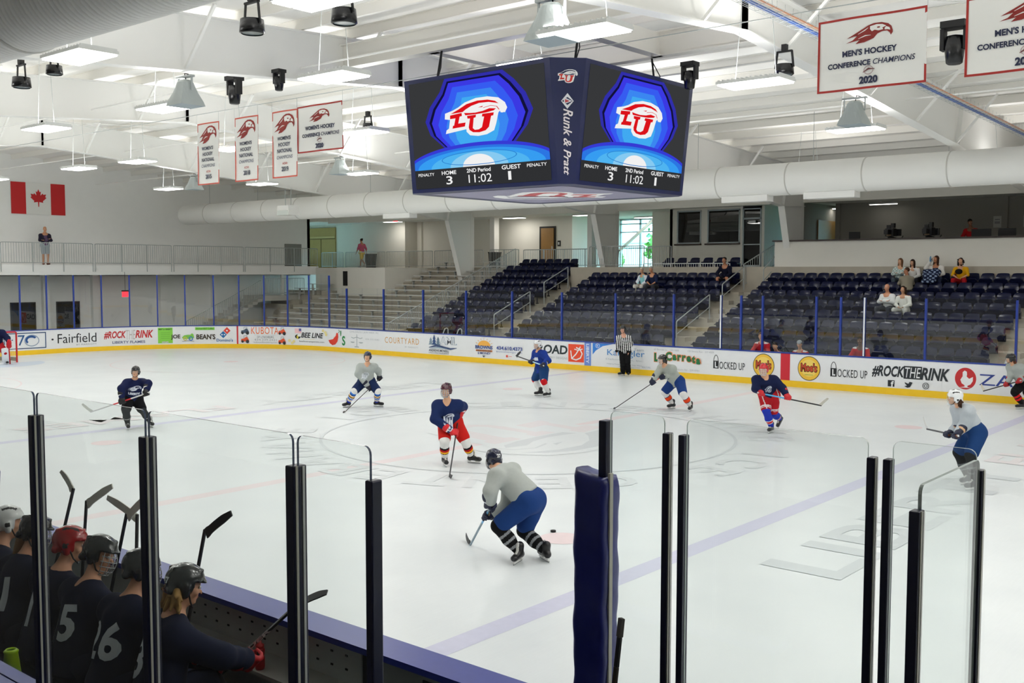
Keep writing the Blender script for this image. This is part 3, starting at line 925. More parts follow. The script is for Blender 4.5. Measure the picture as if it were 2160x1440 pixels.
# press box front and back
mb = MB().m(GREY_WALL)
mb.box(-4.62, 30, 21.5, 21.62, 3.75, 4.86)
structure(mb.build('wall_press_box'))
structure(MB().m(mat('ledge_dark', '#3a2f2b', .5)).box(-4.7, 30, 21.42, 21.75, 4.86, 4.92).build('trim_2'))
mb = MB().m(mat('press_wall', '#8f8d86', .85, var=.02))
mb.box(-3.75, 38, 26.0, 26.2, FLOOR2, 6.6)
mb.box(-3.95, -3.75, 25.9, 26.2, FLOOR2, 6.6)
mb.box(2.85, 3.05, 25.9, 26.0, FLOOR2, 6.6)
mb.box(-4.75, -4.6, 22.9, 31.0, FLOOR2, 6.6)
mb.box(-4.6, -3.75, 28.0, 28.2, FLOOR2, 6.6)
structure(mb.build('wall_press_back'))
structure(MB().m(mat('oak_door', '#9a7440')).box(-4.58, -4.54, 25.5, 27.4, FLOOR2, 5.9).build('door_7'), 'brown door inside the dark press box opening')
for x, l in ((2.5, 'left of the wall corner in the press box'), (3.6, 'right of the wall corner in the press box')):
    tag(Art().rect(x, 5.4, x + .3, 5.85, '#b9b9b5').rect(x + .06, 5.7, x + .24, 5.73, '#77777a').rect(x + .05, 5.55, x + .25, 5.64, '#8a8a8c').build('notice_sheet', lambda u, v, d: (u, 25.998 - d if u > 3.1 or u < 2.85 else 25.9 - d, v)), 'white paper notice ' + l, 'notice')
# outer shell
mb = MB().m(WHITE_WALL)
mb.box(38, 38.3, -28, 32, -.3, 9.4)
mb.box(-36, 38.3, -24.3, -24, -.3, 9.4)
structure(mb.build('wall_right'))
# roof liner, purlins, frames
mb = MB().m(ROOF_LINER)
for sg in (-1, 1):
    y1 = 23.2 * sg if sg > 0 else -24.2
    mb.add([(-42, 0, zr(0)), (38.3, 0, zr(0)), (38.3, y1, zr(y1)), (-42, y1, zr(y1)), (-42, 0, zr(0) + .2), (38.3, 0, zr(0) + .2), (38.3, y1, zr(y1) + .2), (-42, y1, zr(y1) + .2)],
           [(0, 1, 2, 3), (4, 7, 6, 5), (2, 1, 5, 6), (0, 3, 7, 4), (3, 2, 6, 7)], False)
structure(mb.build('ceiling'))
for k in range(-15, 16):
    Y = k * 1.52
    if k == 0: continue
    z = zr(Y)
    mb = MB().m(PURLIN_WHITE).box(-35.2, 38, Y - .006, Y + .006, z - .22, z - .005).box(-35.2, 38, Y, Y + .075, z - .226, z - .22).box(-35.2, 38, Y - .075, Y, z - .012, z - .002)
    structure(mb.build('roof_purlin'))
FR_X = [-22.6, -13.35, -4.1, 5.15, 14.4, 23.65, 32.9]
def frame_pts(sg):
    bot = [(0, 8.12), (12.5, 7.17), (20.95, 6.27)]
    top = [(0, 9.1), (12.5, 8.43), (22.9, 7.86)]
    return [(y * sg, z) for y, z in bot], [(y * sg, z) for y, z in top]
def flange(mb, x, p, q, w=.3, t=.025):
    mb.bar((x, p[0], p[1]), (x, q[0], q[1]), w, t)
for X in FR_X:
    mb = MB().m(STEEL_WHITE)
    for sg in (1, -1):
        b, t = frame_pts(sg)
        cb = (21.98 * sg, 3.2 if sg > 0 else -.2)
        cr = (22.9 * sg, 3.2 if sg > 0 else -.2)
        poly = [b[0], b[1], b[2], cb, cr, t[2], t[1], t[0]]
        for quad in ((b[0], b[1], t[1], t[0]), (b[1], b[2], t[2], t[1]), (b[2], cb, cr, t[2])):
            mb.prism(list(quad), lambda u, v, d: (X + d, u, v), -.008, .008)
        flange(mb, X, b[0], b[1]); flange(mb, X, b[1], b[2]); flange(mb, X, b[2], cb, .28); flange(mb, X, t[0], t[1]); flange(mb, X, t[1], t[2]); flange(mb, X, t[2], cr, .28)
        for (p, q) in (((b[1][0], b[1][1]), (t[1][0] + .35 * sg, t[1][1] - .02)), ((b[2][0], b[2][1]), (22.9 * sg, 6.35)), ((b[2][0], b[2][1]), (21.4 * sg, 7.93))):
            mb.bar((X, p[0], p[1]), (X, q[0], q[1]), .26, .02, up=(0, 1, 0))
        mb.bar((X, b[0][0], b[0][1]), (X, t[0][0], t[0][1]), .26, .02, up=(0, 1, 0))
        # flange braces down from the purlins
        for yy in (1.6, 5.95, 9.1, 12.3, 17.0):
            zb_ = 8.12 - .076 * yy if yy < 12.5 else 7.17 - .1065 * (yy - 12.5)
            mb.bar((X + .1, yy * sg, zb_ + .02), (X + 1.15, yy * sg, zr(yy) - .24), .06, .06)
    structure(mb.build('roof_frame'))
# beams carrying the scoreboard
mb = MB().m(PURLIN_WHITE)
for y in (-1.75, 1.75):
    mb.box(-4.1, 5.15, y - .008, y + .008, 8.32, 8.82).box(-4.1, 5.15, y - .13, y + .13, 8.3, 8.325).box(-4.1, 5.15, y - .13, y + .13, 8.815, 8.84)
for x in (-1.2, 2.25):
    mb.box(x - .008, x + .008, -1.75, 1.75, 8.32, 8.82).box(x - .13, x + .13, -1.75, 1.75, 8.3, 8.325)
structure(mb.build('ceiling_beam'))
# long bracing pipes under the roof
mb = MB().m(STEEL_WHITE)
for y, z in ((-8.1, 7.95), (-3.0, 8.15), (3.2, 8.2), (8.6, 7.95)):
    mb.tube([(-35, y, z), (38, y, z)], .022, 6)
for i in range(len(FR_X) - 1):
    a, b = FR_X[i], FR_X[i + 1]
    for y0, y1 in ((0.5, 10), (-0.5, -10)):
        if i in (0, 3, 4): mb.tube([(a, y0, 9.05), (b, y1, 8.45)], .012, 5).tube([(a, y1, 8.45), (b, y0, 9.05)], .012, 5)
structure(mb.build('roof_bracing'))

# ------------------------------------------------------------------ stadium seats
def seat_meshes():
    mb = MB().m(SEAT_NAVY)
    nu, nv = 8, 7
    def P(u, v, side):
        wz = .235 * (1 - .16 * max(0, v - .7) / .3 * abs(u) ** 3)
        z = .36 + .44 * v - .05 * max(0, v - .55) * abs(u) ** 3
        y = .05 + .11 * v - .035 * (1 - u * u) * -1 - .035
        if v > .85: y += .035 * ((v - .85) / .15) ** 2
        return (u * wz, y + side * .022, z)
    g = []
    for side in (0, 1):
        vs = [P(-1 + 2 * i / (nu - 1), j / (nv - 1), side) for j in range(nv) for i in range(nu)]
        fs = [(j * nu + i, j * nu + i + 1, (j + 1) * nu + i + 1, (j + 1) * nu + i) for j in range(nv - 1) for i in range(nu - 1)]
        g.append((vs, fs if side == 0 else [f[::-1] for f in fs]))
    n = nu * nv
    allv = g[0][0] + g[1][0]
    mb.add(allv, g[0][1] + [tuple(i + n for i in f) for f in g[1][1]], True)
    rim = [i for i in range(nu)] + [j * nu + nu - 1 for j in range(1, nv)] + [(nv - 1) * nu + i for i in range(nu - 2, -1, -1)] + [j * nu for j in range(nv - 2, 0, -1)]
    mb.add(allv, [(rim[k], rim[k] + n, rim[(k + 1) % len(rim)] + n, rim[(k + 1) % len(rim)]) for k in range(len(rim))], True)
    back = mb
    mb = MB().m(SEAT_NAVY)
    # tipped-up pan: rounded slab leaning forward of the back
    c0, c1 = Vector((0, -.02, .37)), Vector((0, -.20, .60))
    d = (c1 - c0); nrm_ = Vector((0, -d.z, d.y)).normalized()
    prof = [(-.22, 0), (.22, 0), (.22, .82), (.17, 1.0), (-.17, 1.0), (-.22, .82)]
    mb.prism(prof, lambda u, v, t: c0 + d * v + Vector((u, 0, 0)) + nrm_ * t, -.022, .022)
    mb.prism([(-.15, .12), (.15, .12), (.15, .7), (-.15, .7)], lambda u, v, t: c0 + d * v + Vector((u, 0, 0)) + nrm_ * t, .022, .032)
    pan = mb
    mb = MB().m(SEAT_DARK)
    mb.box(-.262, -.238, -.02, .16, 0, .06).box(-.26, -.24, .04, .10, 0, .5).box(-.262, -.238, -.2, .1, .5, .54).box(-.24, .24, .05, .09, .3, .36).box(.238, .262, -.2, .1, .5, .54).box(.24, .26, .04, .10, .3, .5)
    return back, pan, mb
_bk, _pan, _br = seat_meshes()
seats = []
for r in range(11):
    n, x0 = (9, -19.3) if r < 9 else ((8, -19.3) if r == 9 else (7, -18.95))
    for k in range(n): seats.append((x0 + .508 * k, 14.45 + .84 * r, tread(r), r, k, 'left'))
for r in range(9):
    for k in range(15): seats.append((-13.4 + .508 * k, 14.45 + .84 * r, tread(r), r, k, 'middle'))
    for k in range(20): seats.append((-4.45 + .508 * k, 14.45 + .84 * r, tread(r), r, k, 'right'))
seats.sort(key=lambda s: (s[0] - CAM_POS[0]) ** 2 + (s[1] - CAM_POS[1]) ** 2)
proto = None
rest_b, rest_p, rest_k = MB(), MB(), MB()
for i, (x, y, z, r, k, blk) in enumerate(seats):
    lab = f'navy seat, {ORD[r]} row above the glass, {ORD[k]} from left in the {blk} block'
    if i < 294:
        if proto is None:
            proto = thing('stadium_seat', lab, 'seat', (x, y, z), group='navy stadium seats')
            _bk.build('backrest', proto); _pan.build('seat_pan', proto); _br.build('bracket', proto)
        else:
            dup(proto, (x, y, z), 0, lab, 'navy stadium seats')
    else:
        for src, dst in ((_bk, rest_b), (_pan, rest_p), (_br, rest_k)):
            dst.m(src.ms[0])
            dst.add([(p[0] + x, p[1] + y, p[2] + z) for p in src.v], src.f, None)
            dst.sm[-len(src.f):] = src.sm
rest = rest_b
for src in (rest_p, rest_k):
    rest.m(src.ms[0]); rest.add(src.v, src.f); rest.sm[-len(src.f):] = src.sm
o = rest.build('stadium_seats')
tag(o, 'navy tip-up seats of the farthest rows of the seating blocks', 'seats', kind='stuff')
for k in range(6):
    dup(proto, (-10.35 + .66 * k, 22.62, 3.47), 0, f'navy seat in the short row under the dark windows, {ORD[k]} from the left', 'navy seats under the dark windows')
mb = MB().m(CONCRETE).box(-11.3, -6.6, 21.46, 22.3, 3.0, 3.14).box(-11.3, -6.6, 22.3, 23.3, 3.0, 3.47)
structure(mb.build('stand_terrace'))

# bleacher planks
for i in range(14):
    x0 = (-31.75 + .31 * max(0, i) if i < 6 else -29.9) if i < 7 else -25.9
    z, y = .95 + .248 * i, 15.62 + .63 * i
    if i == 0: x0 = -31.3
    if i < 7: x0 = [-31.6, -31.25, -30.95, -30.7, -30.45, -30.1, -29.9][i]
    mb = MB().m(ALU).box(x0, -20.35, y - .13, y + .13, z - .04, z)
    t = mb.build('bleacher_bench', off=((x0 - 20.35) / 2, y, z))
    tag(t, f'long aluminium bleacher plank, {ORD[i]} row up from the glass', 'bench', 'aluminium bleacher planks')
    x = x0 + .5
    while x < -20.6:
        b = MB().m(GALV).box(x - .03, x + .03, y - .05, y + .05, z - .39, z - .04).box(x - .03, x + .03, y - .12, y + .12, z - .08, z - .04).build('bracket', t, off=((x0 - 20.35) / 2, y, z))
        x += 1.9
for i, (x0, x1, k) in enumerate(((-34.0, -32.4, 6), (-33.8, -31.9, 7), (-33.4, -31.3, 8))):
    z, y = .95 + .248 * k, 15.62 + .63 * k
    t = tag(MB().m(ALU).box(x0, x1, y - .13, y + .13, z - .04, z).box(x0 + .3, x0 + .36, y - .05, y + .05, z - .39, z - .04).box(x1 - .36, x1 - .3, y - .05, y + .05, z - .39, z - .04).build('bleacher_bench', off=(x0, y, z)),
            f'short aluminium plank beside the stair landing, {ORD[i]} from the bottom', 'bench', 'short planks beside the stair')

# ------------------------------------------------------------------ railings
def railing(p0, p1, h, label, n_post=2, pickets=True, m=None, drop=0.0, group='railings', mid=False, low=.1):
    p0, p1 = Vector(p0), Vector(p1)
    m = m or GALV
    t = thing('railing', label, 'railing', p0, group=group)
    up = Vector((0, 0, 1))
    d = p1 - p0
    mb = MB().m(m).tube([p0 + up * (h - .05), p0 + up * h + d.normalized() * .05, p1 + up * h - d.normalized() * .05, p1 + up * (h - .05)], .022, 6)
    mb.build('top_rail', t, off=p0)
    if pickets or mid:
        mb = MB().m(m).tube([p0 + up * (low if pickets else h * .5), p1 + up * (low if pickets else h * .5)], .017, 6)
        mb.build('lower_rail', t, off=p0)
    for i in range(n_post):
        q = p0 + d * i / (n_post - 1)
        MB().m(m).tube([q - up * drop, q + up * h], .022, 6).build('post', t, off=p0)
    if pickets:
        mb = MB().m(m)
        n = int(Vector((d.x, d.y, 0)).length / .115)
        for i in range(1, n):
            q = p0 + d * i / n
            mb.bar(q + up * low, q + up * h, .016, .016, up=(1, 0, 0))
        mb.build('balusters', t, off=p0)
    return t
for i, (a, b, n) in enumerate(((-2.6, 2.9, 4), (3.05, 7.4, 4), (7.52, 11.62, 4), (11.76, 16.0, 4), (16.12, 21.1, 4))):
    railing((-33.18, a, 3.93), (-33.18, b, 3.93), 1.02, f'grey picket railing on the balcony edge, {ORD[i]} section from the left', n, drop=.32, group='balcony railings')
for i, (a, b) in enumerate(((-36.4, -34.4), (-34.15, -30.65), (-30.5, -26.75), (-26.55, -22.9), (-22.4, -20.4))):
    railing((a, 24.1, FLOOR2), (b, 24.1, FLOOR2), .95, f'grey picket railing along the concourse above the bleachers, {ORD[i]} section from the left', 3, group='concourse railings')
railing((-20.05, 24.1, FLOOR2), (-14.75, 24.1, FLOOR2), .92, 'grey picket railing behind the top of the left seating block', 5)
railing((-14.0, 21.62, FLOOR2), (-11.0, 21.62, FLOOR2), .95, 'grey picket railing at the corridor behind the middle block, left section', 3)
railing((-10.9, 21.8, FLOOR2), (-9.7, 21.8, FLOOR2), .92, 'short grey picket railing panel left of the dark windows', 2)
railing((-10.95, 21.5, 3.1), (-6.65, 21.5, 3.1), .9, 'white picket railing behind the last row of the middle block', 4, m=mat('white_rail', '#d5d8d8', .5))
for i, (a, b) in enumerate(((14.45, 18.0), (18.15, 21.0), (21.15, 23.4))):
    f = lambda y: .16 + .394 * (y - 14.1)
    railing((-20.02, a, f(a)), (-20.02, b, f(b)), 1.0, f'sloping picket railing between bleachers and seats, {ORD[i]} section from the bottom', 4, drop=.1, group='sloping railings beside the bleachers')
for x, nm in ((-14.8, 'aisle left of the middle seating block'), (-5.72, 'aisle right of the middle seating block')):
    for a, b, w in ((15.75, 18.2, 'lower'), (19.2, 21.0, 'upper')):
        f = lambda y: .2 + .394 * (y - 14.2)
        railing((x, a, f(a)), (x, b, f(b)), .98, f'{w} sloping two-bar handrail in the {nm}', 2, pickets=False, mid=True, group='aisle handrails')
railing((-5.9, 21.3, 3.0), (-5.3, 22.9, 3.85), .95, 'blue-lit picket handrail climbing to the glass door', 3)
railing((-4.75, 20.8, 2.8), (-4.72, 22.7, 3.85), .95, 'two-bar handrail climbing beside the press box wall', 2, pickets=False, mid=True)
for i, x in enumerate((-15.9, -15.1, -7.0, 6.4)):
    t = tag(MB().m(mat('white_rail', '#d5d8d8', .5)).tube([(x - .18, 13.75, .05), (x - .18, 13.78, .75), (x - .05, 13.9, 1.22), (x + .02, 13.95, 1.25), (x + .05, 13.98, 1.2), (x + .05, 14.0, .05)], .022, 8).build('grab_rail', off=(x, 13.8, .05)),
            f'bent white grab rail at the foot of the stands, {ORD[i]} from the left', 'handrail', 'grab rails at the foot of the stands')
# stair to the balcony seen through the end glass
mb = MB().m(mat('stair_stringer', '#b9b7b0', .6))
for k in range(14):
    y = 12.6 + .32 * k
    mb.box(-34.4, -33.0, y, y + .32, .0 + .15 * k, .16 + .15 * k)
mb.box(-34.8, -32.9, 17.1, 19.6, 2.0, 2.3)
structure(mb.build('balcony_stair'))
railing((-33.0, 12.3, .1), (-33.0, 17.0, 2.2), .95, 'picket railing climbing the stair under the balcony', 5)
railing((-32.9, 17.1, 2.3), (-32.9, 19.9, 2.3), .95, 'picket railing on the stair landing under the balcony', 3)
structure(MB().m(STEEL_WHITE).box(-33.4, -33.25, 18.6, 18.75, 2.3, 3.45).build('pillar'))
for (x, y, z), lab, drop in (((-33.1, 8.98, 2.5), 'small red exit sign hanging under the balcony', .9), ((-29.0, 23.4, 6.6), 'small red exit sign hanging above the concourse', .3)):
    t = thing('exit_sign', lab, 'exit sign', (x, y, z))
    MB().m(emis('exit_red', '#ff2a35', 2.2)).box(-.03, .03, -.15, .15, -.13, .13).build('lit_face', t)
    MB().m(BLACK).box(-.06, .06, -.16, .16, .13, .2).tube([(0, 0, .2), (0, 0, .2 + drop)], .01, 5).build('bracket', t)
# bins and small concourse things
def bin_at(x, y, lab, w=.5, h=.8):
    t = thing('trash_bin', lab, 'bin', (x, y, FLOOR2), group='concourse bins')
    MB().m(BLACK).prism([(-w / 2, -w / 2), (w / 2, -w / 2), (w / 2, w / 2), (-w / 2, w / 2)], lambda u, v, d: (u * (.85 + .15 * d / h), v * (.85 + .15 * d / h), d), 0, h).build('bin_body', t)
    MB().m(mat('bin_rim', '#17171a', .4)).box(-w / 2 - .02, w / 2 + .02, -w / 2 - .02, w / 2 + .02, h, h + .06).build('bin_rim', t)
bin_at(-33.0, 25.1, 'black bin behind the walking woman'); bin_at(-23.2, 25.4, 'black bin left of the white pillar on the concourse'); bin_at(-14.8, 24.6, 'black bin in front of the bright corridor window')

# ------------------------------------------------------------------ ducts, pipes
def duct(y, z, r, x0, x1, label, rib=0.0, ring=2.4):
    t = thing('air_duct', label, 'duct', (x0, y, z))
    prof = []
    ax = Matrix.Rotation(PI / 2, 4, 'Y')
    DM = mat('duct_white', '#efefeb', .55)
    if rib:
        n = int((x1 - x0) / rib)
        for k in range(n):
            prof += [(r, k * rib), (r, k * rib + rib * .72), (r - .012, k * rib + rib * .8), (r - .012, k * rib + rib * .92)]
    else:
        prof = [(.02, 0.0), (r * .7, .02), (r * .93, .1), (r, .3), (r, x1 - x0)]
    MB().m(DM).lathe(prof, 40, ax).build('duct_body', t)
    k = ring
    i = 0
    while k < x1 - x0:
        MB().m(mat('duct_ring', '#cfcec8', .5)).lathe([(r, k - .02), (r + .015, k - .015), (r + .015, k + .015), (r, k + .02)], 40, ax).build('duct_ring', t)
        k += ring; i += 1
    return t
far_duct = duct(12.5, 6.52, .5, -33.3, 24, 'long round white duct crossing above the far seats')
near_duct = duct(-12.5, 6.52, .5, -4, 24, 'ribbed round white duct at the upper left corner near the camera', rib=.085, ring=3.6)
for i, x in enumerate((-17.2, -1.2, 1.6)):
    MB().m(STEEL_WHITE).box(x - .8 + 33.3, x + .8 + 33.3, -.22, .22, -.66, -.46).build('air_outlet', far_duct)
for i in range(13):
    x = -31 + 4 * i
    MB().m(GALV).tube([(x + 33.3, 0, .5), (x + 33.3, 0, zr(12.5) - 6.52)], .008, 5).build('hanger', far_duct)
t = thing('sprinkler_pipe', 'thin white sprinkler pipe running below the far duct', 'pipe', (-34, 15.5, 6.42))
MB().m(STEEL_WHITE).tube([(0, 0, 0), (60, 0, 0)], .04, 8).build('pipe_run', t)
for i, x in enumerate((6.4, 12.5, 16.0, 19.5, 23.0, 26.8, 30.5, 34.2, 37.5, 41)):
    MB().m(STEEL_WHITE).tube([(x, 0, 0), (x, 0, .35)], .022, 6).build('pipe_hanger', t)
    if i in (3, 7, 8): MB().m(mat('red_fitting', '#b5443a', .5)).tube([(x - .5, 0, .04), (x - .5, 0, .16)], .035, 6).build('red_valve', t)
t = thing('cable_tray', 'wire mesh cable tray carrying blue and orange cables under the roof', 'cable tray', (7.0, 0, 8.0))
mb = MB().m(GALV)
TR0, TR1 = Vector((-.35, -6.5, .05)), Vector((-.35, 21.0, -.75))
for k in range(9):
    o_ = Vector((-.2 + .05 * k, 0, 0))
    mb.tube([TR0 + o_, TR1 + o_], .004, 4)
for k in range(92):
    q = TR0 + (TR1 - TR0) * k / 92
    mb.tube([q + Vector((-.2, 0, .1)), q + Vector((-.2, 0, 0)), q + Vector((.2, 0, 0)), q + Vector((.2, 0, .1))], .004, 4, cap=False)
mb.build('wire_tray', t)
for c, x in (('#3f6fc0', -.08), ('#4a7ad0', -.03), ('#e08a4a', .12), ('#d9d9d9', .05), ('#3a62b0', .0)):
    MB().m(mat('cable_' + c[1:], c, .5)).tube([TR0 + Vector((x, 0, .02)), TR1 + Vector((x, 0, .02))], .016, 5).build('cable', t)

# ------------------------------------------------------------------ lamps
def ceiling_light(x, y, z, label, power=1.0, hang=True):
    t = thing('ceiling_light', label, 'light', (x, y, z), group='hanging high bay lights')
    mb = MB().m(mat('lamp_housing', '#dadcda', .4)).box(-.62, .62, -.33, .33, 0.02, .07)
    for k in range(14): mb.box(-.6 + .092 * k, -.575 + .092 * k, -.3, .3, .07, .1)
    mb.build('housing', t)
    for s in (-1, 1):
        MB().m(emis('lamp_glow', '#fffdf8', 9.0)).box(-.59, .59, s * .165 - .145, s * .165 + .145, -.005, .02).build('diffuser', t)
    if hang:
        mb = MB().m(GALV)
        for xx in (-.4, .4): mb.tube([(xx, 0, .1), (xx * .6, 0, zr(y) - z - .2)], .006, 4)
        mb.build('hanger', t)
    ld = bpy.data.lights.new('lamp', 'AREA')
    ld.shape = 'RECTANGLE'; ld.size = 1.15; ld.size_y = .6
    ld.energy = LAMP_POWER * power
    ld.color = (1.0, 0.985, 0.96)
    lo = bpy.data.objects.new('lamp', ld); COL.objects.link(lo); lo.parent = t; lo.location = (0, 0, -.03)
    if hang:      # added upward lamp above the housing, brightens the roof and walls
        lu = bpy.data.lights.new('roof_fill_lamp', 'AREA'); lu.shape = 'RECTANGLE'; lu.size = 1.1; lu.size_y = .5
        lu.energy = LAMP_POWER * power * ROOF_FILL; lu.color = (1.0, 0.985, 0.96)
        uo = bpy.data.objects.new('roof_fill_lamp', lu); COL.objects.link(uo); uo.parent = t; uo.location = (0, 0, .14); uo.rotation_euler = (PI, 0, 0)
    return t
LIGHTS = [(-1.33, -9.55, 'in front of the ribbed duct, left of the long beam'), (-4.96, -5.84, 'below the grey speaker horn at upper left'), (-9.93, -5.95, 'leftmost, above the left end of the second beam'),
          (-18.6, -.7, 'right of the flag below the third beam'), (-15.11, -.61, 'between the flag and the narrow banners'), (-24.0, 5.9, 'nearest the end of the far duct'), (4.36, -9.35, 'at the very top above the long beam'),
          (.41, -5.85, 'left of the scoreboard on the near side'), (-4.66, -.68, 'just left of the scoreboard'), (-12.76, 6.4, 'low behind the scoreboard left side'), (-18.98, 6.87, 'beneath the 2019 banner'),
          (-10.0, -.7, 'half hidden behind the 2015 and 2018 banners'), (5.75, -5.77, 'above the scoreboard beside the grey speaker horn'), (5.76, -.6, 'right of the scoreboard above the big banner edge'), (4.75, 6.48, 'right side under the grey speaker horn')]
for x, y, l in LIGHTS: ceiling_light(x, y, 7.0, 'bright rectangular high bay lamp ' + l)
for x in (-24, -14.9, -8.5): ceiling_light(x, -9.5, 7.0, f'high bay lamp over the near boards, left of view, %g metres from centre' % -x)
for x in (-21.5, -16): ceiling_light(x, -5.9, 7.0, 'bright high bay lamp over the near half, %g metres left of centre' % -x)
ceiling_light(.5, -.65, 8.0, 'high bay lamp above the scoreboard', .6)
for x in (-6.7, -.9): ceiling_light(x, 6.45, 7.0, 'high bay lamp hidden behind the scoreboard, ' + ('left one' if x < -5 else 'right one'))
for x in (12.2, 17, 22):
    for y in (-9.4, -5.8, -.65, 6.45): ceiling_light(x, y, 7.0, 'high bay lamp right of the view, %g metres along and %g metres across' % (x, y))
def strip(x, y, z, l, label, w=.2, power=.25, em=4.0):
    t = thing('strip_light', label, 'light', (x, y, z), group='flat strip lights')
    MB().m(mat('lamp_housing', '#dadcda')).box(-l / 2, l / 2, -w / 2, w / 2, 0, .05).build('housing', t)
    MB().m(emis('strip_glow', '#fffaf0', em)).box(-l / 2 + .03, l / 2 - .03, -w / 2 + .02, w / 2 - .02, -.02, 0).build('diffuser', t)
    ld = bpy.data.lights.new('lamp', 'AREA'); ld.shape = 'RECTANGLE'; ld.size = l; ld.size_y = w; ld.energy = LAMP_POWER * power; ld.color = (1, .95, .86)
    lo = bpy.data.objects.new('lamp', ld); COL.objects.link(lo); lo.parent = t; lo.location = (0, 0, -.04)
strip(-21.8, 25.4, 6.53, 1.3, 'recessed ceiling light above the oak door wall', .5, .7)
strip(-17.2, 25.6, 6.53, 1.3, 'recessed ceiling light at the bright corridor wall', .5, .4)
strip(-16.0, 29.5, 6.53, 1.3, 'recessed ceiling light in the corridor by the window', .5, .4)
for x, l in ((-24.4, 'hidden behind the white box at the far duct'), (-18.2, 'low under the far duct left of the first column'), (-12.07, 'low under the left corner of the scoreboard'), (-6.22, 'low under the right edge of the scoreboard'),
             (-.4, 'low behind the duct above the press box corner'), (5.2, 'low under the duct at the right edge'), (11.0, 'low over the seats beyond the right edge')):
    ceiling_light(x, 15.2, 6.33, 'high bay lamp over the seats, ' + l, 1.0)
strip(-1.6, 25.2, 6.45, 1.2, 'long strip light inside the press box', .12, .06, 1.2)
strip(-30.5, 24.6, 6.55, 1.2, 'recessed ceiling light above the walking woman', .5, .5)
strip(-4.2, 27.0, 6.45, .7, 'pair of fluorescent tubes inside the press box doorway', .3, .06, 1.0)
for x, y in ((-25, -.7), (-25, -5.9), (-30, -.7), (-30, -5.9), (-30, -9.5)): ceiling_light(x, y, 7.0, 'added fill lamp beyond the left edge, %g metres along and %g metres across' % (-x, -y))  # lamps added out of view to brighten the left end wall

# grey speaker horns under the frames
def speaker_horn(x, y, z, label, s=1.0):
    t = thing('speaker_horn', label, 'speaker', (x, y, z), group='grey speaker horns')
    HM = mat('horn_grey', '#aeb6b5', .45)
    mb = MB().m(HM)
    prof = [(.12, 0), (.17, -.05), (.2, -.14), (.24, -.26), (.31, -.44), (.34, -.54)]
    n = 24
    vs, fs = [], []
    for r, dz in prof:
        k_ = min(1, max(0, (-dz - .08) / .4))
        for i in range(n):
            w = 2 * PI * i / n + PI / 4
            c, s_ = math.cos(w), math.sin(w)
            q = max(abs(c), abs(s_))
            rr_ = r * ((1 - k_) + k_ * (1 / q) * .86)
            vs.append((c * rr_ * s, s_ * rr_ * s, dz * s))
    for j in range(len(prof) - 1):
        for i in range(n):
            fs.append((j * n + i, j * n + (i + 1) % n, (j + 1) * n + (i + 1) % n, (j + 1) * n + i))
    fs.append(tuple(range(n)))
    mb.add(vs, fs, False)
    mb.build('horn_body', t)
    MB().m(mat('horn_grille', '#9aa6ad', .6)).add([vs[(len(prof) - 1) * n + i] for i in range(n)], [tuple(range(n - 1, -1, -1))], False).build('grille', t)
    mb = MB().m(GALV)
    for sx in (-1, 1): mb.bar((sx * .24 * s, 0, -.22 * s), (sx * .24 * s, 0, .06 * s), .04, .02)
    mb.box(-.28 * s, .28 * s, -.05, .05, .05 * s, .09 * s)
    mb.build('yoke', t)
    MB().m(BLACK).tube([(.02, 0, .02), (.06, -.05, .12), (.14, .0, .1)], .012, 6).build('cable', t)
    return t
speaker_horn(5.15, -5.75, 7.52, 'grey speaker horn hanging in front of the scoreboard top', 1.0)
speaker_horn(-4.1, -5.9, 7.48, 'grey speaker horn under the upper left beam beside a lamp', .95)
speaker_horn(5.15, 5.4, 7.5, 'grey speaker horn under the right beam below the big banner', 1.0)
speaker_horn(-13.35, 6.0, 7.5, 'grey speaker horn between the wide banner and the scoreboard', .95)
speaker_horn(-22.6, 6.2, 7.45, 'grey speaker horn above the end of the far duct', .95)
# white projector box hung from rods in front of the duct
t = thing('projector_box', 'white box hung on two rods in front of the far duct', 'speaker', (-22.6, 10.9, 6.1))
MB().m(STEEL_WHITE).prism([(-.42, 0), (.42, 0), (.38, .42), (-.38, .42)], lambda u, v, d: (u, d, v), -.3, .3).build('box_body', t)
MB().m(mat('box_face', '#d5dbd6', .5)).prism([(-.42, 0), (.42, 0), (.34, .2), (-.34, .2)], lambda u, v, d: (u, -.3 - d, v), 0.0, .02).build('front_panel', t)
MB().m(GALV).tube([(-.2, 0, .42), (-.2, 0, 1.15)], .015, 6).tube([(.2, 0, .42), (.2, 0, 1.15)], .015, 6).build('rod', t)

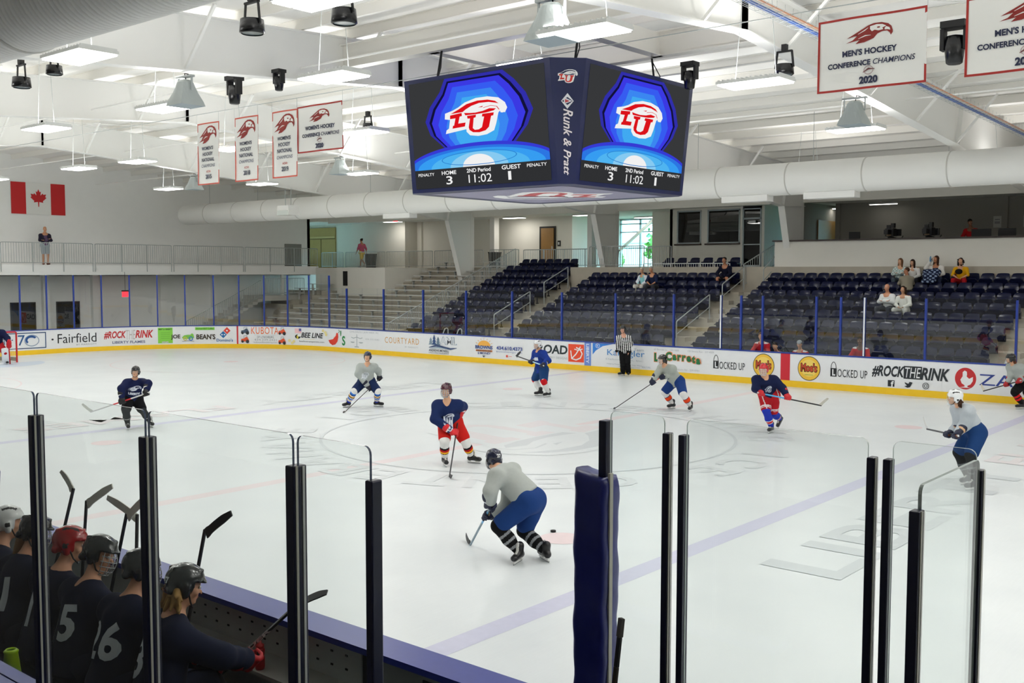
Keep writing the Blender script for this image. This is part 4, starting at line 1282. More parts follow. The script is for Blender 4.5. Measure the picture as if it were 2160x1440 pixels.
# stage lights
def moving_head(x, y, z, label, s=1.0, kind=0):
    t = thing('stage_light', label, 'stage light', (x, y, z), group='black stage lights')
    if kind == 0:      # moving head: base, yoke, barrel
        MB().m(BLACK).box(-.18 * s, .18 * s, -.15 * s, .15 * s, -.1 * s, 0).build('base', t)
        mb = MB().m(BLACK)
        for sx in (-1, 1): mb.box(sx * .17 * s - .03 * s, sx * .17 * s + .03 * s, -.08 * s, .08 * s, -.42 * s, -.1 * s)
        mb.build('mount_arm', t)
        MB().m(BLACK_GLOSS).lathe([(.05 * s, -.2 * s), (.13 * s, -.22 * s), (.15 * s, -.4 * s), (.12 * s, -.62 * s), (.09 * s, -.64 * s), (.0, -.64 * s)], 16).build('lamp_head', t)
    else:              # par can in a bracket
        mb = MB().m(BLACK)
        for sx in (-1, 1): mb.bar((sx * .2 * s, 0, -.35 * s), (sx * .16 * s, 0, -.02), .02, .04)
        mb.box(-.17 * s, .17 * s, -.03, .03, -.03, 0).box(-.05, .05, -.05, .05, 0, .12)
        mb.build('mount_arm', t)
        MB().m(BLACK_GLOSS).lathe([(.02, -.26 * s), (.18 * s, -.28 * s), (.2 * s, -.48 * s), (.17 * s, -.5 * s)], 20).build('lamp_head', t)
        MB().m(mat('lens_glass', '#6f7c82', .15)).lathe([(.17 * s, -.485 * s), (.0, -.485 * s)], 20).build('lens', t)
moving_head(.85, -7.85, 7.85, 'black stage light at the top beside the bright lamp, left of centre', 1.0, 1)
moving_head(2.45, -7.35, 7.85, 'black stage light cut by the top edge above the scoreboard', 1.0, 1)
moving_head(-6.9, -7.9, 7.85, 'black stage light below the ribbed duct at the left edge', .95, 1)
moving_head(-5.4, -7.95, 7.85, 'small black stage light half hidden behind the left beam', .8, 1)
moving_head(-5.15, -4.0, 7.95, 'black moving head hanging between two lamps left of the banners', .95, 0)
moving_head(-3.75, -3.85, 7.95, 'small black stage light above the narrow banners', .7, 0)
moving_head(-7.0, 1.6, 7.9, 'black stage light above the lamp left of the scoreboard', .75, 1)
moving_head(3.4, 1.1, 7.95, 'black moving head behind the upper right scoreboard corner', .85, 0)
moving_head(5.35, 1.4, 7.97, 'black stage light bracket above the lamp right of the scoreboard', .95, 1)
moving_head(8.35, 2.1, 8.2, 'large black moving head between the two big banners', 1.2, 0)

# ------------------------------------------------------------------ banners and flag
def hang(name, art, x, y, z, w, h, label, cat, group, edge):
    t = thing(name, label, cat, (x, y, z), group=group)
    wav = lambda u, v: .015 * math.sin(u * 5 + v * 1.3) + .01 * math.sin(v * 4 + u)
    mb = MB().m(mat('banner_cloth', '#f1f1ee', .8))
    n, k = 12, 12
    for sgn in (0, 1):
        vs = [(w * i / n, wav(w * i / n, h * j / k) + sgn * .006, -h + h * j / k) for j in range(k + 1) for i in range(n + 1)]
        fs = [(j * (n + 1) + i, j * (n + 1) + i + 1, (j + 1) * (n + 1) + i + 1, (j + 1) * (n + 1) + i) for j in range(k) for i in range(n)]
        mb.add(vs, fs if not sgn else [f[::-1] for f in fs], True)
    mb.build('cloth', t)
    def fn(u, v, d): return (u, wav(u, v) - d, -h + v)
    b = Art(); frame_rect(b, 0, 0, w, h, .035, edge)
    bb = b.build('border', lambda u, v, d: (u, wav(u, v) - d, -h + v), t, cut=.12, lift=.0005)
    art.build('design_print', fn, t, cut=.12, lift=.0008, base=.005)
    MB().m(GALV).tube([(0, 0, 0), (0, 0, .25)], .004, 4).tube([(w, 0, 0), (w, 0, .25)], .004, 4).build('cord', t)
    return t
BNV, BRD = '#1d2547', '#93251f'
def tall_banner(year):
    w, h = 1.02, 1.72
    a = Art().place(bird(BRD, '#f1f1ee'), w / 2, h - .38, .82, .74)
    for i, s in enumerate(("WOMEN'S", 'HOCKEY', 'NATIONAL')): a.ctext(s, w / 2, h - .78 - .155 * i, .095, BNV, bold=.02, shear=.12)
    a.ctext('CHAMPIONS', w / 2, h - 1.245, .085, '#3a4265', shear=.2)
    a.ctext('ACHA', w / 2, h - 1.39, .06, '#c0625c', bold=.02)
    a.ctext(year, w / 2, .16, .12, BNV, bold=.03)
    return a
def wide_banner(team):
    w, h = 1.72, 1.16
    a = Art().place(bird('#8e221d', '#f1f1ee'), w / 2, h - .3, .74, .46)
    a.ctext(team, w / 2, h - .62, .1, BNV, bold=.035)
    a.text('CONFERENCE', .17, h - .79, .72, .088, BNV, bold=.035).text('CHAMPIONS', .93, h - .79, .66, .088, BNV, bold=.01, shear=.2)
    a.ring(w / 2, .29, .08, .07, .012, '#b09a9c').line([(w / 2 - .09, .26), (w / 2, .31), (w / 2 + .1, .3)], [.01, .03, .01], '#6d3a3c')
    a.ctext('2020', w / 2, .08, .12, BNV, bold=.05)
    return a
BY_ = -1.3
BK = 16.53 / 17.03
bx_ = lambda x: 14.627 + (x - 14.627) * BK
bz_ = lambda z: 3.65 + (z - 3.65) * BK
for x, yr in ((-11.55, '2015'), (-9.75, '2018'), (-8.08, '2019')):
    hang('championship_banner', tall_banner(yr), bx_(x), BY_, bz_(7.82), 1.02, 1.68, f"narrow white women's national champions banner dated {yr}", 'banner', 'narrow championship banners', '#cf5a4a')
hang('championship_banner', wide_banner("WOMEN'S HOCKEY"), bx_(-7.02), BY_, bz_(7.84), 1.72, 1.14, "wide white women's conference champions banner dated 2020", 'banner', 'wide championship banners', '#a8251e')
hang('championship_banner', wide_banner("MEN'S HOCKEY"), bx_(7.02), BY_, bz_(7.86), 1.76, 1.16, "wide white men's conference champions banner dated 2020 beside the large stage light", 'banner', 'wide championship banners', '#a8251e')
hang('championship_banner', wide_banner("MEN'S HOCKEY"), bx_(9.42), BY_, bz_(7.86), 1.76, 1.16, "wide men's conference champions banner cut by the right edge", 'banner', 'wide championship banners', '#a8251e')
structure(MB().m(GALV).tube([(-34, BY_, 7.95), (38, BY_, 7.95)], .01, 5).build('roof_cable'))
t = thing('flag', 'red and white maple leaf flag on the end wall', 'flag', (-35.16, 4.46, 6.35))
fw, fh = 2.62, 1.5
MB().m(mat('flag_white', '#e9e9e5', .8)).box(0, .02, 0, fw, 0, fh).build('cloth', t)
a = Art().rect(0, 0, fw * .27, fh, '#c4161c').rect(fw * .73, 0, fw, fh, '#c4161c')
half = [(0, 1.0), (.12, .72), (.24, .80), (.19, .42), (.40, .62), (.45, .50), (.72, .55), (.64, .30), (.75, .22), (.40, -.10), (.44, -.24), (.06, -.18), (.04, -.62)]
leaf = [(x, y) for x, y in half] + [(-x, y) for x, y in half[::-1] if x > 0]
a.poly([(fw / 2 + x * .52, fh * .46 + y * .52) for x, y in leaf], '#c4161c')
a.build('design_print', lambda u, v, d: (.02 + d, u, v), t)

# ------------------------------------------------------------------ scoreboard
SBX, SBY = .56, 0.0
at_, bt_, zt_ = 2.43, 1.94, 7.62
ab_, bb_, zb_ = 2.18, 1.955, 5.30
sb = thing('scoreboard', 'four sided hanging scoreboard with two bright video screens', 'scoreboard', (SBX, SBY, zb_))
NV = mat('scoreboard_navy', '#16204f', .35)
def oct_(a, b, z): return [(-b, -a, z), (b, -a, z), (a, -b, z), (a, b, z), (b, a, z), (-b, a, z), (-a, b, z), (-a, -b, z)]
top, bot = oct_(at_, bt_, zt_ - zb_), oct_(ab_, bb_, 0)
mb = MB().m(NV)
mb.add(bot + top, [tuple(range(7, -1, -1)), tuple(range(8, 16))] + [(i, (i + 1) % 8, 8 + (i + 1) % 8, 8 + i) for i in range(8)], False)
mb.build('cabinet', sb)
def face_fn(i):
    A, B, C_, D = [Vector(q) for q in (bot[i], bot[(i + 1) % 8], top[(i + 1) % 8], top[i])]
    nn = (B - A).cross(D - A).normalized()
    def fn(u, v, d):
        return (A * (1 - u) + B * u) * (1 - v) + (D * (1 - u) + C_ * u) * v + nn * d
    return fn
def screen_art():
    a = Art()
    bg = '#3b3c3e'
    a.rect(.035, .035, .965, .965, bg)
    def glow(s, c):
        pts = [(.5 + x * s, .28 + (y - .28) * (.55 + .45 * s) if y > .3 else y) for x, y in ((-.16, .26), (-.22, .36), (-.33, .5), (-.36, .62), (-.32, .74), (-.24, .86), (-.20, .965), (.20, .965), (.27, .88), (.34, .76), (.38, .62), (.34, .5), (.26, .38), (.2, .26))]
        a.poly([(x, min(y, .965)) for x, y in pts], c)
    glow(1.0, '#3432b4'); glow(.92, '#14143e'); glow(.87, '#3f3df0'); glow(.74, '#3a62ff'); glow(.58, '#3f8fff'); glow(.42, '#45b4ff')
    def clipell(cy, rx, ry, c):
        pts = []
        for i in range(41):
            w = PI * i / 40
            x = .5 + rx * math.cos(w); y = .2 + (cy - .2) + ry * math.sin(w)
            pts.append((min(.965, max(.035, x)), max(.2, y)))
        pts += [(max(.035, .5 - rx), .2), (min(.965, .5 + rx), .2)]
        a.poly(pts, c)
    clipell(.2, .52, .2, '#3a3fe0'); clipell(.2, .5, .17, '#2f7df0'); clipell(.2, .44, .15, '#3aa6ff'); clipell(.2, .34, .13, '#55bfff'); clipell(.2, .2, .12, '#8fd6ff'); clipell(.2, .11, .1, '#ffffff')
    a.ring(.5, .27, .26, .06, .006, '#2a86d8', 0, 2 * PI)
    a.rect(.035, .035, .965, .2, '#333436')
    a.place(crest('#e8141c', '#ffffff', '#e8141c', '#ffffff', '#ffffff'), .5, .61, .40, .29)
    wh = '#ffffff'
    a.text('PENALTY', .06, .145, .12, .026, wh, bold=.01).text('HOME', .235, .145, .105, .034, wh, bold=.02).text('2ND Period', .415, .148, .165, .034, wh, bold=.02).text('GUEST', .655, .15, .125, .036, wh, bold=.02).text('PENALTY', .82, .155, .125, .026, wh, bold=.01)
    a.text('3', .265, .06, .045, .072, wh, bold=.01).text('11:02', .425, .06, .16, .07, wh, bold=.0).text('1', .695, .062, .02, .072, wh, bold=.0)
    return a
SCR = screen_art()
def chamfer_art():
    a = Art()
    a.place(crest('#d8342c', '#ffffff', '#1b2450', '#ffffff', None), .5, .855, .58, .105)
    a.ring(.5, .66, .21, .062, .03, '#e8e8ee', n=4).poly([(.38, .635), (.66, .66), (.38, .69)], '#e8e8ee').poly([(.42, .645), (.58, .66), (.42, .675)], '#c2434a')
    a.text('Runk & Pratt', .38, .6, .48, .34, '#f1e9ec', bold=.02, shear=.3, rot=0) if False else None
    vs, fs, asp = text_mesh('Runk & Pratt', .015, .35)
    a.raw([(.36 + v * .34, .6 - u * .53) for u, v in vs], [f for f in fs], '#f1e9ec')
    return a
CHA = chamfer_art()
for i in range(8):
    fn = face_fn(i)
    if i % 2 == 0:
        SCR.build('video_screen', fn, sb, lift=.0006, base=.004, emit=.62)
    else:
        CHA.build('sponsor_strip', fn, sb, lift=.0008, base=.004)
a = Art().rect(-1.8, -1.8, 1.8, 1.8, '#8d8aa3')
a.place(crest('#c2434a', '#ffffff', '#8d8aa3', '#ffffff', '#ffffff'), 0, -.1, 2.3, 2.1, rot=PI * .75)
a.build('underside_panel', lambda u, v, d: (u, -v, -d), sb, lift=.0015, base=.004)
mb = MB().m(BLACK)
for x, y in ((-1.5, -1.9), (1.9, -1.6), (1.5, 1.9), (-1.9, 1.6)):
    mb.tube([(x, y, zt_ - zb_), (x, y * .92, 8.3 - zb_)], .025, 6)
    mb.tube([(x, y, zt_ - zb_), (x + .12, y, zt_ - zb_ + .3), (x, y * .92, 8.25 - zb_)], .012, 5)
mb.build('suspension', sb)

# ------------------------------------------------------------------ near side: bench glass, pad, gate glass
ZN = 1.086
def near_post(x, y, z0, z1, label, w=.055, d=.07, seal=None, group='near side glass posts', ext=0.0):
    t = thing('glass_post', label, 'glass post', (x, y, z0), group=group)
    mb = MB().m(POST_NAVY)
    mb.box(-w / 2, w / 2, -d / 2, d / 2, 0, z1 - z0)
    mb.build('post_body', t, bevel=.006)
    if seal:
        MB().m(POST_SEAL).box(w / 2, w / 2 + .004, -d / 2 + .012, -d / 2 + .024, 0, z1 - z0).build('seal_strip', t)
        MB().m(ALU).box(w / 2, w / 2 + .004, d / 2 - .026, d / 2 - .014, 0, z1 - z0 - .004).build('trim_strip', t)
    return t
def near_pane(p0, p1, z0, z1, label, t=.006, m=None, edge=None, group='near side glass panes'):
    p0, p1 = Vector((*p0, 0)), Vector((*p1, 0))
    d = (p1 - p0); n = Vector((-d.y, d.x, 0)).normalized() * t
    L = d.length
    du = d.normalized()
    r = .035
    prof = [(0, z0), (L, z0), (L, z1 - r)] + [(L - r + r * math.cos(a), z1 - r + r * math.sin(a)) for a in (PI / 8, PI / 4, 3 * PI / 8)] + [(L - r, z1), (r, z1)] + [(r - r * math.sin(a), z1 - r + r * math.cos(a)) for a in (PI / 8, PI / 4, 3 * PI / 8)] + [(0, z1 - r)]
    mb = MB()
    k = len(prof)
    vs = [p0 + du * u + n * s + Vector((0, 0, z)) for s in (-1, 1) for u, z in prof]
    mb.m(m or GLASS_NEAR).add(vs, [tuple(range(k - 1, -1, -1)), tuple(range(k, 2 * k))], False)
    mb.m(edge or GLASS_EDGE).add(vs, [(i, (i + 1) % k, k + (i + 1) % k, k + i) for i in range(k)], False)
    o = mb.build('glass_screen', off=(p0.x, p0.y, z0))
    return tag(o, label, 'glass pane', group)
DARK_EDGE = mat('dark_glass_edge', '#4b5a73', .2)
YB = -15.0
mb = MB().m(mat('bench_wall', '#1a1c22', .6)).box(-6, 11.52, YB - .06, YB + .06, -.2, 1.04)
structure(mb.build('wall_bench'))
structure(MB().m(CAP_BLUE).box(-6, 11.54, YB - .1, YB + .1, 1.04, 1.08).build('trim_3'))
BP = [(7.32, 'leftmost, mostly outside the left edge,'), (8.54, 'left one'), (9.77, 'second from left, before the bench players,'), (10.985, 'third from the left, crossing the raised stick blade,')]
for x, l in BP:
    near_post(x, YB, 1.08, 2.80, f'dark navy post on the bench wall, {l}'.rstrip(',').replace(', in front', ' in front'), .058, .075, True)
near_post(11.49, YB, 1.08, 2.80, 'slim dark navy end post of the bench glass, right of the long stick', .042, .06)
bx = [5.9, 7.32, 8.54, 9.77, 10.985, 11.49]
for i in range(len(bx) - 1):
    near_pane((bx[i] + .016, YB), (bx[i + 1] - .016, YB), 1.08, 2.935, ['clear pane at the far left of the bench glass', 'clear pane left of the first dark bench post', 'clear pane above the seated bench players, between the first two dark posts',
              'clear pane right of the blond bench player, before the third dark post', 'narrow clear pane at the right end of the bench glass'][i], edge=DARK_EDGE)
YN = -13.15
t = near_post(11.345, YN, ZN, 2.83, 'navy glass post rising out of the blue padded sleeve', .05, .07)
# padded sleeve
t = thing('post_pad', 'thick royal blue vinyl pad wrapped around the glass post', 'pad', (11.30, YN - .02, 1.0))
PADM = mat('pad_vinyl', '#232a7c', .38, var=.12, scale=6, bump=.3, bscale=9)
mb = MB().m(PADM)
n, k = 28, 44
vs, fs = [], []
for j in range(k + 1):
    v = j / k
    for i in range(n):
        w = 2 * PI * i / n
        c, s_ = math.cos(w), math.sin(w)
        e = .45
        px_ = math.copysign(abs(c) ** e, c) * .105
        py_ = math.copysign(abs(s_) ** e, s_) * .10
        q = 1 + .03 * math.sin(v * 21 + 2 * math.sin(w)) + .02 * math.sin(v * 47 + w * 3)
        if v > .97: q *= 1 - (v - .97) * 3
        z = v * 1.53 + (.012 * math.sin(w * 2 + 1) + .02 * c * -1) * (1 if v > .9 else 0)
        vs.append((px_ * q, py_ * q, z))
for j in range(k):
    for i in range(n):
        fs.append((j * n + i, j * n + (i + 1) % n, (j + 1) * n + (i + 1) % n, (j + 1) * n + i))
fs.append(tuple(range(k * n, (k + 1) * n)))
mb.add(vs, fs, True)
mb.build('pad_body', t)
MB().m(POST_SEAL).box(.095, .112, -.03, .0, .3, 1.545).build('backing_strip', t)
for x, l in ((11.745, 'left post of the left pair beside the padded sleeve'), (11.842, 'right post of the left pair beside the padded sleeve'), (12.84, 'left post of the right pair on the gate'), (12.915, 'right post of the right pair on the gate')):
    near_post(x, YN, ZN, 2.80, 'slim dark navy glass post, ' + l, .036, .06, x in (11.745, 12.84))
near_post(13.31, YN, ZN, 2.80, 'thin grey and navy corner post at the right edge of the gate', .034, .05, True)
near_post(13.31, -13.93, ZN, 2.76, 'thick dark navy post nearest the camera at right', .042, .06, True)
near_pane((11.38, YN), (11.725, YN), ZN, 2.885, 'narrow clear pane between the padded sleeve and the left post pair')
near_pane((11.862, YN), (12.82, YN), ZN, 2.885, 'clear gate pane between the two post pairs')
near_pane((12.935, YN), (13.295, YN), ZN, 2.885, 'narrow clear pane right of the right post pair')
near_pane((13.31, -13.18), (13.31, -13.9), ZN, 2.85, 'clear side pane running from the corner post towards the camera', t=.007)
structure(MB().m(mat('bench_wall')).box(13.26, 13.36, -16, -13.1, -.2, ZN).build('wall_gate'))

# players bench
structure(MB().m(DARK_RUBBER).box(-6, 11.4, -14.94, -13.06, -.2, .3).build('floor_bench'))
t = thing('players_bench', 'long dark players bench under the seated players', 'bench', (3, -14.3, .3))
MB().m(mat('bench_plank', '#20242b', .5)).box(-8.6, 7.6, -.22, .22, .36, .40).build('seat_plank', t)
for i in range(9):
    MB().m(BLACK).box(-8 + 1.9 * i, -7.94 + 1.9 * i, -.18, .18, 0, .36).build('leg', t)
t = thing('board_shelf', 'narrow pale shelf on the back of the bench boards', 'shelf', (8.4, -13.2, .68))
MB().m(mat('shelf_plastic', '#b9bab2', .5)).box(-2.2, .85, -.16, .14, 0, .03).build('shelf_top', t)
mb = MB().m(mat('board_back', '#c3c9c5', .55, var=.1, scale=6)).box(-6, 9.2, -13.06, -13.045, .2, 1.04)
bb = structure(mb.build('wall_bench_front'))
mb = MB().m(BLACK)
for i in range(14):
    for z in (.55, .8, .9): mb.box(6.9 + .16 * i + .05 * (z > .6), 6.925 + .16 * i + .05 * (z > .6), -13.065, -13.06, z, z + .014)
mb.build('bolt', bb)
t = thing('bench_gate', 'grey bench door in the near boards with black latch', 'door', (9.75, -13.06, .2))
MB().m(mat('gate_panel', '#a4aba8', .5)).box(-.5, .72, -.03, .01, .1, .84).build('door_panel', t)
MB().m(mat('gate_dark', '#30363a', .5)).box(-.48, -.38, -.05, -.03, 0, .82).box(.1, .7, -.04, -.03, .1, .75).build('recess', t)
mb = MB().m(BLACK).box(-.36, -.1, -.08, -.03, .5, .56).box(-.36, -.3, -.09, -.03, .4, .62).box(-.14, -.08, -.09, -.03, .36, .56).box(.62, .74, -.09, -.03, .45, .7)
mb.build('latch', t)
structure(MB().m(mat('gate_dark')).box(10.47, 11.4, -13.09, -13.045, .2, 1.03).build('wall_bench_end'))
# water bottle
t = thing('water_bottle', 'red squeeze bottle with white lettering on the bench shelf', 'bottle', (8.36, -13.31, .712))
MB().m(mat('bottle_red', '#b8131b', .35)).lathe([(0, 0), (.034, .002), (.037, .02), (.037, .09), (.033, .10), (.037, .11), (.037, .15), (.03, .165), (0, .165)], 20).build('bottle_body', t)
MB().m(mat('bottle_cap', '#c21f24', .3)).lathe([(.03, .16), (.033, .165), (.033, .185), (.014, .195), (.012, .22), (0, .22)], 20).build('cap', t)
a = Art().text('Mueller', .0, .0, .09, .022, '#e9d3d3', bold=.03)
a.build('printed_lettering', lambda u, v, d: ((.0375 + d) * math.sin(v / .037 - .9), -(.0375 + d) * math.cos(v / .037 - .9), .03 + u), t, lift=.0003, base=.0005)
t = thing('training_cone', 'neon yellow green cone at the lower left corner behind the bench', 'cone', (7.42, -14.70, .3))
MB().m(mat('cone_neon', '#b6e000', .45)).lathe([(.16, 0), (.155, .03), (.12, .06), (.045, .70), (.05, .715), (.035, .73), (.03, .72)], 24).build('cone_body', t)
MB().m(mat('cone_neon')).box(-.19, .19, -.19, .19, 0, .03).build('base', t)

# puck and goal
tag(MB().m(BLACK).lathe([(0, 0), (.038, 0), (.0385, .004), (.0385, .022), (.038, .0255), (0, .0255)], 28).build('puck'), 'black puck on the ice right of the skater wearing 27', 'puck').location = (5.8, -6.5, .001)
t = thing('hockey_goal', 'red framed goal with white net at the left edge', 'goal', (-27.13, 0, 0))
GR = mat('goal_red', '#c31f26', .35)
P1, P2 = [(0, .915, 0), (0, .915, 1.2), (0, .9, 1.23)], [(0, -.915, 0), (0, -.915, 1.2)]
MB().m(GR).tube([(0, -.915, 0), (0, -.915, 1.19), (0, -.88, 1.22), (0, .88, 1.22), (0, .915, 1.19), (0, .915, 0)], .035, 10).build('goal_frame', t)
MB().m(mat('goal_white', '#e8e8e8', .4)).tube([(0, -.9, .03), (-.75, -.8, .03), (-1.0, -.4, .03), (-1.05, 0, .03), (-1.0, .4, .03), (-.75, .8, .03), (0, .9, .03)], .03, 8).tube([(0, -.9, 1.2), (-.4, -.7, 1.18), (-.5, 0, 1.17), (-.4, .7, 1.18), (0, .9, 1.2)], .025, 8).build('base_frame', t)
mb = MB().m(mat('net_cord', '#d5d5d2', .8))
def net_pt(a, v):
    y = .9 * math.cos(a)
    x0 = -1.02 * math.sin(a) ** .7 if math.sin(a) > 0 else 0
    x1 = -.48 * math.sin(a) ** .7 if math.sin(a) > 0 else 0
    return (x0 + (x1 - x0) * v ** 1.4, y, .03 + 1.15 * v)
for i in range(31):
    a = PI * i / 30
    mb.tube([net_pt(a, j / 6) for j in range(7)], .004, 3, cap=False)
for j in range(1, 14):
    mb.tube([net_pt(PI * i / 20, j / 14) for i in range(21)], .004, 3, cap=False)
mb.build('net', t)
mb = MB().m(mat('net_skirt', '#8b8778', .8))
mb.add([q for i in range(21) for q in (net_pt(PI * i / 20, 0.02), net_pt(PI * i / 20, .16))], [(2 * i, 2 * i + 2, 2 * i + 3, 2 * i + 1) for i in range(20)], False)
mb.build('net_skirt', t)

# outdoors beyond the corridor windows
structure(MB().m(mat('ground_outside', '#7f8f5e', .9)).box(-60, 40, 31.5, 80, 2.9, 3.1).build('ground_outside'))
def tree(x, y, h, r, c, label, seed):
    rg = random.Random(seed)
    t = thing('tree', label, 'tree', (x, y, 3.1))
    mb = MB().m(mat('bark', '#5d4a38', .9)).tube([(0, 0, 0), (.1, 0, h * .5), (0, .1, h * .8)], .16, 7, r1=.06)
    for k in range(5):
        w = k * 1.3
        mb.tube([(0, 0, h * (.35 + .08 * k)), (r * .5 * math.cos(w), r * .5 * math.sin(w), h * (.55 + .08 * k))], .06, 5, r1=.02)
    mb.build('trunk', t)
    mb = MB().m(mat('leaf_' + c.strip('#'), c, .6, var=.25, scale=1.5))
    for k in range(900):
        a, b = rg.uniform(0, 2 * PI), math.acos(rg.uniform(-1, 1))
        q = r * rg.uniform(.55, 1) * (1 + .25 * math.sin(3 * a) * math.sin(2 * b))
        p = Vector((q * math.sin(b) * math.cos(a), q * math.sin(b) * math.sin(a), h * .62 + q * math.cos(b) * .85))
        u = Vector((rg.uniform(-1, 1), rg.uniform(-1, 1), rg.uniform(-1, 1))).normalized() * .17
        v = u.cross(Vector((rg.uniform(-1, 1), rg.uniform(-1, 1), rg.uniform(-1, 1)))).normalized() * .12
        mb.add([p - u, p + v, p + u, p - v], [(0, 1, 2, 3)], False)
    mb.build('crown', t)
tree(-19.2, 36.5, 3.4, 1.15, '#5f9a3c', 'bright green leafy tree beyond the right half of the corridor window', 3)
tree(-25.0, 39.0, 1.6, .9, '#6aa348', 'low green bush beyond the foot of the corridor window', 4)
tree(-25.5, 49.0, 6.6, 2.6, '#4a7a50', 'tall dark tree behind the white building outside the window', 5)
tag(MB().m(mat('far_building', '#eef0f0', .8)).box(-34, -21.2, 42, 44, 3.0, 5.6).m(mat('far_roof', '#c9ced1', .7)).box(-34.3, -21, 41.8, 44.2, 5.6, 5.75).build('outside_building'), 'plain white building seen through the corridor window', 'building')

# ------------------------------------------------------------------ people: smooth blended volumes meshed with surface nets
def V3(*a): return np.array(a, float)
def unit(v):
    v = np.asarray(v, float)
    return v / (np.linalg.norm(v) or 1)

class Blob:
    def __init__(self): self.p = []
    def cone(self, a, b, ra, rb, k=.03, w=None, sc=1.0, sub=False):
        self.p.append(('c', np.asarray(a, float), np.asarray(b, float), ra, rb, k, w, sc, sub)); return self
    def ell(self, c, r, R=None, k=.02, sub=False):
        self.p.append(('e', np.asarray(c, float), np.asarray(r, float), np.eye(3) if R is None else np.asarray(R, float), k, sub)); return self
    def mesh(self, h, noise=0.0, seed=0, cutf=None):
        lo, hi = np.full(3, 1e9), np.full(3, -1e9)
        for q in self.p:
            if q[-1]: continue
            if q[0] == 'c':
                m = max(q[3], q[4]) * max(1, q[7]) + .02
                lo = np.minimum(lo, np.minimum(q[1], q[2]) - m); hi = np.maximum(hi, np.maximum(q[1], q[2]) + m)
            else:
                m = max(q[2]) + .02
                lo = np.minimum(lo, q[1] - m); hi = np.maximum(hi, q[1] + m)
        lo -= 2 * h; hi += 2 * h
        n = np.ceil((hi - lo) / h).astype(int) + 1
        ax = [lo[i] + h * np.arange(n[i]) for i in range(3)]
        F = np.full(n, 1.0)
        for q in self.p:
            if q[0] == 'c': m = max(q[3], q[4]) * max(1, q[7]) + q[5] + 2.5 * h; l_, h_ = np.minimum(q[1], q[2]) - m, np.maximum(q[1], q[2]) + m
            else: m = max(q[2]) + q[4] + 2.5 * h; l_, h_ = q[1] - m, q[1] + m
            i0 = np.clip(((l_ - lo) / h).astype(int), 0, n - 1); i1 = np.clip(((h_ - lo) / h).astype(int) + 2, 1, n)
            if (i1 <= i0).any(): continue
            X, Y, Z = np.meshgrid(ax[0][i0[0]:i1[0]], ax[1][i0[1]:i1[1]], ax[2][i0[2]:i1[2]], indexing='ij')
            P = np.stack([X, Y, Z], -1)
            if q[0] == 'c':
                _, a, b, ra, rb, k, w, sc, sub = q
                ba = b - a
                pa = P - a
                t = np.clip((pa @ ba) / max(ba @ ba, 1e-9), 0, 1)
                v = pa - t[..., None] * ba
                if w is not None:
                    u = v @ w
                    v = v - (u * (1 - 1 / sc))[..., None] * w
                d = np.sqrt((v * v).sum(-1)) - (ra + (rb - ra) * t)
            else:
                _, c, r, R, k, sub = q
                v = (P - c) @ R
                l1 = np.sqrt(((v / r) ** 2).sum(-1)); l2 = np.sqrt(((v / (r * r)) ** 2).sum(-1))
                d = l1 * (l1 - 1) / np.maximum(l2, 1e-6)
            sl = tuple(slice(i0[i], i1[i]) for i in range(3))
            A = F[sl]
            if sub:
                d = -d
                hh = np.maximum(k - np.abs(A - d), 0) / k
                F[sl] = np.maximum(A, d) + hh * hh * k / 4
            else:
                hh = np.maximum(k - np.abs(A - d), 0) / k
                F[sl] = np.minimum(A, d) - hh * hh * k / 4
        X, Y, Z = np.meshgrid(*ax, indexing='ij')
        if noise:
            s = seed * 1.7
            F = F + noise * (np.sin(23 * X + 9 * Y + 14 * Z + s) * np.sin(11 * Y - 17 * Z + 2 * s) + .7 * np.sin(31 * Z + 13 * X - 19 * Y + s))
        if cutf is not None:
            F = np.maximum(F, cutf(X, Y, Z))
        return nets(F, lo, h)

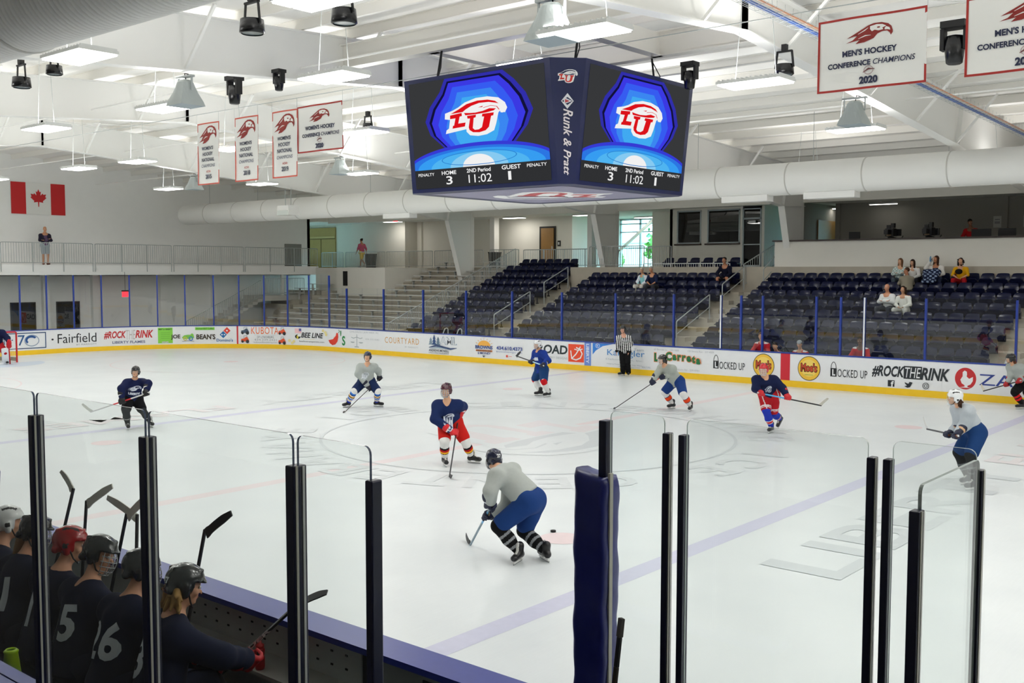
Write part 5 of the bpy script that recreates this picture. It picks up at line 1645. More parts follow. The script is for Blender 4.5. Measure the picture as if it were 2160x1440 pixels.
def nets(F, o, h):
    S = F < 0
    nx, ny, nz = F.shape
    sh = [(i, j, k) for i in (0, 1) for j in (0, 1) for k in (0, 1)]
    def cut(A, c): return A[c[0]:nx - 1 + c[0], c[1]:ny - 1 + c[1], c[2]:nz - 1 + c[2]]
    cnt = sum(cut(S, c).astype(np.int8) for c in sh)
    act = (cnt > 0) & (cnt < 8)
    I = np.argwhere(act)
    if len(I) == 0: return [], []
    acc = np.zeros((len(I), 3)); num = np.zeros(len(I))
    for a in range(3):
        for c in sh:
            if c[a]: continue
            d = list(c); d[a] = 1
            f0 = F[I[:, 0] + c[0], I[:, 1] + c[1], I[:, 2] + c[2]]; f1 = F[I[:, 0] + d[0], I[:, 1] + d[1], I[:, 2] + d[2]]
            m = (f0 < 0) != (f1 < 0)
            t = np.where(m, f0 / np.where(m, f0 - f1, 1), 0)
            p = np.tile(np.array(c, float), (len(I), 1)); p[:, a] = t
            acc[m] += p[m]; num[m] += 1
    vs = o + h * (I + acc / num[:, None])
    idx = np.full(act.shape, -1, int); idx[tuple(I.T)] = np.arange(len(I))
    faces = []
    for a in range(3):
        b, c = (a + 1) % 3, (a + 2) % 3
        s0 = [slice(None)] * 3; s1 = [slice(None)] * 3
        s0[a] = slice(0, -1); s1[a] = slice(1, None)
        E = np.argwhere(S[tuple(s0)] != S[tuple(s1)])
        E = E[(E[:, b] > 0) & (E[:, c] > 0) & (E[:, b] < F.shape[b] - 1) & (E[:, c] < F.shape[c] - 1)]
        if len(E) == 0: continue
        q = []
        for db, dc in ((1, 1), (0, 1), (0, 0), (1, 0)):
            G = E.copy(); G[:, b] -= db; G[:, c] -= dc
            q.append(idx[tuple(G.T)])
        q = np.stack(q, 1)
        flip = ~S[tuple(E.T)]
        q[flip] = q[flip][:, ::-1]
        faces.append(q)
    return vs, np.concatenate(faces)

def skin_obj(name, vf, mats, parent, region=None):
    vs, fs = vf
    me = bpy.data.meshes.new(name)
    me.from_pydata([tuple(v) for v in vs], [], [tuple(int(i) for i in f) for f in fs])
    for m in mats: me.materials.append(m)
    if region is not None and len(fs):
        c = vs[fs].mean(1)
        me.polygons.foreach_set('material_index', np.asarray(region(c), np.int32))
    me.polygons.foreach_set('use_smooth', [True] * len(me.polygons))
    me.update()
    o = bpy.data.objects.new(name, me)
    COL.objects.link(o)
    o.parent = parent
    return o

def cloth(c, rough=.85): return mat('cloth_' + c.strip('#') + ('' if rough == .85 else str(rough)), c, rough, spec=.2, var=.06, scale=30)
def skin(c): return mat('skin_' + c.strip('#'), c, .55, var=.04, scale=20)
LIP = mat('lip', '#a8645a', .5)

def frame_of(fwd, up):
    f = unit(fwd)
    up = unit(np.asarray(up, float) - f * np.dot(f, up))
    return np.stack([np.cross(f, up), f, up], 1)          # columns: right, forward, up

def head_prims(B, c, R, s=1.0, jaw=1.0):
    L = lambda x, y, z: c + R @ (V3(x, y, z) * s)
    B.ell(L(0, -.012, .035), V3(.074, .093, .086) * s, R, .02)
    B.ell(L(0, .022, -.042), V3(.056 * jaw, .066, .078) * s, R, .03)
    B.ell(L(0, .062, -.098), V3(.028, .024, .02) * s, R, .025)
    B.cone(L(-.034, .078, .026), L(.034, .078, .026), .013 * s, .013 * s, .015)
    B.ell(L(-.045, .06, -.03), V3(.024, .02, .022) * s, R, .02); B.ell(L(.045, .06, -.03), V3(.024, .02, .022) * s, R, .02)
    for x in (-.032, .032):
        B.ell(L(x, .099, .006), V3(.015, .014, .010) * s, R, .012, sub=True)
        B.ell(L(x * 2.36, -.008, -.012), V3(.010, .022, .033) * s, R, .01)
    B.cone(L(0, .086, .008), L(0, .108, -.034), .009 * s, .014 * s, .012)
    B.ell(L(0, .088, -.062), V3(.024, .010, .007) * s, R, .008)

def eyes(c, R, s, parent):
    mb = MB()
    mb.smooth = True
    for x in (-.032, .032):
        q = c + R @ (V3(x, .083, .006) * s)
        M_ = Matrix(R.tolist()).to_4x4(); M_.translation = q.tolist()
        mb.m(mat('eye_white', '#e6e2dc', .3)).lathe([(.0115 * s, -.004 * s), (.010 * s, .004 * s), (.006 * s, .009 * s), (0, .0105 * s)], 10, M_ @ Matrix.Rotation(-PI / 2, 4, 'X'))
        mb.m(mat('iris', '#2a1e18', .3)).lathe([(.0055 * s, .0088 * s), (.0045 * s, .0108 * s), (0, .0112 * s)], 8, M_ @ Matrix.Rotation(-PI / 2, 4, 'X'))
    mb.build('eye', parent)

def hand_prims(B, grip, el, axis, side, s=1.0, r=.0095, spread=.021, curl=1.0, grip_r=.022):
    """four fingers and a thumb curled about a bar through `grip` along `axis`"""
    a = unit(grip - el); k = unit(axis)
    n = unit(a - k * np.dot(a, k))
    m = np.cross(k, n) * side
    palm = grip - n * (grip_r + .016) * s
    B.ell(palm - n * .006 * s, V3(.030, .018, .042) * s * 1.05, np.stack([m, n, k], 1), .012)
    lens = (.9, 1.0, .95, .8)
    for i in range(4):
        o_ = k * (i - 1.5) * spread * s
        pts = []
        R_ = (grip_r + r) * s * (.95 + .1 * lens[i])
        for t in np.linspace(150, 150 - 215 * lens[i] * curl, 5):
            w = math.radians(t)
            pts.append(grip + o_ + (math.cos(w) * n * 1.0 + math.sin(w) * m) * R_)
        pts[0] = palm + o_ + m * .02 * s
        for p0, p1, ra, rb in zip(pts[:-1], pts[1:], (r * 1.1, r * 1.05, r, r * .95), (r * 1.05, r, r * .95, r * .8)):
            B.cone(p0, p1, ra * s, rb * s, .006)
    th = [palm - m * .02 * s + k * -.03 * s, grip - m * (grip_r + r) * s * 1.0 - k * .02 * s, grip - m * (grip_r * .7) * s + n * (grip_r + r) * s * .8 + k * .004 * s]
    B.cone(th[0], th[1], r * 1.35 * s, r * 1.15 * s, .008); B.cone(th[1], th[2], r * 1.15 * s, r * .9 * s, .006)
    return palm

def open_hand(B, wr, el, fwd, side, s=1.0):
    """relaxed hanging or resting hand: palm, four slightly curled fingers, thumb at the side"""
    a = unit(wr - el); lat = unit(fwd - a * np.dot(fwd, a)); n = np.cross(a, lat) * side
    p = wr + a * .045 * s
    B.ell(p, V3(.038, .045, .017) * s, np.stack([lat, a, n], 1), .012)
    for i, L_ in enumerate((.066, .074, .070, .056)):
        b = wr + a * .083 * s + lat * (.027 - .018 * i) * s
        q = b + a * L_ * .5 * s - n * .008 * s; e = q + a * L_ * .45 * s - n * .024 * s
        B.cone(b, q, .0085 * s, .0078 * s, .006); B.cone(q, e, .0078 * s, .0065 * s, .005)
    b = wr + a * .02 * s + lat * .032 * s
    q = b + (a * .6 + lat * .6) * .035 * s; B.cone(b, q, .011 * s, .0095 * s, .008); B.cone(q, q + a * .03 * s - n * .012 * s, .0095 * s, .0075 * s, .005)

def body(parent, p, sk, s=1.0, look=None, h=.016, hands=None, jaw=1.0, gaze=True, feet=True):
    B = Blob()
    R = frame_of(look if look is not None else p['f'], unit(unit(p['head'] - p['neck']) * .6 + V3(0, 0, .6)))
    head_prims(B, p['head'], R, s, jaw)
    B.cone(p['head'] - R[:, 2] * .06 * s - R[:, 1] * .01, p['neck'], .052 * s, .062 * s, .03)
    up = unit(p['neck'] - p['pel']); lat = unit(np.cross(p['f'], up))
    B.cone(p['pel'] + up * .05, p['neck'] - up * .1, .115 * s, .125 * s, .05, lat, 1.25)
    B.cone(p['Rhp'], p['Lhp'], .11 * s, .11 * s, .05)
    for k, sd in (('R', 1), ('L', -1)):
        B.cone(p['neck'] - up * .05, p[k + 'sh'], .055 * s, .055 * s, .04)
        B.cone(p[k + 'sh'], p[k + 'el'], .05 * s, .04 * s, .03); B.cone(p[k + 'el'], p[k + 'wr'], .041 * s, .028 * s, .02)
        B.cone(p[k + 'hp'], p[k + 'kn'], .085 * s, .058 * s, .04); B.cone(p[k + 'kn'], p[k + 'an'], .058 * s, .04 * s, .03)
        if feet: B.cone(p[k + 'an'], p[k + 'to'] + V3(0, 0, .01), .038 * s, .028 * s, .02)
        if hands: hands(B, k, sd)
    lipc = p['head'] + R @ (V3(0, .092, -.062) * s)
    o = skin_obj('body', B.mesh(h), [sk, LIP], parent, lambda c: (np.linalg.norm((c - lipc) @ R / V3(.026, .02, .010) / s, axis=1) < 1).astype(int))
    if gaze: eyes(p['head'], R, s, parent)
    return R

def hair_mesh(parent, c, R, s, col, style='short'):
    B = Blob()
    L = lambda x, y, z: c + R @ (V3(x, y, z) * s)
    B.ell(L(0, -.022, .045), V3(.083, .098, .088) * s, R, .02)
    if style == 'long':
        for x in (-.062, 0, .062):
            B.cone(L(x, -.06 + .03 * abs(x) / .06, .02), L(x * 1.25, -.07 + .05 * abs(x) / .06, -.2), .05 * s, .035 * s, .04)
    if style == 'curly':
        rg = random.Random(int(abs(c[0]) * 100))
        for i in range(26):
            w = rg.uniform(0, 2 * PI); z = rg.uniform(-.16, .08)
            B.ell(L(.1 * math.cos(w), -.03 + .08 * math.sin(w) * (1 if math.sin(w) < 0 else .45), z), V3(.034, .034, .034) * s, R, .02)
    if style == 'bun': B.ell(L(0, -.11, .09), V3(.04, .04, .04) * s, R, .02)
    if style == 'tail': B.cone(L(0, -.1, -.02), L(0, -.13, -.2), .045 * s, .03 * s, .03)
    if style == 'wild':
        rg = random.Random(5)
        for i in range(30):
            x = rg.uniform(-.1, .1); z = rg.uniform(-.17, -.04)
            B.cone(L(x * .8, -.07, -.03), L(x * 1.25, -.085 + rg.uniform(-.03, .05), z), .024 * s, .012 * s, .012)
    ic = np.linalg.inv(R)
    def cutf(X, Y, Z):
        q = (np.stack([X, Y, Z], -1) - c) @ R / s
        face = np.minimum(q[..., 1] - .035, .055 - q[..., 2])
        low = np.minimum(-q[..., 2] - .02, q[..., 1] + .01) if style not in ('long', 'curly', 'wild') else np.minimum(-q[..., 2] - .02, q[..., 1] - .03)
        return np.maximum(face, low)
    skin_obj('hair', B.mesh(.012 * s, .003, 2, cutf), [cloth(col, .6)], parent)

# ---- hockey kit
def helmet(parent, c, R, s, col, h=.013, cage=None, visor=False, strap='#17181b', num=None, numcol='#ffffff'):
    L = lambda x, y, z: c + R @ (V3(x, y, z) * s)
    B = Blob()
    B.ell(L(0, -.014, .042), V3(.101, .126, .108) * s, R, .02)
    B.cone(L(-.082, -.03, .0), L(-.078, -.02, -.045), .032 * s, .026 * s, .02); B.cone(L(.082, -.03, .0), L(.078, -.02, -.045), .032 * s, .026 * s, .02)
    B.cone(L(-.05, -.1, -.03), L(.05, -.1, -.03), .03 * s, .03 * s, .02)
    for x in (-.04, .04): B.cone(L(x, .07, .112), L(x * 1.1, -.10, .105), .014 * s, .018 * s, .012)
    B.cone(L(-.06, .10, .045), L(.06, .10, .045), .012 * s, .012 * s, .015)
    def cutf(X, Y, Z):
        q = (np.stack([X, Y, Z], -1) - c) @ R / s
        return np.maximum(np.minimum(q[..., 1] - .028, .036 - q[..., 2]), -q[..., 2] - .072)
    def vents(cc):
        q = (cc - c) @ R / s
        v = (np.abs(np.abs(q[:, 0]) - .062) < .008) & (q[:, 2] > .07) & (np.abs(q[:, 1] + .01) < .055)
        v |= (np.abs(q[:, 0]) < .009) & (q[:, 2] > .1) & (np.abs(np.abs(q[:, 1] + .01) - .04) < .022)
        v |= (np.abs(np.abs(q[:, 0]) - .1) < .03) & (np.abs(q[:, 2] - .0) < .018) & (np.abs(q[:, 1] + .03) < .018)
        return v.astype(int)
    hm = mat('helmet_' + col.strip('#'), col, .18, spec=.6, coat=.3)
    ob_ = skin_obj('helmet', B.mesh(h * s, 0, 0, cutf), [hm, BLACK], parent, vents)
    if cage:
        cm = mat('cage_' + cage.strip('#'), cage, .3, metal=.3)
        mb = MB().m(cm)
        def pt(a, b): return L(.088 * math.sin(a) * math.cos(b), .028 + .10 * math.cos(a) * math.cos(b), -.035 + .112 * math.sin(b))
        for i in range(6):
            a = -1.15 + 2.3 * i / 5
            mb.tube([pt(a, b) for b in np.linspace(-.85, .72, 9)], .0036, 4)
        for j in range(6):
            b = -.85 + 1.57 * j / 5
            mb.tube([pt(a, b) for a in np.linspace(-1.3, 1.3, 13)], .0042 if j in (0, 5) else .0036, 4)
        mb.build('cage', ob_)
    if visor:
        mb = MB().m(glass_mat('visor_glass', (.9, .93, .95), .06))
        vs, fs = [], []
        z0 = -.11 if visor == 'full' else -.028
        for j in range(5):
            z = .045 + (z0 - .045) * j / 4
            for i in range(13):
                a = -1.35 + 2.7 * i / 12
                q = 1 - .25 * max(0, (-.05 - z) / .06)
                vs.append(L(.097 * math.sin(a) * q, .012 + .112 * math.cos(a) * q, z))
        for j in range(4):
            for i in range(12): fs.append((j * 13 + i, j * 13 + i + 1, (j + 1) * 13 + i + 1, (j + 1) * 13 + i))
        mb.add(vs, fs, True); mb.build('visor', ob_)
        if visor == 'full':
            skin_obj('chin_cup', Blob().ell(L(0, .085, -.118), V3(.045, .028, .022) * s, R, .01).mesh(.012), [mat('chin_white', '#dfe3e6', .4)], ob_)
    mb = MB().m(mat('strap_' + strap.strip('#'), strap, .6))
    mb.tube([L(-.085, 0, -.03), L(-.065, .03, -.09), L(-.03, .06, -.122), L(.03, .06, -.122), L(.065, .03, -.09), L(.085, 0, -.03)], .006 * s, 5)
    mb.build('chin_strap', ob_)
    if num:
        me = ob_.data
        bvh = BVHTree.FromPolygons([v.co.copy() for v in me.vertices], [tuple(q.vertices) for q in me.polygons])
        txt, where = num
        n_ = R @ V3(*where)
        decal(Art().ctext(txt, 0, -.02, .045, numcol, bold=.04), bvh, c + R @ V3(0, -.014, .042) * s, n_, R[:, 2], ob_, 'printed_number', step=.02)
    return ob_

def decal(art, bvh, center, n, up, parent, name, step=.03, dist=.5, off=.003):
    n = unit(n); up = unit(np.asarray(up) - n * np.dot(up, n)); rt = np.cross(up, n)
    mb = MB()
    for vs, fs, c, l in art.items:
        vs2, fs2 = slice_u(vs, fs, step, step)
        pos, ok = [], []
        for u, v in vs2:
            o_ = center + rt * u + up * v + n * dist
            hit = bvh.ray_cast(Vector(o_), Vector(-n), dist * 2)
            if hit[0] is None: pos.append((0, 0, 0)); ok.append(False)
            else:
                q = np.array(hit[0]) + n * (off + .0012 * l) + np.array(hit[1]) * .001
                pos.append(tuple(q)); ok.append(True)
        mb.m(mat('ink_' + c.strip('#'), c, .5))
        mb.add(pos, [f for f in fs2 if all(ok[i] for i in f)], False)
    return mb.build(name, parent)

def shirt_prims(p, s=1.0, r=.15, sleeve='long', ra=.085, hem=.06, lat_sc=1.28, shoulder=.095, cuff=.09, drop=.035):
    """torso tube with an open, flared hem (cut off square to the spine), then shoulders and sleeves"""
    B = Blob()
    up = unit(p['neck'] - p['pel']); lat = unit(np.cross(p['f'], up))
    B.cone(p['pel'] + up * hem, p['neck'] - up * .15 * s, r * 1.06 * s, r * .98 * s, .06, lat, lat_sc)
    q = p['pel'] + up * (hem - .30)
    B.ell(q, V3(.5, .5, .30), np.stack([lat, np.cross(up, lat), up], 1), .02, sub=True)
    for k in 'RL':
        sh = p[k + 'sh'] - up * drop
        B.cone(p['neck'] - up * .045, sh, .068 * s, shoulder * s, .06)
        B.cone(sh, p[k + 'el'], shoulder * s, ra * s, .05)
        if sleeve == 'long':
            d = unit(p[k + 'wr'] - p[k + 'el'])
            B.cone(p[k + 'el'], p[k + 'wr'] - d * cuff, ra * s, ra * .84 * s, .035)
    return B

def skate(parent, kn, an, to, lift, col='#15161a', trim='#c8c8c4'):
    dn = -unit(kn - an) if lift else V3(0, 0, -1)
    if lift: dn = unit(dn + V3(0, 0, -.6))
    f = unit((to - an) - dn * np.dot(to - an, dn)); lt = np.cross(f, dn)
    B = Blob()
    heel, toe = an + dn * .025 - f * .045, an + dn * .035 + f * .165
    B.cone(an - dn * .085 - f * .012, an, .056, .05, .02); B.cone(an, heel, .05, .043, .02)
    B.cone(heel, toe, .04, .037, .03, lt, 1.0); B.cone(an + f * .03, toe - f * .05 - dn * .004, .045, .036, .03)
    B.ell(toe, V3(.045, .042, .036), np.stack([f, lt, -dn], 1), .02)
    B.cone(an - dn * .12 + f * .05, an - dn * .04 + f * .045, .022, .03, .02)
    tmid = an + f * .07 - dn * .01
    o = skin_obj('skate', B.mesh(.012), [mat('boot_' + col.strip('#'), col, .35), mat('boot_trim_' + trim.strip('#'), trim, .5)], parent,
                 lambda c: ((np.abs((c - an) @ lt) < .018) & (((c - an) @ f) > .028) & (((c - an) @ f) < .13) & (((c - an) @ dn) < .02)).astype(int))
    hold = MB().m(mat('blade_holder', '#e6e7e6', .35))
    s0 = an + dn * .066
    for a, b in ((-.085, -.02), (.085, .18)):
        hold.prism([(a, 0), (b, 0), (b + .01 * (1 if a > 0 else -1), .03), (a, .03)], lambda u, v, d: tuple(s0 + f * u + dn * v + lt * d), -.016, .016)
    hold.prism([(-.09, .026), (.185, .026), (.18, .04), (-.085, .04)], lambda u, v, d: tuple(s0 + f * u + dn * v + lt * d), -.009, .009)
    hold.build('blade_holder', o)
    MB().m(mat('blade_steel', '#9aa0a4', .25, metal=.9)).prism([(-.095, .038), (.195, .038), (.185, .054), (.15, .058), (-.07, .058), (-.09, .052)], lambda u, v, d: tuple(s0 + f * u + dn * v + lt * d), -.0025, .0025).build('blade', o)

def glove(parent, grip, el, axis, side, col, col2, palmc='#b6a27c', text=None):
    B = Blob()
    a = unit(grip - el)
    palm = hand_prims(B, grip, el, axis, side, 1.15, .018, .033, 1.0, .017)
    k = unit(axis); n = unit(a - k * np.dot(a, k))
    B.ell(palm - n * .02, V3(.058, .042, .074), np.stack([np.cross(k, n), n, k], 1), .02)
    B.cone(palm - a * .02, palm - a * .15, .054, .074, .02)
    B.cone(palm - a * .145, palm - a * .17, .078, .08, .01)
    def reg(c):
        t = (c - palm) @ a
        r_ = np.zeros(len(c), int)
        r_[(t < -.09) & (t > -.125)] = 1
        q = c - grip
        r_[(np.linalg.norm(q - np.outer(q @ k, k), axis=1) < .022)] = 2
        return r_
    return skin_obj('glove', B.mesh(.0105), [mat('glove_' + col.strip('#'), col, .6), mat('glove_' + col2.strip('#'), col2, .6), mat('glove_' + palmc.strip('#'), palmc, .7)], parent, reg)

def stick(label, butt, heel, tip, shaft='#1a1b1f', accent=None, tape='#16171a', blade='#1b1c20', knob='#d9d9d6', group='hockey sticks'):
    butt, heel, tip = map(lambda q: np.asarray(q, float), (butt, heel, tip))
    t = thing('hockey_stick', label, 'hockey stick', tuple(heel), group=group)
    off = heel
    d = unit(heel - butt); L = np.linalg.norm(heel - butt)
    def seg(a, b, m, name, w=.02, hh=.028):
        mb = MB().m(m).bar(tuple(butt + d * a - off), tuple(butt + d * b - off), hh, w, up=tuple(np.cross(d, unit(tip - heel))))
        return mb.build(name, t, bevel=.004)
    if accent:
        (a0, a1, c) = accent
        seg(0.1, L * a0, mat('shaft_' + shaft.strip('#'), shaft, .35), 'shaft'); seg(L * a0, L * a1, mat('shaft_' + c.strip('#'), c, .35), 'shaft_band'); seg(L * a1, L + .005, mat('shaft_' + shaft.strip('#'), shaft, .35), 'shaft')
    else:
        seg(0.1, L + .005, mat('shaft_' + shaft.strip('#'), shaft, .35), 'shaft')
    seg(0, .1, mat('tape_' + knob.strip('#'), knob, .9), 'grip_tape', .026, .032)
    # blade: curved thin paddle from heel to tip
    bd = tip - heel; bl = np.linalg.norm(bd); bd = bd / bl
    w = unit(-d - bd * np.dot(-d, bd)); nn = np.cross(bd, w)
    n = 10
    vs, fs = [], []
    for i in range(n + 1):
        u = i / n
        c = heel + bd * bl * u + nn * .035 * (u * u) - off
        hh = .034 - .012 * max(0, u - .72) / .28 + (.006 if u < .15 else 0)
        rise = w * (.03 + .012 * u * u)
        for sgn in (-1, 1):
            for tt in (-.0045, .0045): vs.append(c + rise + w * sgn * hh + nn * tt)
    for i in range(n):
        a, b = i * 4, i * 4 + 4
        fs += [(a, b, b + 1, a + 1), (a + 2, a + 3, b + 3, b + 2), (a, a + 2, b + 2, b), (a + 1, b + 1, b + 3, a + 3)]
    fs += [(0, 1, 3, 2), (n * 4, n * 4 + 2, n * 4 + 3, n * 4 + 1)]
    mb = MB().m(mat('blade_' + blade.strip('#'), blade, .5, var=.12, scale=30))
    mb.add([tuple(v) for v in vs], fs, False)
    mb.build('stick_blade', t)
    return t

def sock_regions(kn, an, bands):
    d = an - kn
    def f(c):
        t = (c - kn) @ d / (d @ d)
        r = np.zeros(len(c), int)
        for i, (a, b) in enumerate(bands): r[(t >= a) & (t < b)] = i + 1
        return r
    return f

# joint positions in metres of the skaters: pelvis, neck, head, facing; then shoulder, hip, grip, elbow, ankle, knee, toe of each side; then stick heel, butt and tip
POSE_TABLE = {
    'A': [(-7.6, -5.22, 0.66), (-7.46, -5.23, 1.16), (-7.38, -5.26, 1.33), (0.92, -0.39, 0), (-7.54, -5.38, 1.09), (-7.64, -5.3, 0.66), (-7.38, -5.6, 0.67), (-7.45, -5.58, 0.96), (-7.53, -5.4, 0.12), (-7.38, -5.52, 0.46), (-7.36, -5.48, 0.02), (-7.41, -5.07, 1.09), (-7.57, -5.13, 0.66), (-7.01, -5.23, 0.85), (-7.13, -5.09, 1.07), (-7.48, -4.86, 0.12), (-7.33, -5.14, 0.44), (-7.29, -4.9, 0.03), (-7.88, -6.1, 0.44), (-6.94, -5.17, 0.88), (-7.9, -6.32, 0.6)],
    'B': [(-6.32, 0.86, 0.67), (-6.14, 0.74, 1.18), (-6.08, 0.69, 1.38), (0.57, -0.82, -0), (-6.31, 0.65, 1.12), (-6.4, 0.8, 0.67), (-6.09, 0.77, 0.52), (-6.32, 0.56, 0.92), (-6.66, 0.5, 0.12), (-6.34, 0.46, 0.47), (-6.65, 0.31, 0.04), (-6.01, 0.86, 1.12), (-6.24, 0.92, 0.67), (-6.1, 1.15, 0.77), (-6.1, 1.09, 0.97), (-6.15, 1.07, 0.12), (-5.9, 0.88, 0.46), (-5.96, 1.15, 0.06), (-6.07, -0.16, -0.04), (-6.1, 1.24, 0.82), (-5.85, -0.36, -0.01)],
    'C': [(1.16, -3.71, 0.79), (1.33, -3.98, 1.24), (1.36, -4.04, 1.45), (0.65, -0.76, 0), (1.17, -4.07, 1.18), (1.08, -3.78, 0.79), (1.48, -3.92, 0.65), (1.17, -4.14, 0.91), (1.16, -3.88, 0.12), (1.3, -4.02, 0.51), (1.31, -3.98, 0.01), (1.45, -3.83, 1.18), (1.23, -3.65, 0.79), (1.29, -3.62, 0.91), (1.35, -3.57, 1.1), (1.38, -3.36, 0.12), (1.45, -3.63, 0.48), (1.58, -3.31, -0), (2, -4.63, -0.01), (1.24, -3.56, 0.97), (2.25, -4.8, 0.02)],
    'D': [(6.44, -7.77, 0.74), (6.03, -7.93, 1.14), (5.87, -7.85, 1.22), (-0.99, -0.17, 0), (6.05, -7.73, 1.1), (6.43, -7.67, 0.74), (5.92, -8.03, 0.52), (6.09, -7.85, 0.62), (6.63, -7.71, 0.12), (6.26, -7.7, 0.33), (6.49, -7.64, 0.01), (6.11, -8.1, 1.1), (6.46, -7.86, 0.74), (6.07, -8.12, 0.68), (6.17, -8.25, 0.91), (6.4, -7.96, 0.12), (6.17, -8.1, 0.45), (6.45, -8.13, 0.01), (5.38, -7.77, -0.01), (6.13, -8.16, 0.75), (5.12, -7.62, 0.03)],
    'E': [(-4.24, 5.82, 0.76), (-4.29, 5.75, 1.36), (-4.26, 5.63, 1.52), (-0.22, -0.97, -0), (-4.46, 5.8, 1.29), (-4.34, 5.84, 0.76), (-4.4, 5.51, 1.01), (-4.47, 5.74, 1.07), (-4.36, 5.91, 0.12), (-4.61, 5.95, 0.46), (-4.44, 5.74, 0), (-4.1, 5.71, 1.29), (-4.14, 5.8, 0.76), (-3.9, 5.4, 0.96), (-3.87, 5.65, 1.08), (-4, 5.83, 0.12), (-3.96, 5.56, 0.49), (-4.02, 5.69, -0.06), (-5.12, 5.69, 1.15), (-3.81, 5.38, 0.95), (-4.92, 5.59, 1.31)],
    'F': [(-5.77, 12.4, 0.84), (-5.77, 12.31, 1.44), (-5.74, 12.22, 1.63), (0.57, -0.82, -0), (-5.92, 12.21, 1.37), (-5.85, 12.35, 0.84), (-5.91, 12.1, 0.86), (-5.87, 12.11, 1.15), (-5.82, 12.36, 0.12), (-5.69, 12.15, 0.48), (-5.89, 12.18, 0.03), (-5.62, 12.42, 1.37), (-5.69, 12.46, 0.84), (-5.58, 12.35, 0.83), (-5.54, 12.44, 1.15), (-5.67, 12.49, 0.12), (-5.55, 12.26, 0.48), (-5.57, 12.34, 0.03)],
    'G': [(0.32, 5.83, 0.75), (0.13, 5.52, 1.18), (0.13, 5.4, 1.34), (-0.15, -0.99, -0), (-0.03, 5.59, 1.13), (0.22, 5.85, 0.75), (-0.06, 5.26, 0.74), (0.01, 5.36, 0.97), (0.13, 5.95, 0.12), (0.02, 5.7, 0.46), (0.09, 5.77, 0.01), (0.34, 5.53, 1.13), (0.42, 5.82, 0.75), (0.14, 5.38, 0.9), (0.26, 5.66, 0.93), (0.72, 5.88, 0.12), (0.65, 5.6, 0.47), (0.77, 5.73, -0.02), (-0.91, 4.73, 0.03), (0.21, 5.42, 0.96), (-0.76, 4.47, 0.04)],
    'H': [(3.97, 3.8, 0.85), (3.99, 3.5, 1.31), (4.03, 3.38, 1.47), (0.57, -0.82, -0), (3.83, 3.44, 1.25), (3.89, 3.75, 0.85), (4.06, 3.24, 0.95), (3.86, 3.35, 1.04), (4.02, 3.84, 0.12), (4.01, 3.58, 0.54), (4.04, 3.68, -0.03), (4.14, 3.65, 1.25), (4.06, 3.86, 0.85), (4.47, 3.68, 0.85), (4.3, 3.77, 1.05), (4, 4.31, 0.26), (4.01, 3.92, 0.44), (3.99, 4.18, 0.03), (5.01, 4.26, 0.66), (3.99, 3.17, 0.97), (5.2, 4.24, 0.85)],
    'I': [(9.36, 0.57, 0.93), (9.14, 0.39, 1.41), (9.1, 0.24, 1.54), (-0.69, -0.72, -0), (9.04, 0.54, 1.35), (9.29, 0.64, 0.93), (8.97, 0.36, 0.88), (9.09, 0.53, 1.02), (9.21, 0.75, 0.12), (9.07, 0.65, 0.55), (9.15, 0.57, 0.03), (9.3, 0.28, 1.35), (9.43, 0.5, 0.93), (9.18, 0.09, 0.92), (9.24, 0.3, 1.06), (9.45, 0.32, 0.12), (9.38, 0.27, 0.59), (9.35, 0.17, 0), (8.37, 1.12, 0.83), (9.25, 0.02, 0.93), (8.22, 1.24, 1.02)],
    'J': [(7.27, 12.17, 0.65), (6.98, 12.06, 1.18), (6.93, 11.94, 1.33), (-0.52, -0.85, -0), (6.86, 12.17, 1.12), (7.18, 12.22, 0.65), (6.84, 12.03, 0.62), (6.94, 12.05, 0.89), (7.26, 11.97, 0.12), (7.09, 11.82, 0.45), (7.15, 11.84, -0.04), (7.18, 11.98, 1.12), (7.35, 12.12, 0.65), (7.18, 11.82, 0.75), (7.23, 12.05, 0.89), (7.48, 12.55, 0.12), (7.27, 12.38, 0.38), (7.4, 12.41, -0.03), (6.12, 12.49, 0.35), (7.26, 11.77, 0.78), (5.96, 12.66, 0.49)],
}
POSE = {}
for who, rows in POSE_TABLE.items():
    names = ['pel', 'neck', 'head', 'f'] + [side + part for side in 'RL' for part in ('sh', 'hp', 'wr', 'el', 'an', 'kn', 'to')] + ['heel', 'butt', 'tip']
    POSE[who] = dict(zip(names, rows))

# ------------------------------------------------------------------ skaters on the ice
def local(p, off):
    return {k: (V3(*v) - off if k != 'f' else unit(V3(*v))) for k, v in p.items()}

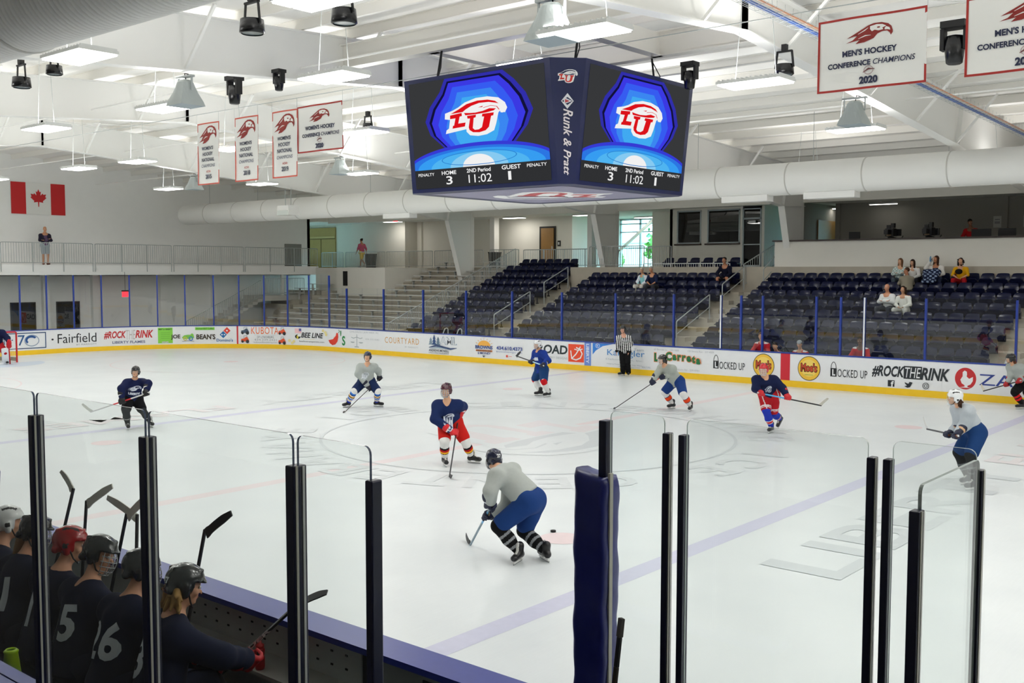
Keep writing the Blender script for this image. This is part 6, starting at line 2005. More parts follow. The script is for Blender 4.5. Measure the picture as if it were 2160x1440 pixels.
def skater(key, label, look=None, s=1.0, jersey='#a9afab', helm='#141b38', cage=None, visor=False, pants='#1c2f63', sock=('#e8e8e8', []), boots='#15161a', trim='#c9c9c4', gl=('#141b3a', '#dfe3ea', '#b6a27c'),
           crest_=None, hair=None, num=None, sk='#d9a684', lift=(), pants_art=None, tail=None, hcol='#2a1c14', seed=1, jr=.155, hem=-.05):
    P_ = POSE[key] if isinstance(key, str) else key
    pel = V3(*P_['pel'])
    off = V3(pel[0], pel[1], 0.0)
    p = local(P_, off)
    t = thing('person', label, 'person', tuple(off), group=None)
    look = p['f'] if look is None else look
    R = body(t, p, skin(sk), s, look, feet=False)
    up = unit(p['neck'] - p['pel']); lat = unit(np.cross(p['f'], up))
    jb = shirt_prims(p, s, jr, 'long', .09, hem, 1.22, .108, .12)
    jv = jb.mesh(.0165, .0035, seed)
    jo = skin_obj('jersey', jv, [cloth(jersey)], t)
    bvh = BVHTree.FromPolygons([Vector(v) for v in jv[0]], [tuple(int(i) for i in f) for f in jv[1]])
    if crest_:
        art, hgt, sx, where = crest_
        A_ = Art().place(art, 0, 0, sx, sx)
        n_ = p['f'] if where == 'front' else -p['f']
        decal(A_, bvh, p['neck'] - up * hgt, n_ - up * np.dot(n_, up), up, jo, 'printed_crest', .025)
    # padded pants
    B = Blob()
    B.cone(p['Rhp'] + up * .05, p['Lhp'] + up * .05, .145 * s, .145 * s, .06)
    B.cone(p['pel'] + up * .0, p['pel'] + up * max(.1, hem + .03), .155 * s, .145 * s, .05, lat, 1.2)
    for k in 'RL':
        e = p[k + 'hp'] + (p[k + 'kn'] - p[k + 'hp']) * .86
        B.cone(p[k + 'hp'], e, .142 * s, .12 * s, .04)
    preg = None
    pm = [cloth(pants)]
    if pants_art == 'stripe':
        pm = [cloth(pants), cloth('#e6e6e6')]
        def preg(c):
            r_ = np.zeros(len(c), int)
            for k, sd in (('R', 1), ('L', -1)):
                ax = unit(p[k + 'kn'] - p[k + 'hp']); q = c - p[k + 'hp']; tt = q @ ax
                near = np.linalg.norm(q - np.outer(tt, ax), axis=1) < .17
                sl = (q @ lat) * sd
                r_[near & (((tt > .29) & (tt < .32)) | ((sl > .07) & (sl < .09)) | ((tt > .335) & (tt < .35)))] = 1
            return r_
    po = skin_obj('hockey_pants', B.mesh(.0165, .002, seed + 3), pm, t, preg)
    for k, sd in (('R', 1), ('L', -1)):
        kn, an = p[k + 'kn'], p[k + 'an']
        B = Blob().cone(kn + (p[k + 'hp'] - kn) * .12, kn, .088 * s, .094 * s, .03).cone(kn, kn + (an - kn) * .5, .09 * s, .085 * s, .03).cone(kn + (an - kn) * .5, an + (kn - an) * .1, .085 * s, .058 * s, .03)
        base, bands = sock
        skin_obj('sock', B.mesh(.0125, .0015, seed), [cloth(base)] + [cloth(c) for _, _, c in bands], t, sock_regions(kn, an, [(a, b) for a, b, c in bands]))
        skate(t, kn, an, p[k + 'to'], k in lift, boots, trim)
    ax = (p['heel'] - p['butt']) if 'heel' in p else None
    for k, sd in (('R', 1), ('L', -1)):
        if ax is not None:
            glove(t, p[k + 'wr'], p[k + 'el'], ax, sd, *gl)
    helmet(t, p['head'], R, s, helm, .0135, cage, visor, num=num)
    if tail: hair_mesh(t, p['head'], R, s, hcol, tail)
    return t, p, off, bvh, jo, up

NAVY_J, GREY_J = '#151d44', '#a7ada9'
bird_txt = Art().place(bird('#dfe6f2', NAVY_J), 0, .05, .30, .22).ctext('LIBERTY', 0, -.10, .055, '#dfe6f2', bold=.05)
skater('A', 'skater in navy jersey with white bird crest and grey shins, leftmost of the standing skaters', look=V3(.75, -.66, 0), s=.95, jersey=NAVY_J, helm='#141517', visor=True, pants='#101114',
       sock=('#2c3133', [(.5, .53, '#d9d9d9')]), gl=('#111215', '#dcdcdc', '#26262a'), crest_=(bird_txt, .24, 1.0, 'front'), seed=1)
white_crest = lambda: crest('#e4e8ec', '#b9c0c4', '#8b9298', '#e4e8ec', '#e9ecef')
skater('B', 'skater in grey jersey with blue and gold striped white socks, stick reaching down left', s=.98, jersey=GREY_J, helm='#141b38', pants='#18284f',
       sock=('#e4e4e2', [(.08, .22, '#2f6fc8'), (.22, .28, '#15204a'), (.34, .40, '#e0a63c'), (.40, .45, '#2b2620'), (.5, .62, '#2f63c0'), (.68, .73, '#e2b765'), (.78, 1.2, '#22339a')]),
       gl=('#10152c', '#e2e6ee', '#10152c'), crest_=(white_crest(), .27, .17, 'front'), seed=2)
skater('C', 'skater in navy jersey, red gloves, red pants and maroon caged helmet at centre ice', look=V3(.35, -.93, -.05), jersey='#1a2a58', helm='#4a1a2b', cage='#c9cdd2', pants='#c7201a',
       sock=('#e6e5e2', [(.30, .40, '#18181a'), (.40, .50, '#b3161b'), (.50, .60, '#efb024'), (.60, .64, '#1c1c1e'), (.86, 1.2, '#17181a')]), gl=('#cf1620', '#e9dcdc', '#2a1214'), trim='#d8d6cc',
       crest_=(crest('#1a2a58', '#dfe5ef', '#1a2a58', '#dfe5ef', '#dfe5ef'), .28, .19, 'front'), seed=3)
D_ = skater('D', 'nearest skater, bending in grey jersey and blue pants, 27 on the navy helmet', look=V3(-.9, .42, -.12), jersey='#adb2ae', helm='#121936', cage='#b9bec4', pants='#1b3c78',
            sock=('#131416', [(.28, .36, '#8f9396'), (.5, .58, '#8f9396'), (.72, .80, '#8f9396')]), gl=('#121a3a', '#dfe3ea', '#b29a70'), num=('27', (.15, -1, .1)), seed=4, jr=.165, hem=.10)
skater('E', 'skater in royal blue jersey and white caged helmet in front of the boards', look=V3(-.2, -.97, 0), jersey='#1b3789', helm='#e9ebee', cage='#e4e7ea', pants='#1b3f70',
       sock=('#e2e2e0', [(-.2, .2, '#c41a22'), (.2, .24, '#e6e6e6')]), gl=('#10162e', '#d9dde6', '#10162e'), crest_=(Art().rect(-.1, -.06, .1, .06, '#dfe6f2'), .24, .8, 'front'), seed=5)
skater('G', 'skater in grey jersey with long low stick, in front of the green lettered panel', look=V3(-.4, -.9, -.08), jersey='#a8aea6', helm='#131417', cage='#eceff1', pants='#1f3d7a',
       sock=('#e4e4e2', [(.30, .34, '#1c2348'), (.34, .56, '#e8491f'), (.56, .60, '#1c2348')]), gl=('#141b38', '#dfe3ea', '#141b38'), tail='tail', hcol='#2c1c16', seed=6)
skater('H', 'skater in navy jersey with red helmet and royal blue socks, one skate lifted', look=V3(.3, -.95, -.05), jersey='#161f44', helm='#cf2027', cage='#f1f2f3', pants='#b81f28',
       sock=('#2338ae', [(.52, .56, '#e9e9ea'), (.56, .68, '#d02730'), (.68, .72, '#e9e9ea')]), gl=('#c81d28', '#16204a', '#16204a'), lift=('L',), pants_art='stripe',
       crest_=(crest('#161f44', '#cfd8e6', '#161f44', '#cfd8e6', '#cfd8e6'), .27, .15, 'front'), seed=7)
skater('I', 'skater in pale grey jersey and white visored helmet at the right side', look=V3(-.86, -.5, -.05), jersey='#b3bac0', helm='#e6e8ea', visor='full', pants='#183a6c',
       sock=('#17191c', [(.4, .46, '#6d7276'), (.6, .66, '#6d7276')]), gl=('#151c36', '#c9a27c', '#b5633a'), tail='wild', hcol='#3a2416', seed=8, hem=.17)
skater('J', 'skater in grey jersey with black and red socks entering at the right edge', look=V3(-.95, -.3, 0), jersey='#a5aba7', helm='#141518', visor='full', pants='#141416',
       sock=('#141416', [(.22, .36, '#d11f24'), (.44, .58, '#d11f24')]), gl=('#b01c22', '#17171a', '#8d8062'), tail='tail', hcol='#6a3a22', seed=9)
ST = {'A': dict(shaft='#c9c9c9', accent=(.32, .62, '#c8242e'), blade='#cfd0c6', lab='held by the navy skater at left, white blade'),
      'B': dict(shaft='#4a4440', blade='#6a655f', lab='held by the skater with striped socks'),
      'C': dict(shaft='#23242a', blade='#1d1f24', lab='held by the red gloved skater'),
      'D': dict(shaft='#7f95a3', accent=(.2, .45, '#6fb0dd'), blade='#15171b', lab='blue and grey, held by the nearest bending skater'),
      'E': dict(shaft='#1a1b1f', accent=(.1, .5, '#bfe4f2'), blade='#26272b', lab='pale blue and black, raised by the royal blue skater'),
      'G': dict(shaft='#2a2b30', accent=(.06, .22, '#dd3226'), blade='#3a3b40', lab='long and thin, stretched low by the grey skater'),
      'H': dict(shaft='#15171c', accent=(.06, .42, '#49b4e8'), blade='#cfcabd', lab='bright blue, held across by the red helmet skater'),
      'I': dict(shaft='#1b1d22', blade='#d5d6d4', lab='black with white blade, held by the skater with white helmet'),
      'J': dict(shaft='#1a1b20', blade='#d9d3c4', lab='black with pale blade, at the right edge')}
for k, d in ST.items():
    q = POSE[k]
    stick('hockey stick ' + d.pop('lab'), q['butt'], q['heel'], q['tip'], **d)
# pants lettering and belt trim on the nearest skater
tt, p, off, bvh, jo, up = D_

# referee
def referee():
    P_ = POSE['F']; pel = V3(*P_['pel']); off = V3(pel[0], pel[1], 0); p = local(P_, off)
    t = thing('person', 'referee in black and white striped shirt and black trousers standing at the far boards', 'person', tuple(off))
    def hands(B, k, sd): open_hand(B, p[k + 'wr'], p[k + 'el'], p['f'], sd)
    R = body(t, p, skin('#dda58c'), 1.0, V3(.25, -.96, 0), .014, hands, feet=False)
    up = unit(p['neck'] - p['pel']); lat = unit(np.cross(p['f'], up))
    B = shirt_prims(p, 1.0, .145, 'long', .07, -.02, 1.28, .085, .03)
    def reg(c):
        u = (c - p['pel']) @ lat
        r_ = (np.floor(u / .034 + .5).astype(int) % 2)
        for k in 'RL':
            r_[np.linalg.norm(c - p[k + 'wr'], axis=1) < .085] = 0
        r_[np.linalg.norm((c - p['neck']) * V3(1, 1, 1), axis=1) < .10] = 0
        return r_
    skin_obj('striped_shirt', B.mesh(.014, .002, 4), [cloth('#101012'), cloth('#e9e9e8')], t, reg)
    B = Blob().cone(p['Rhp'], p['Lhp'], .125, .125, .05).cone(p['pel'], p['pel'] + up * .08, .125, .125, .05, lat, 1.2)
    for k in 'RL': B.cone(p[k + 'hp'], p[k + 'kn'], .115, .092, .04).cone(p[k + 'kn'], p[k + 'an'] + V3(0, 0, .02), .092, .088, .03)
    skin_obj('trousers', B.mesh(.015, .003, 5), [cloth('#0f0f11')], t)
    for k in 'RL': skate(t, p[k + 'kn'], p[k + 'an'], p[k + 'to'], False, '#111214', '#9a9a98')
    helmet(t, p['head'], R, 1.0, '#121316', .0135, None, True)
referee()

# goalie
def goalie():
    off = V3(-26.7, -.05, 0)
    f = unit(V3(.95, -.2, 0)); r = V3(f[1], -f[0], 0)
    g = lambda a, b, c: r * a + f * b + V3(0, 0, c)
    p = dict(f=f, pel=g(0, -.1, .78), neck=g(0, .12, 1.36), head=g(0, .2, 1.58))
    for k, sd in (('R', 1), ('L', -1)):
        p.update({k + 'sh': g(.2 * sd, .1, 1.27), k + 'hp': g(.11 * sd, -.08, .78), k + 'kn': g(.24 * sd, .22, .5), k + 'an': g(.3 * sd, .0, .12), k + 'to': g(.36 * sd, .2, .06), k + 'el': g(.36 * sd, .22, 1.02), k + 'wr': g(.36 * sd, .42, .86)})
    t = thing('person', 'goalie in navy jersey with white leg pads and white mask at the left edge', 'person', tuple(off))
    R = body(t, p, skin('#d9a684'), 1.0, f, .018, feet=False)
    skin_obj('jersey', shirt_prims(p, 1.0, .18, 'long', .11, -.05, 1.3, .13, .1).mesh(.019, .004, 3), [cloth('#131a3e')], t)
    B = Blob().cone(p['Rhp'], p['Lhp'], .17, .17, .05)
    for k in 'RL': B.cone(p[k + 'hp'], p[k + 'kn'], .15, .13, .04)
    skin_obj('hockey_pants', B.mesh(.019), [cloth('#b3202a')], t)
    for k, sd in (('R', 1), ('L', -1)):
        kn, an = p[k + 'kn'], p[k + 'an']
        d = unit(an - kn); n_ = unit(f - d * np.dot(f, d)); l_ = np.cross(n_, d)
        mb = MB().m(cloth('#e4e6e8', .5))
        c = (kn + an) / 2 + n_ * .09 - V3(0, 0, -.05)
        mb.obox(tuple(c), tuple(l_ * .14), tuple(n_ * .05), tuple(d * .40))
        o = mb.build('leg_pad', t, bevel=.04)
        MB().m(cloth('#b8222b', .5)).obox(tuple(c + l_ * .13 * sd * -1), tuple(l_ * .025), tuple(n_ * .056), tuple(d * .40)).build('pad_edge', o, bevel=.01)
        skate(t, kn, an, p[k + 'to'], False)
    mb = MB().m(cloth('#e4e6e8', .5)).obox(tuple(p['Rwr'] + f * .06), tuple(r * .12), tuple(f * .03), (0, 0, .18)); mb.build('blocker', t, bevel=.02)
    B = Blob().ell(p['Lwr'] + f * .04, V3(.14, .07, .15)).cone(p['Lwr'], p['Lwr'] + V3(0, 0, -.12), .07, .1, .03)
    skin_obj('catch_glove', B.mesh(.018), [cloth('#b8222b', .5)], t)
    helmet(t, p['head'], R, 1.08, '#e8eaec', .015, '#d5d8dc')
    stick('goalie stick with white paddle at the left edge', off + p['Rwr'] + V3(.05, .1, .35), off + g(.18, .5, .05), off + g(-.12, .55, .05), shaft='#d9dadb', blade='#e2e3e2')
goalie()

# ------------------------------------------------------------------ seated and standing people off the ice
def pose_seated(f, seat, arms='lap', lean=.1, s=1.0, spread=.1):
    f = unit(V3(*f, 0)); r = V3(f[1], -f[0], 0)
    g = lambda a, b, c: (r * a + f * b) * s + V3(0, 0, seat + c * s)
    p = dict(f=f, pel=g(0, 0, .10), neck=g(0, lean, .62), head=g(0, lean * 1.45 + .02, .82))
    for k, sd in (('R', 1), ('L', -1)):
        p.update({k + 'sh': g(.185 * sd, lean * .9, .55), k + 'hp': g(.1 * sd, .02, .09), k + 'kn': g((.1 + spread) * sd, .43, .10), k + 'an': g((.1 + spread) * sd, .40, -.34), k + 'to': g((.11 + spread) * sd, .60, -.40)})
        if arms == 'lap': e, w = g(.27 * sd, lean + .06, .30), g(.10 * sd, .30, .20)
        elif arms == 'crossed': e, w = g(.25 * sd, lean + .1, .33), g(-.06 * sd, .27, .36)
        elif arms == 'knees': e, w = g(.28 * sd, lean + .12, .30), g(.16 * sd, .40, .17)
        elif arms == 'drink':
            e, w = (g(.34 * sd, lean + .1, .50), g(.13 * sd, .24, .78)) if sd > 0 else (g(.27 * sd, lean + .06, .30), g(.10 * sd, .30, .22))
        elif arms == 'stick': e, w = g(.30 * sd, lean + .14, .28), g(.14 * sd, .42, .22)
        p[k + 'el'], p[k + 'wr'] = e, w
    return p

def pose_standing(f, s=1.0, arms='down', stride=0.0):
    f = unit(V3(*f, 0)); r = V3(f[1], -f[0], 0)
    g = lambda a, b, c: (r * a + f * b + V3(0, 0, c)) * s
    p = dict(f=f, pel=g(0, 0, .95), neck=g(0, .02, 1.48), head=g(0, .05, 1.66))
    for k, sd in (('R', 1), ('L', -1)):
        st = stride * sd
        p.update({k + 'sh': g(.19 * sd, .0, 1.40), k + 'hp': g(.1 * sd, 0, .92), k + 'kn': g(.1 * sd, st * .5 + .05, .50), k + 'an': g(.1 * sd, st - (.12 if st < 0 else 0), .09 + (.12 if st < 0 else 0)),
                  k + 'to': g(.12 * sd, st + .18 - (.12 if st < 0 else 0), .03 + (.02 if st < 0 else 0)), k + 'el': g(.25 * sd, -.02 - st * .3, 1.13), k + 'wr': g(.25 * sd, .06 - st * .6, .90)})
        if arms == 'crossed': p[k + 'el'], p[k + 'wr'] = g(.25 * sd, .08, 1.14), g(-.09 * sd, .2, 1.17 + .03 * sd)
    return p

def civilian(label, loc, p, shirt, pants, sleeve='long', legs='long', hair=('#3a2a1e', 'short'), sk='#d2a07e', shoe='#2a2a2c', s=1.0, look=None, extra=None, h=.02, shirt2=None, cap=None, jr=.135):
    t = thing('person', label, 'person', loc)
    def hands(B, k, sd): open_hand(B, p[k + 'wr'], p[k + 'el'], p['f'], sd, s)
    R = body(t, p, skin(sk), s, look, .0165, hands)
    up = unit(p['neck'] - p['pel']); lat = unit(np.cross(p['f'], up))
    B = shirt_prims(p, s, jr, sleeve, .065, -.03, 1.25, .08, .02)
    reg = None; ms = [cloth(shirt)]
    if shirt2:
        ms = [cloth(shirt), cloth(shirt2[0])]
        reg = shirt2[1](p, lat, up)
    skin_obj('shirt', B.mesh(h, .003, len(label)), ms, t, reg)
    B = Blob().cone(p['Rhp'], p['Lhp'], .12 * s, .12 * s, .05).cone(p['pel'], p['pel'] + up * .06, .12 * s, .12 * s, .05, lat, 1.2)
    for k in 'RL':
        e = 1.0 if legs == 'long' else .85
        B.cone(p[k + 'hp'], p[k + 'hp'] + (p[k + 'kn'] - p[k + 'hp']) * e, .105 * s, (.08 if legs == 'long' else .095) * s, .04)
        if legs == 'long': B.cone(p[k + 'kn'], p[k + 'an'], .078 * s, .06 * s, .03)
    skin_obj('trousers' if legs == 'long' else 'shorts', B.mesh(h, .003, 3), [cloth(pants)], t)
    for k in 'RL':
        a, b = p[k + 'an'], p[k + 'to']
        f_ = unit((b - a) * V3(1, 1, 0)); base = min(a[2], b[2] + .06) - .04
        B = Blob().cone(V3(a[0], a[1], base) - f_ * .04, V3(b[0], b[1], base) + f_ * .02, .042, .036, .02).cone(a, V3(a[0], a[1], base), .045, .045, .02)
        skin_obj('shoe', B.mesh(.016), [mat('shoe_' + shoe.strip('#'), shoe, .6)], t)
    if hair: hair_mesh(t, p['head'], R, s, *hair)
    if cap:
        L = lambda x, y, z: p['head'] + R @ (V3(x, y, z) * s)
        B = Blob().ell(L(0, -.012, .06), V3(.088, .106, .075) * s, R).cone(L(-.04, .10, .055), L(.04, .10, .055), .012, .012, .02).ell(L(0, .13, .052), V3(.06, .05, .008), R, .02)
        skin_obj('cap', B.mesh(.0135, 0, 0, lambda X, Y, Z: -(((np.stack([X, Y, Z], -1) - p['head']) @ R)[..., 2] - .038)), [cloth(cap)], t)
    if extra: extra(t, p, R)
    return t

ST_Y = lambda r: 14.33 + .84 * r
SEAT = .45
FWD = (.15, -1)
def at_row(x, r): return (x, ST_Y(r), tread(r) + SEAT)
def panel(side_w):
    return lambda p, lat, up: (lambda c: (np.abs((c - p['neck']) @ lat) > side_w).astype(int))
civilian('grey haired woman in pale blue top and white jacket, middle block', at_row(-10.05, 7), pose_seated((-.15, -1), 0, 'lap', .12, .95), '#8fd0d6', '#d8d4cc', hair=('#c9bfae', 'short'), shirt2=('#e4e9f2', panel(.13)), look=V3(-.1, -1, -.35), s=.95)
civilian('grey haired man in navy polo shirt leaning forward, seated in the middle block', at_row(-9.5, 7), pose_seated((-.1, -1), 0, 'lap', .2), '#1d2748', '#3a3c44', 'short', hair=('#b9b6b0', 'short'), look=V3(.1, -1, -.25), sk='#c9906e')
civilian('man in navy sweatshirt and shorts seated alone at the right end of the middle block', at_row(-6.55, 8), pose_seated((.1, -1), 0, 'knees', .16, 1.05), '#12152b', '#1b1d26', 'long', 'short', hair=('#1c1612', 'short'), sk='#b87f5f', s=1.05)
civilian('woman wrapped in pale patterned sweater, leftmost of the top row group', at_row(.66, 8), pose_seated((.25, -1), 0, 'crossed', .06, .95), '#a9bdbb', '#4a5560', hair=('#6b4a32', 'long'), look=V3(-.3, -1, -.1), s=.95, shirt2=('#dfe6e2', lambda p, l, u: (lambda c: ((np.sin(c[:, 0] * 60) * np.sin(c[:, 2] * 55)) > .2).astype(int))))
civilian('girl in white sweater with long brown hair in the top row', at_row(1.16, 8), pose_seated((.1, -1), 0, 'lap', .18, .9), '#dcdad6', '#23242c', hair=('#2e1c14', 'long'), look=V3(-.2, -1, -.2), s=.9)
civilian('person in taupe pullover hunched sideways one row below the top row group', at_row(1.22, 7), pose_seated((-.5, .85), -.02, 'crossed', .1, .95), '#8f8878', '#3c3c40', hair=('#4a2e1e', 'short'), look=V3(-.9, -.3, 0), sk='#a86f50', s=.95, jr=.17)
def drink(t, p, R):
    q = p['Rwr'] + unit(p['Rwr'] - p['Rel']) * .08
    MB().m(mat('drink_bottle', '#5f8fb4', .3)).tube([tuple(q - V3(0, 0, .08)), tuple(q + V3(0, 0, .1))], .03, 10).build('bottle_in_hand', None, off=None) if False else None
civilian('woman in white cardigan over navy top drinking from a bottle in the top row', at_row(1.98, 8), pose_seated((.05, -1), .03, 'drink', .08), '#1f2c50', '#232b45', hair=('#3a2217', 'long'), look=V3(-.35, -1, 0), sk='#b57a55', shirt2=('#e3e0da', panel(.10)))
civilian('curly haired girl in yellow shirt and red trousers in the top row', at_row(2.84, 8), pose_seated((.1, -1), 0, 'lap', .1, .95), '#dba313', '#a3141c', 'short', hair=('#1b120e', 'curly'), sk='#cf9a78', s=.95)
civilian('bald man in white long sleeve shirt with folded arms in the right block', at_row(1.18, 5), pose_seated((-.1, -1), 0, 'crossed', .08, 1.02), '#dfe1e2', '#3c3f48', hair=None, sk='#c58b6c', s=1.02)
civilian('curly haired woman in white hooded sweatshirt beside the bald man', at_row(1.74, 5), pose_seated((-.05, -1), -.02, 'lap', .1, .97), '#e3e4df', '#c9cac6', hair=('#2a1a12', 'curly'), sk='#c99674', s=.97)
o = MB().m(mat('drink_bottle', '#5f8fb4', .3)).lathe([(0, 0), (.032, 0), (.034, .14), (.015, .17), (.015, .2), (0, .2)], 14).build('water_bottle')
o.location = (1.86, 20.71, 4.02); tag(o, 'blue bottle held to the mouth of the woman in the white cardigan', 'bottle')
o = skin_obj('blanket', Blob().cone(V3(-.2, 0, 0), V3(.2, 0, 0), .13, .13, .05).cone(V3(-.15, -.2, -.1), V3(.2, -.2, -.15), .12, .12, .06).cone(V3(-.2, -.3, -.3), V3(.15, -.3, -.3), .08, .1, .06).mesh(.02, .008, 3), [cloth('#1c2440'), cloth('#8ea0bd')], None,
             lambda c: ((np.sin(c[:, 0] * 34 + 3 * c[:, 2]) * np.sin(c[:, 2] * 40 + c[:, 1] * 20)) > .25).astype(int))
o.location = (1.92, 20.72, 3.62); tag(o, 'navy and white patterned blanket over the lap of the woman in the white cardigan', 'blanket')
o = skin_obj('bag', Blob().ell(V3(0, 0, 0), V3(.13, .08, .1)).mesh(.02), [cloth('#141215')], None)
o.location = (2.86, 20.7, 3.66); tag(o, 'small black bag on the lap of the girl in yellow', 'bag')
# penalty box staff
for x, y, lab, kw in ((-1.27, 13.95, 'person in red jacket behind the post left of the red line', dict(hair=('#5a4030', 'short'))), (-.58, 13.75, 'dark haired person in red jacket bending low left of the red line', dict(hair=('#1d1512', 'short'))),
                      (.14, 13.85, 'person in red jacket and grey cap behind the boards right of the red line', dict(hair=('#20150f', 'short'), cap='#8d9398')), (2.12, 13.85, 'broad person in red jacket with white shoulder stripes behind the white striped post', dict(hair=('#15110f', 'short'), sk='#6b4632'))):
    z = {-1.27: .70, -.58: .42, .14: .50, 2.12: .70}[x]
    civilian(lab, (x, y, z), pose_seated((.1, -1), 0, 'knees', .16 if x != -.58 else .3, 1.0), '#c01c24', '#202126', look=V3(.3, -1, -.2), shirt2=('#d9d9da', lambda p, l, u: (lambda c: ((np.abs((c - p['neck']) @ u + .0) < .035) & (np.abs((c - p['neck']) @ l) > .1)).astype(int))), jr=.15, **kw)
# press box, balcony, concourse
civilian('person in red shirt working at a monitor in the press box', (2.5, 23.3, 4.68), pose_seated((-.1, -1), 0, 'lap', .12), '#a8141c', '#202228', hair=('#14100e', 'short'), sk='#7d5238', look=V3(.5, -.8, -.2))
civilian('bald man in dark jacket and grey shorts standing with folded arms on the balcony', (-34.3, 5.62, 3.93), pose_standing((1, -.15), 1.02, 'crossed'), '#2a2738', '#9aa3ab', 'long', 'short', hair=None, sk='#c48e6c', shoe='#6b3a2a', s=1.02, shirt2=('#5f4a68', lambda p, l, u: (lambda c: (np.abs((c - p['neck']) @ l) < .07).astype(int))))
civilian('woman in pink top and yellow shorts walking along the concourse', (-33.35, 24.7, 3.86), pose_standing((-1, .05), 1.0, 'down', .3), '#b0566c', '#d9b321', 'short', 'short', hair=('#2a1a14', 'bun'), sk='#a9714f', shoe='#c9c9c9', s=.97)
def monitor(x, w, lab):
    t = thing('computer_monitor', lab, 'monitor', (x, 22.3, 4.86), group='press box monitors')
    MB().m(BLACK).box(-w / 2, w / 2, -.02, .02, .08, .36).build('display', t)
    MB().m(BLACK).box(-.12, .12, -.08, .08, 0, .02).box(-.02, .02, -.01, .03, .02, .1).build('stand', t)
structure(MB().m(mat('desk_dark', '#4a3f3a', .5)).box(-4.5, 30, 21.62, 22.6, 4.8, 4.86).build('trim_4'))
monitor(3.12, .68, 'black monitor in front of the person in red'); monitor(4.0, .6, 'black monitor right of the person in red'); monitor(-1.62, .44, 'small dark screen left of the two video cameras')
def tv_camera(x, lab, flip):
    t = thing('video_camera', lab, 'camera', (x, 22.7, FLOOR2))
    mb = MB().m(BLACK)
    for w in (0, 2.1, 4.2): mb.tube([(0, 0, 1.0), (.45 * math.cos(w), .45 * math.sin(w), 0)], .025, 6)
    mb.build('tripod', t)
    MB().m(mat('camera_body', '#1a1a1c', .5)).box(-.16, .16, -.2, .2, 1.18, 1.48).box(-.08, .08, -.55, -.2, 1.24, 1.42).box(-.2, -.05, .05, .2, 1.48, 1.62).box(.02, .14, -.1, .1, 1.5, 1.68).build('camera_body', t)
    MB().m(mat('camera_label', '#b59a72', .5)).box(-.1, .08, -.21, -.2, 1.2, 1.36).build('label_plate', t)
    MB().m(BLACK).tube([(.0, 0, 1.18), (.3 * flip, .25, 1.05), (.36 * flip, .3, 1.2)], .02, 6).lathe([(0, 1.02), (.12, 1.04), (.12, 1.16), (0, 1.18)], 14).build('pan_head', t)
    MB().m(BLACK_GLOSS).box(.18 * flip - .12, .18 * flip + .12, .2, .3, 1.2, 1.46).build('viewfinder', t)
tv_camera(-.33, 'black video camera on a tripod, left one in the press box', 1); tv_camera(1.12, 'black video camera with a tan panel, right one in the press box', 1)

# ------------------------------------------------------------------ the players bench
def bench_player(label, hx, nx, look, helm, num=None, cage=None, f=(0.0, 1), hair=None, hnum=None, arms='stick', sk='#c99474', seed=1):
    off = V3(nx, -14.3, 0)
    f_ = unit(V3(*f, 0)); r = V3(f_[1], -f_[0], 0)
    g = lambda a, b, c: r * a + f_ * b + V3(0, 0, c)
    dx = V3(hx - nx, 0, 0)
    p = dict(f=f_, pel=g(0, 0, .82), neck=g(0, .20, 1.36) + dx * .8, head=g(0, .30, 1.53) + dx)
    for k, sd in (('R', 1), ('L', -1)):
        p.update({k + 'sh': g(.165 * sd, .16, 1.29) + dx * .7, k + 'hp': g(.1 * sd, .02, .81), k + 'kn': g(.18 * sd, .44, .82), k + 'an': g(.16 * sd, .62, .42), k + 'to': g(.17 * sd, .82, .36)})
        p[k + 'el'], p[k + 'wr'] = g(.235 * sd, .26, 1.04), g(.14 * sd, .5, .95)
    if arms == 'right':
        p['Rel'], p['Rwr'] = V3(.24, .36, 1.10), V3(.05, .72, .93)
    t = thing('person', label, 'person', tuple(off))
    R = body(t, p, skin(sk), 1.0, look, .0165, feet=False)
    up = unit(p['neck'] - p['pel'])
    jv = shirt_prims(p, 1.0, .16, 'long', .088, -.08, 1.18, .105, .12).mesh(.0155, .004, seed)
    jo = skin_obj('jersey', jv, [cloth('#10172f')], t)
    bvh = BVHTree.FromPolygons([Vector(v) for v in jv[0]], [tuple(int(i) for i in f) for f in jv[1]])
    if num: decal(Art().ctext(num, 0, -.15, .26, '#c9ced2', bold=.03, space=1.05), bvh, p['pel'] + up * .30, -f_ - up * np.dot(-f_, up), up, jo, 'printed_number', .03)
    B = Blob().cone(p['Rhp'], p['Lhp'], .15, .15, .05)
    for k in 'RL': B.cone(p[k + 'hp'], p[k + 'hp'] + (p[k + 'kn'] - p[k + 'hp']) * .9, .125, .105, .04)
    po = skin_obj('hockey_pants', B.mesh(.0185, .002, 2), [cloth('#1b2238')], t)
    for k in 'RL':
        B = Blob().cone(p[k + 'kn'], p[k + 'an'], .085, .06, .03)
        skin_obj('sock', B.mesh(.018), [cloth('#1a1b20')], t)
        skate(t, p[k + 'kn'], p[k + 'an'], p[k + 'to'], False)
    for k, sd in (('R', 1), ('L', -1)): glove(t, p[k + 'wr'], p[k + 'el'], V3(.25, .1, 1) if arms != 'right' else V3(-.42, -.2, -.46), sd, '#b5161f' if arms == 'right' or '15' == num else '#121828', '#2a2f44' if arms != 'right' else '#d8dbe0', '#1a1b1f')
    helmet(t, p['head'], R, 1.06, helm, .011, cage, num=hnum)
    if hair: hair_mesh(t, p['head'], R, 1.05, *hair)
    return t, po
bench_player('bench player in white helmet with a 2 on the back, leftmost on the bench', 5.85, 6.0, V3(.25, .97, -.05), '#e2e4e2', '2', None, seed=1)
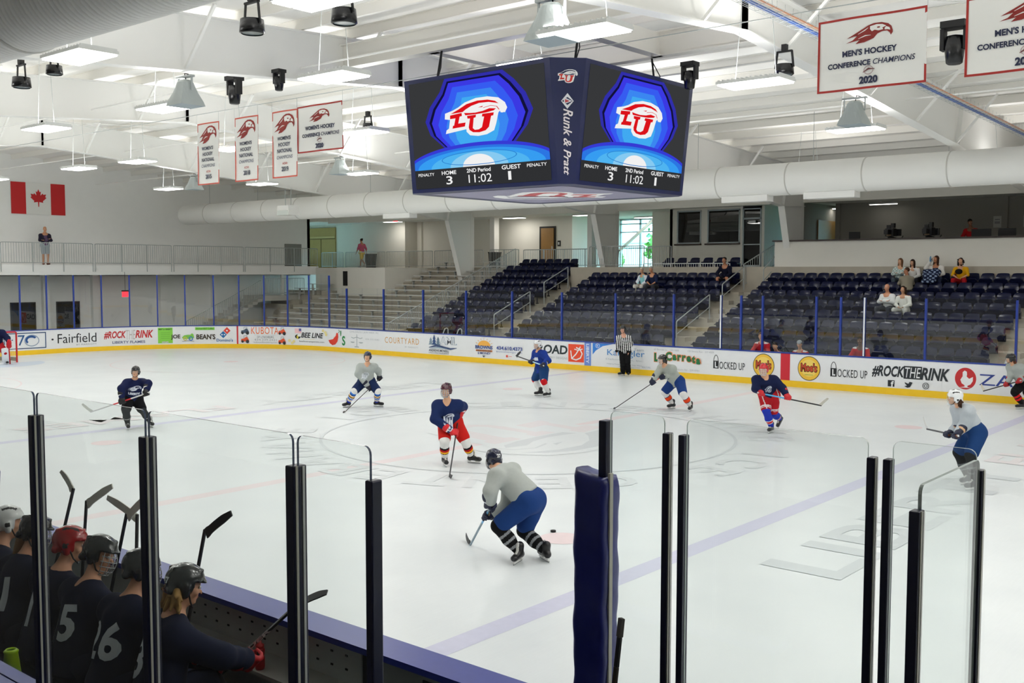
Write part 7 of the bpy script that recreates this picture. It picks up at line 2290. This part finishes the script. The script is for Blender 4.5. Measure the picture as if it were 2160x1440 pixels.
bench_player('bench player in black caged helmet looking right, second from the left', 6.33, 6.50, V3(.9, .45, -.1), '#141516', '11', '#9aa0a4', hair=('#8a6a4a', 'tail'), seed=2)
bench_player('bench player in red helmet, third from the left', 6.92, 7.02, V3(.55, .83, -.12), '#a3141a', '1', None, hnum=('4', (-.8, -.75, .1)), seed=3)
bench_player('bench player wearing 15 with dark grey caged helmet', 7.36, 7.52, V3(.85, .5, -.2), '#2b2f30', '15', '#aab0b2', seed=4)
bench_player('bench player wearing 26 behind the second dark glass post', 7.95, 8.05, V3(.5, .86, -.15), '#2a2d2f', '26', '#9aa0a4', seed=5)
bt, bpo = bench_player('blond bench player with 47 on the dark helmet, rightmost on the bench with red glove', 8.44, 8.58, V3(.3, .95, -.25), '#2f3334', '3', None, f=(.25, .97), hair=('#a37f4c', 'wild'), hnum=('47', (.15, -1, -.1)), arms='right', seed=6)
sx = dict(shaft='#1b1c20')
stick('bench stick with blue shaft, leftmost and cut by the left edge', (4.1, -13.4, .45), (4.29, -13.4, 1.69), (4.17, -13.4, 1.79), shaft='#23447c', blade='#6a6d66')
stick('bench stick with narrow white taped blade, left of the curved white one', (5.1, -13.38, .42), (5.68, -13.35, 1.70), (5.56, -13.35, 1.87), blade='#e3e4da', **sx)
stick('bench stick with white blade curving right above the red helmet', (5.80, -13.40, .40), (5.91, -13.35, 1.62), (6.28, -13.35, 1.84), blade='#e3e4da', **sx)
stick('bench stick with grey white blade pointing left, front one of the crossed pair', (6.78, -13.42, .42), (6.72, -13.33, 1.62), (6.32, -13.33, 1.75), blade='#e3e4da', **sx)
stick('bench stick with pale blade pointing right, rear one of the crossed pair', (6.22, -13.42, .42), (6.64, -13.38, 1.62), (6.90, -13.38, 1.84), blade='#e3e4da', **sx)
stick('bench stick with long black blade standing right of the blond player', (7.42, -13.42, .4), (7.74, -13.35, 1.66), (8.02, -13.35, 1.87), blade='#17181b', **sx)
stk = stick('black stick with white lettering resting over the boards in the red glove', (8.10, -13.78, .50), (8.90, -13.34, 1.35), (9.10, -13.3, 1.49), blade='#25272a', **sx)
vs_d = unit(V3(8.90, -13.34, 1.35) - V3(8.10, -13.78, .50)); L0 = V3(8.10, -13.78, .50) - V3(8.90, -13.34, 1.35)
vn = unit(V3(*CAM_POS) - V3(8.5, -13.5, 1.0)); vn = unit(vn - vs_d * np.dot(vn, vs_d)); vu = np.cross(vn, vs_d)
Art().text('BAUER', .55, -.012, .38, .024, '#d9dbd8', bold=.04).build('shaft_lettering', lambda u, v, d: tuple(L0 + vs_d * u + vu * v + vn * (.017 + d)), stk)
stick('black stick with gold lettering leaning upright beside the padded post', (11.63, -13.40, 1.84), (11.56, -13.52, .55), (11.75, -13.6, .45), shaft='#1d1b18', accent=(.2, .5, '#3a3222'), knob='#5a5652', blade='#22221f')

for _t in list(bpy.data.scenes):
    if _t != SC: bpy.data.scenes.remove(_t)
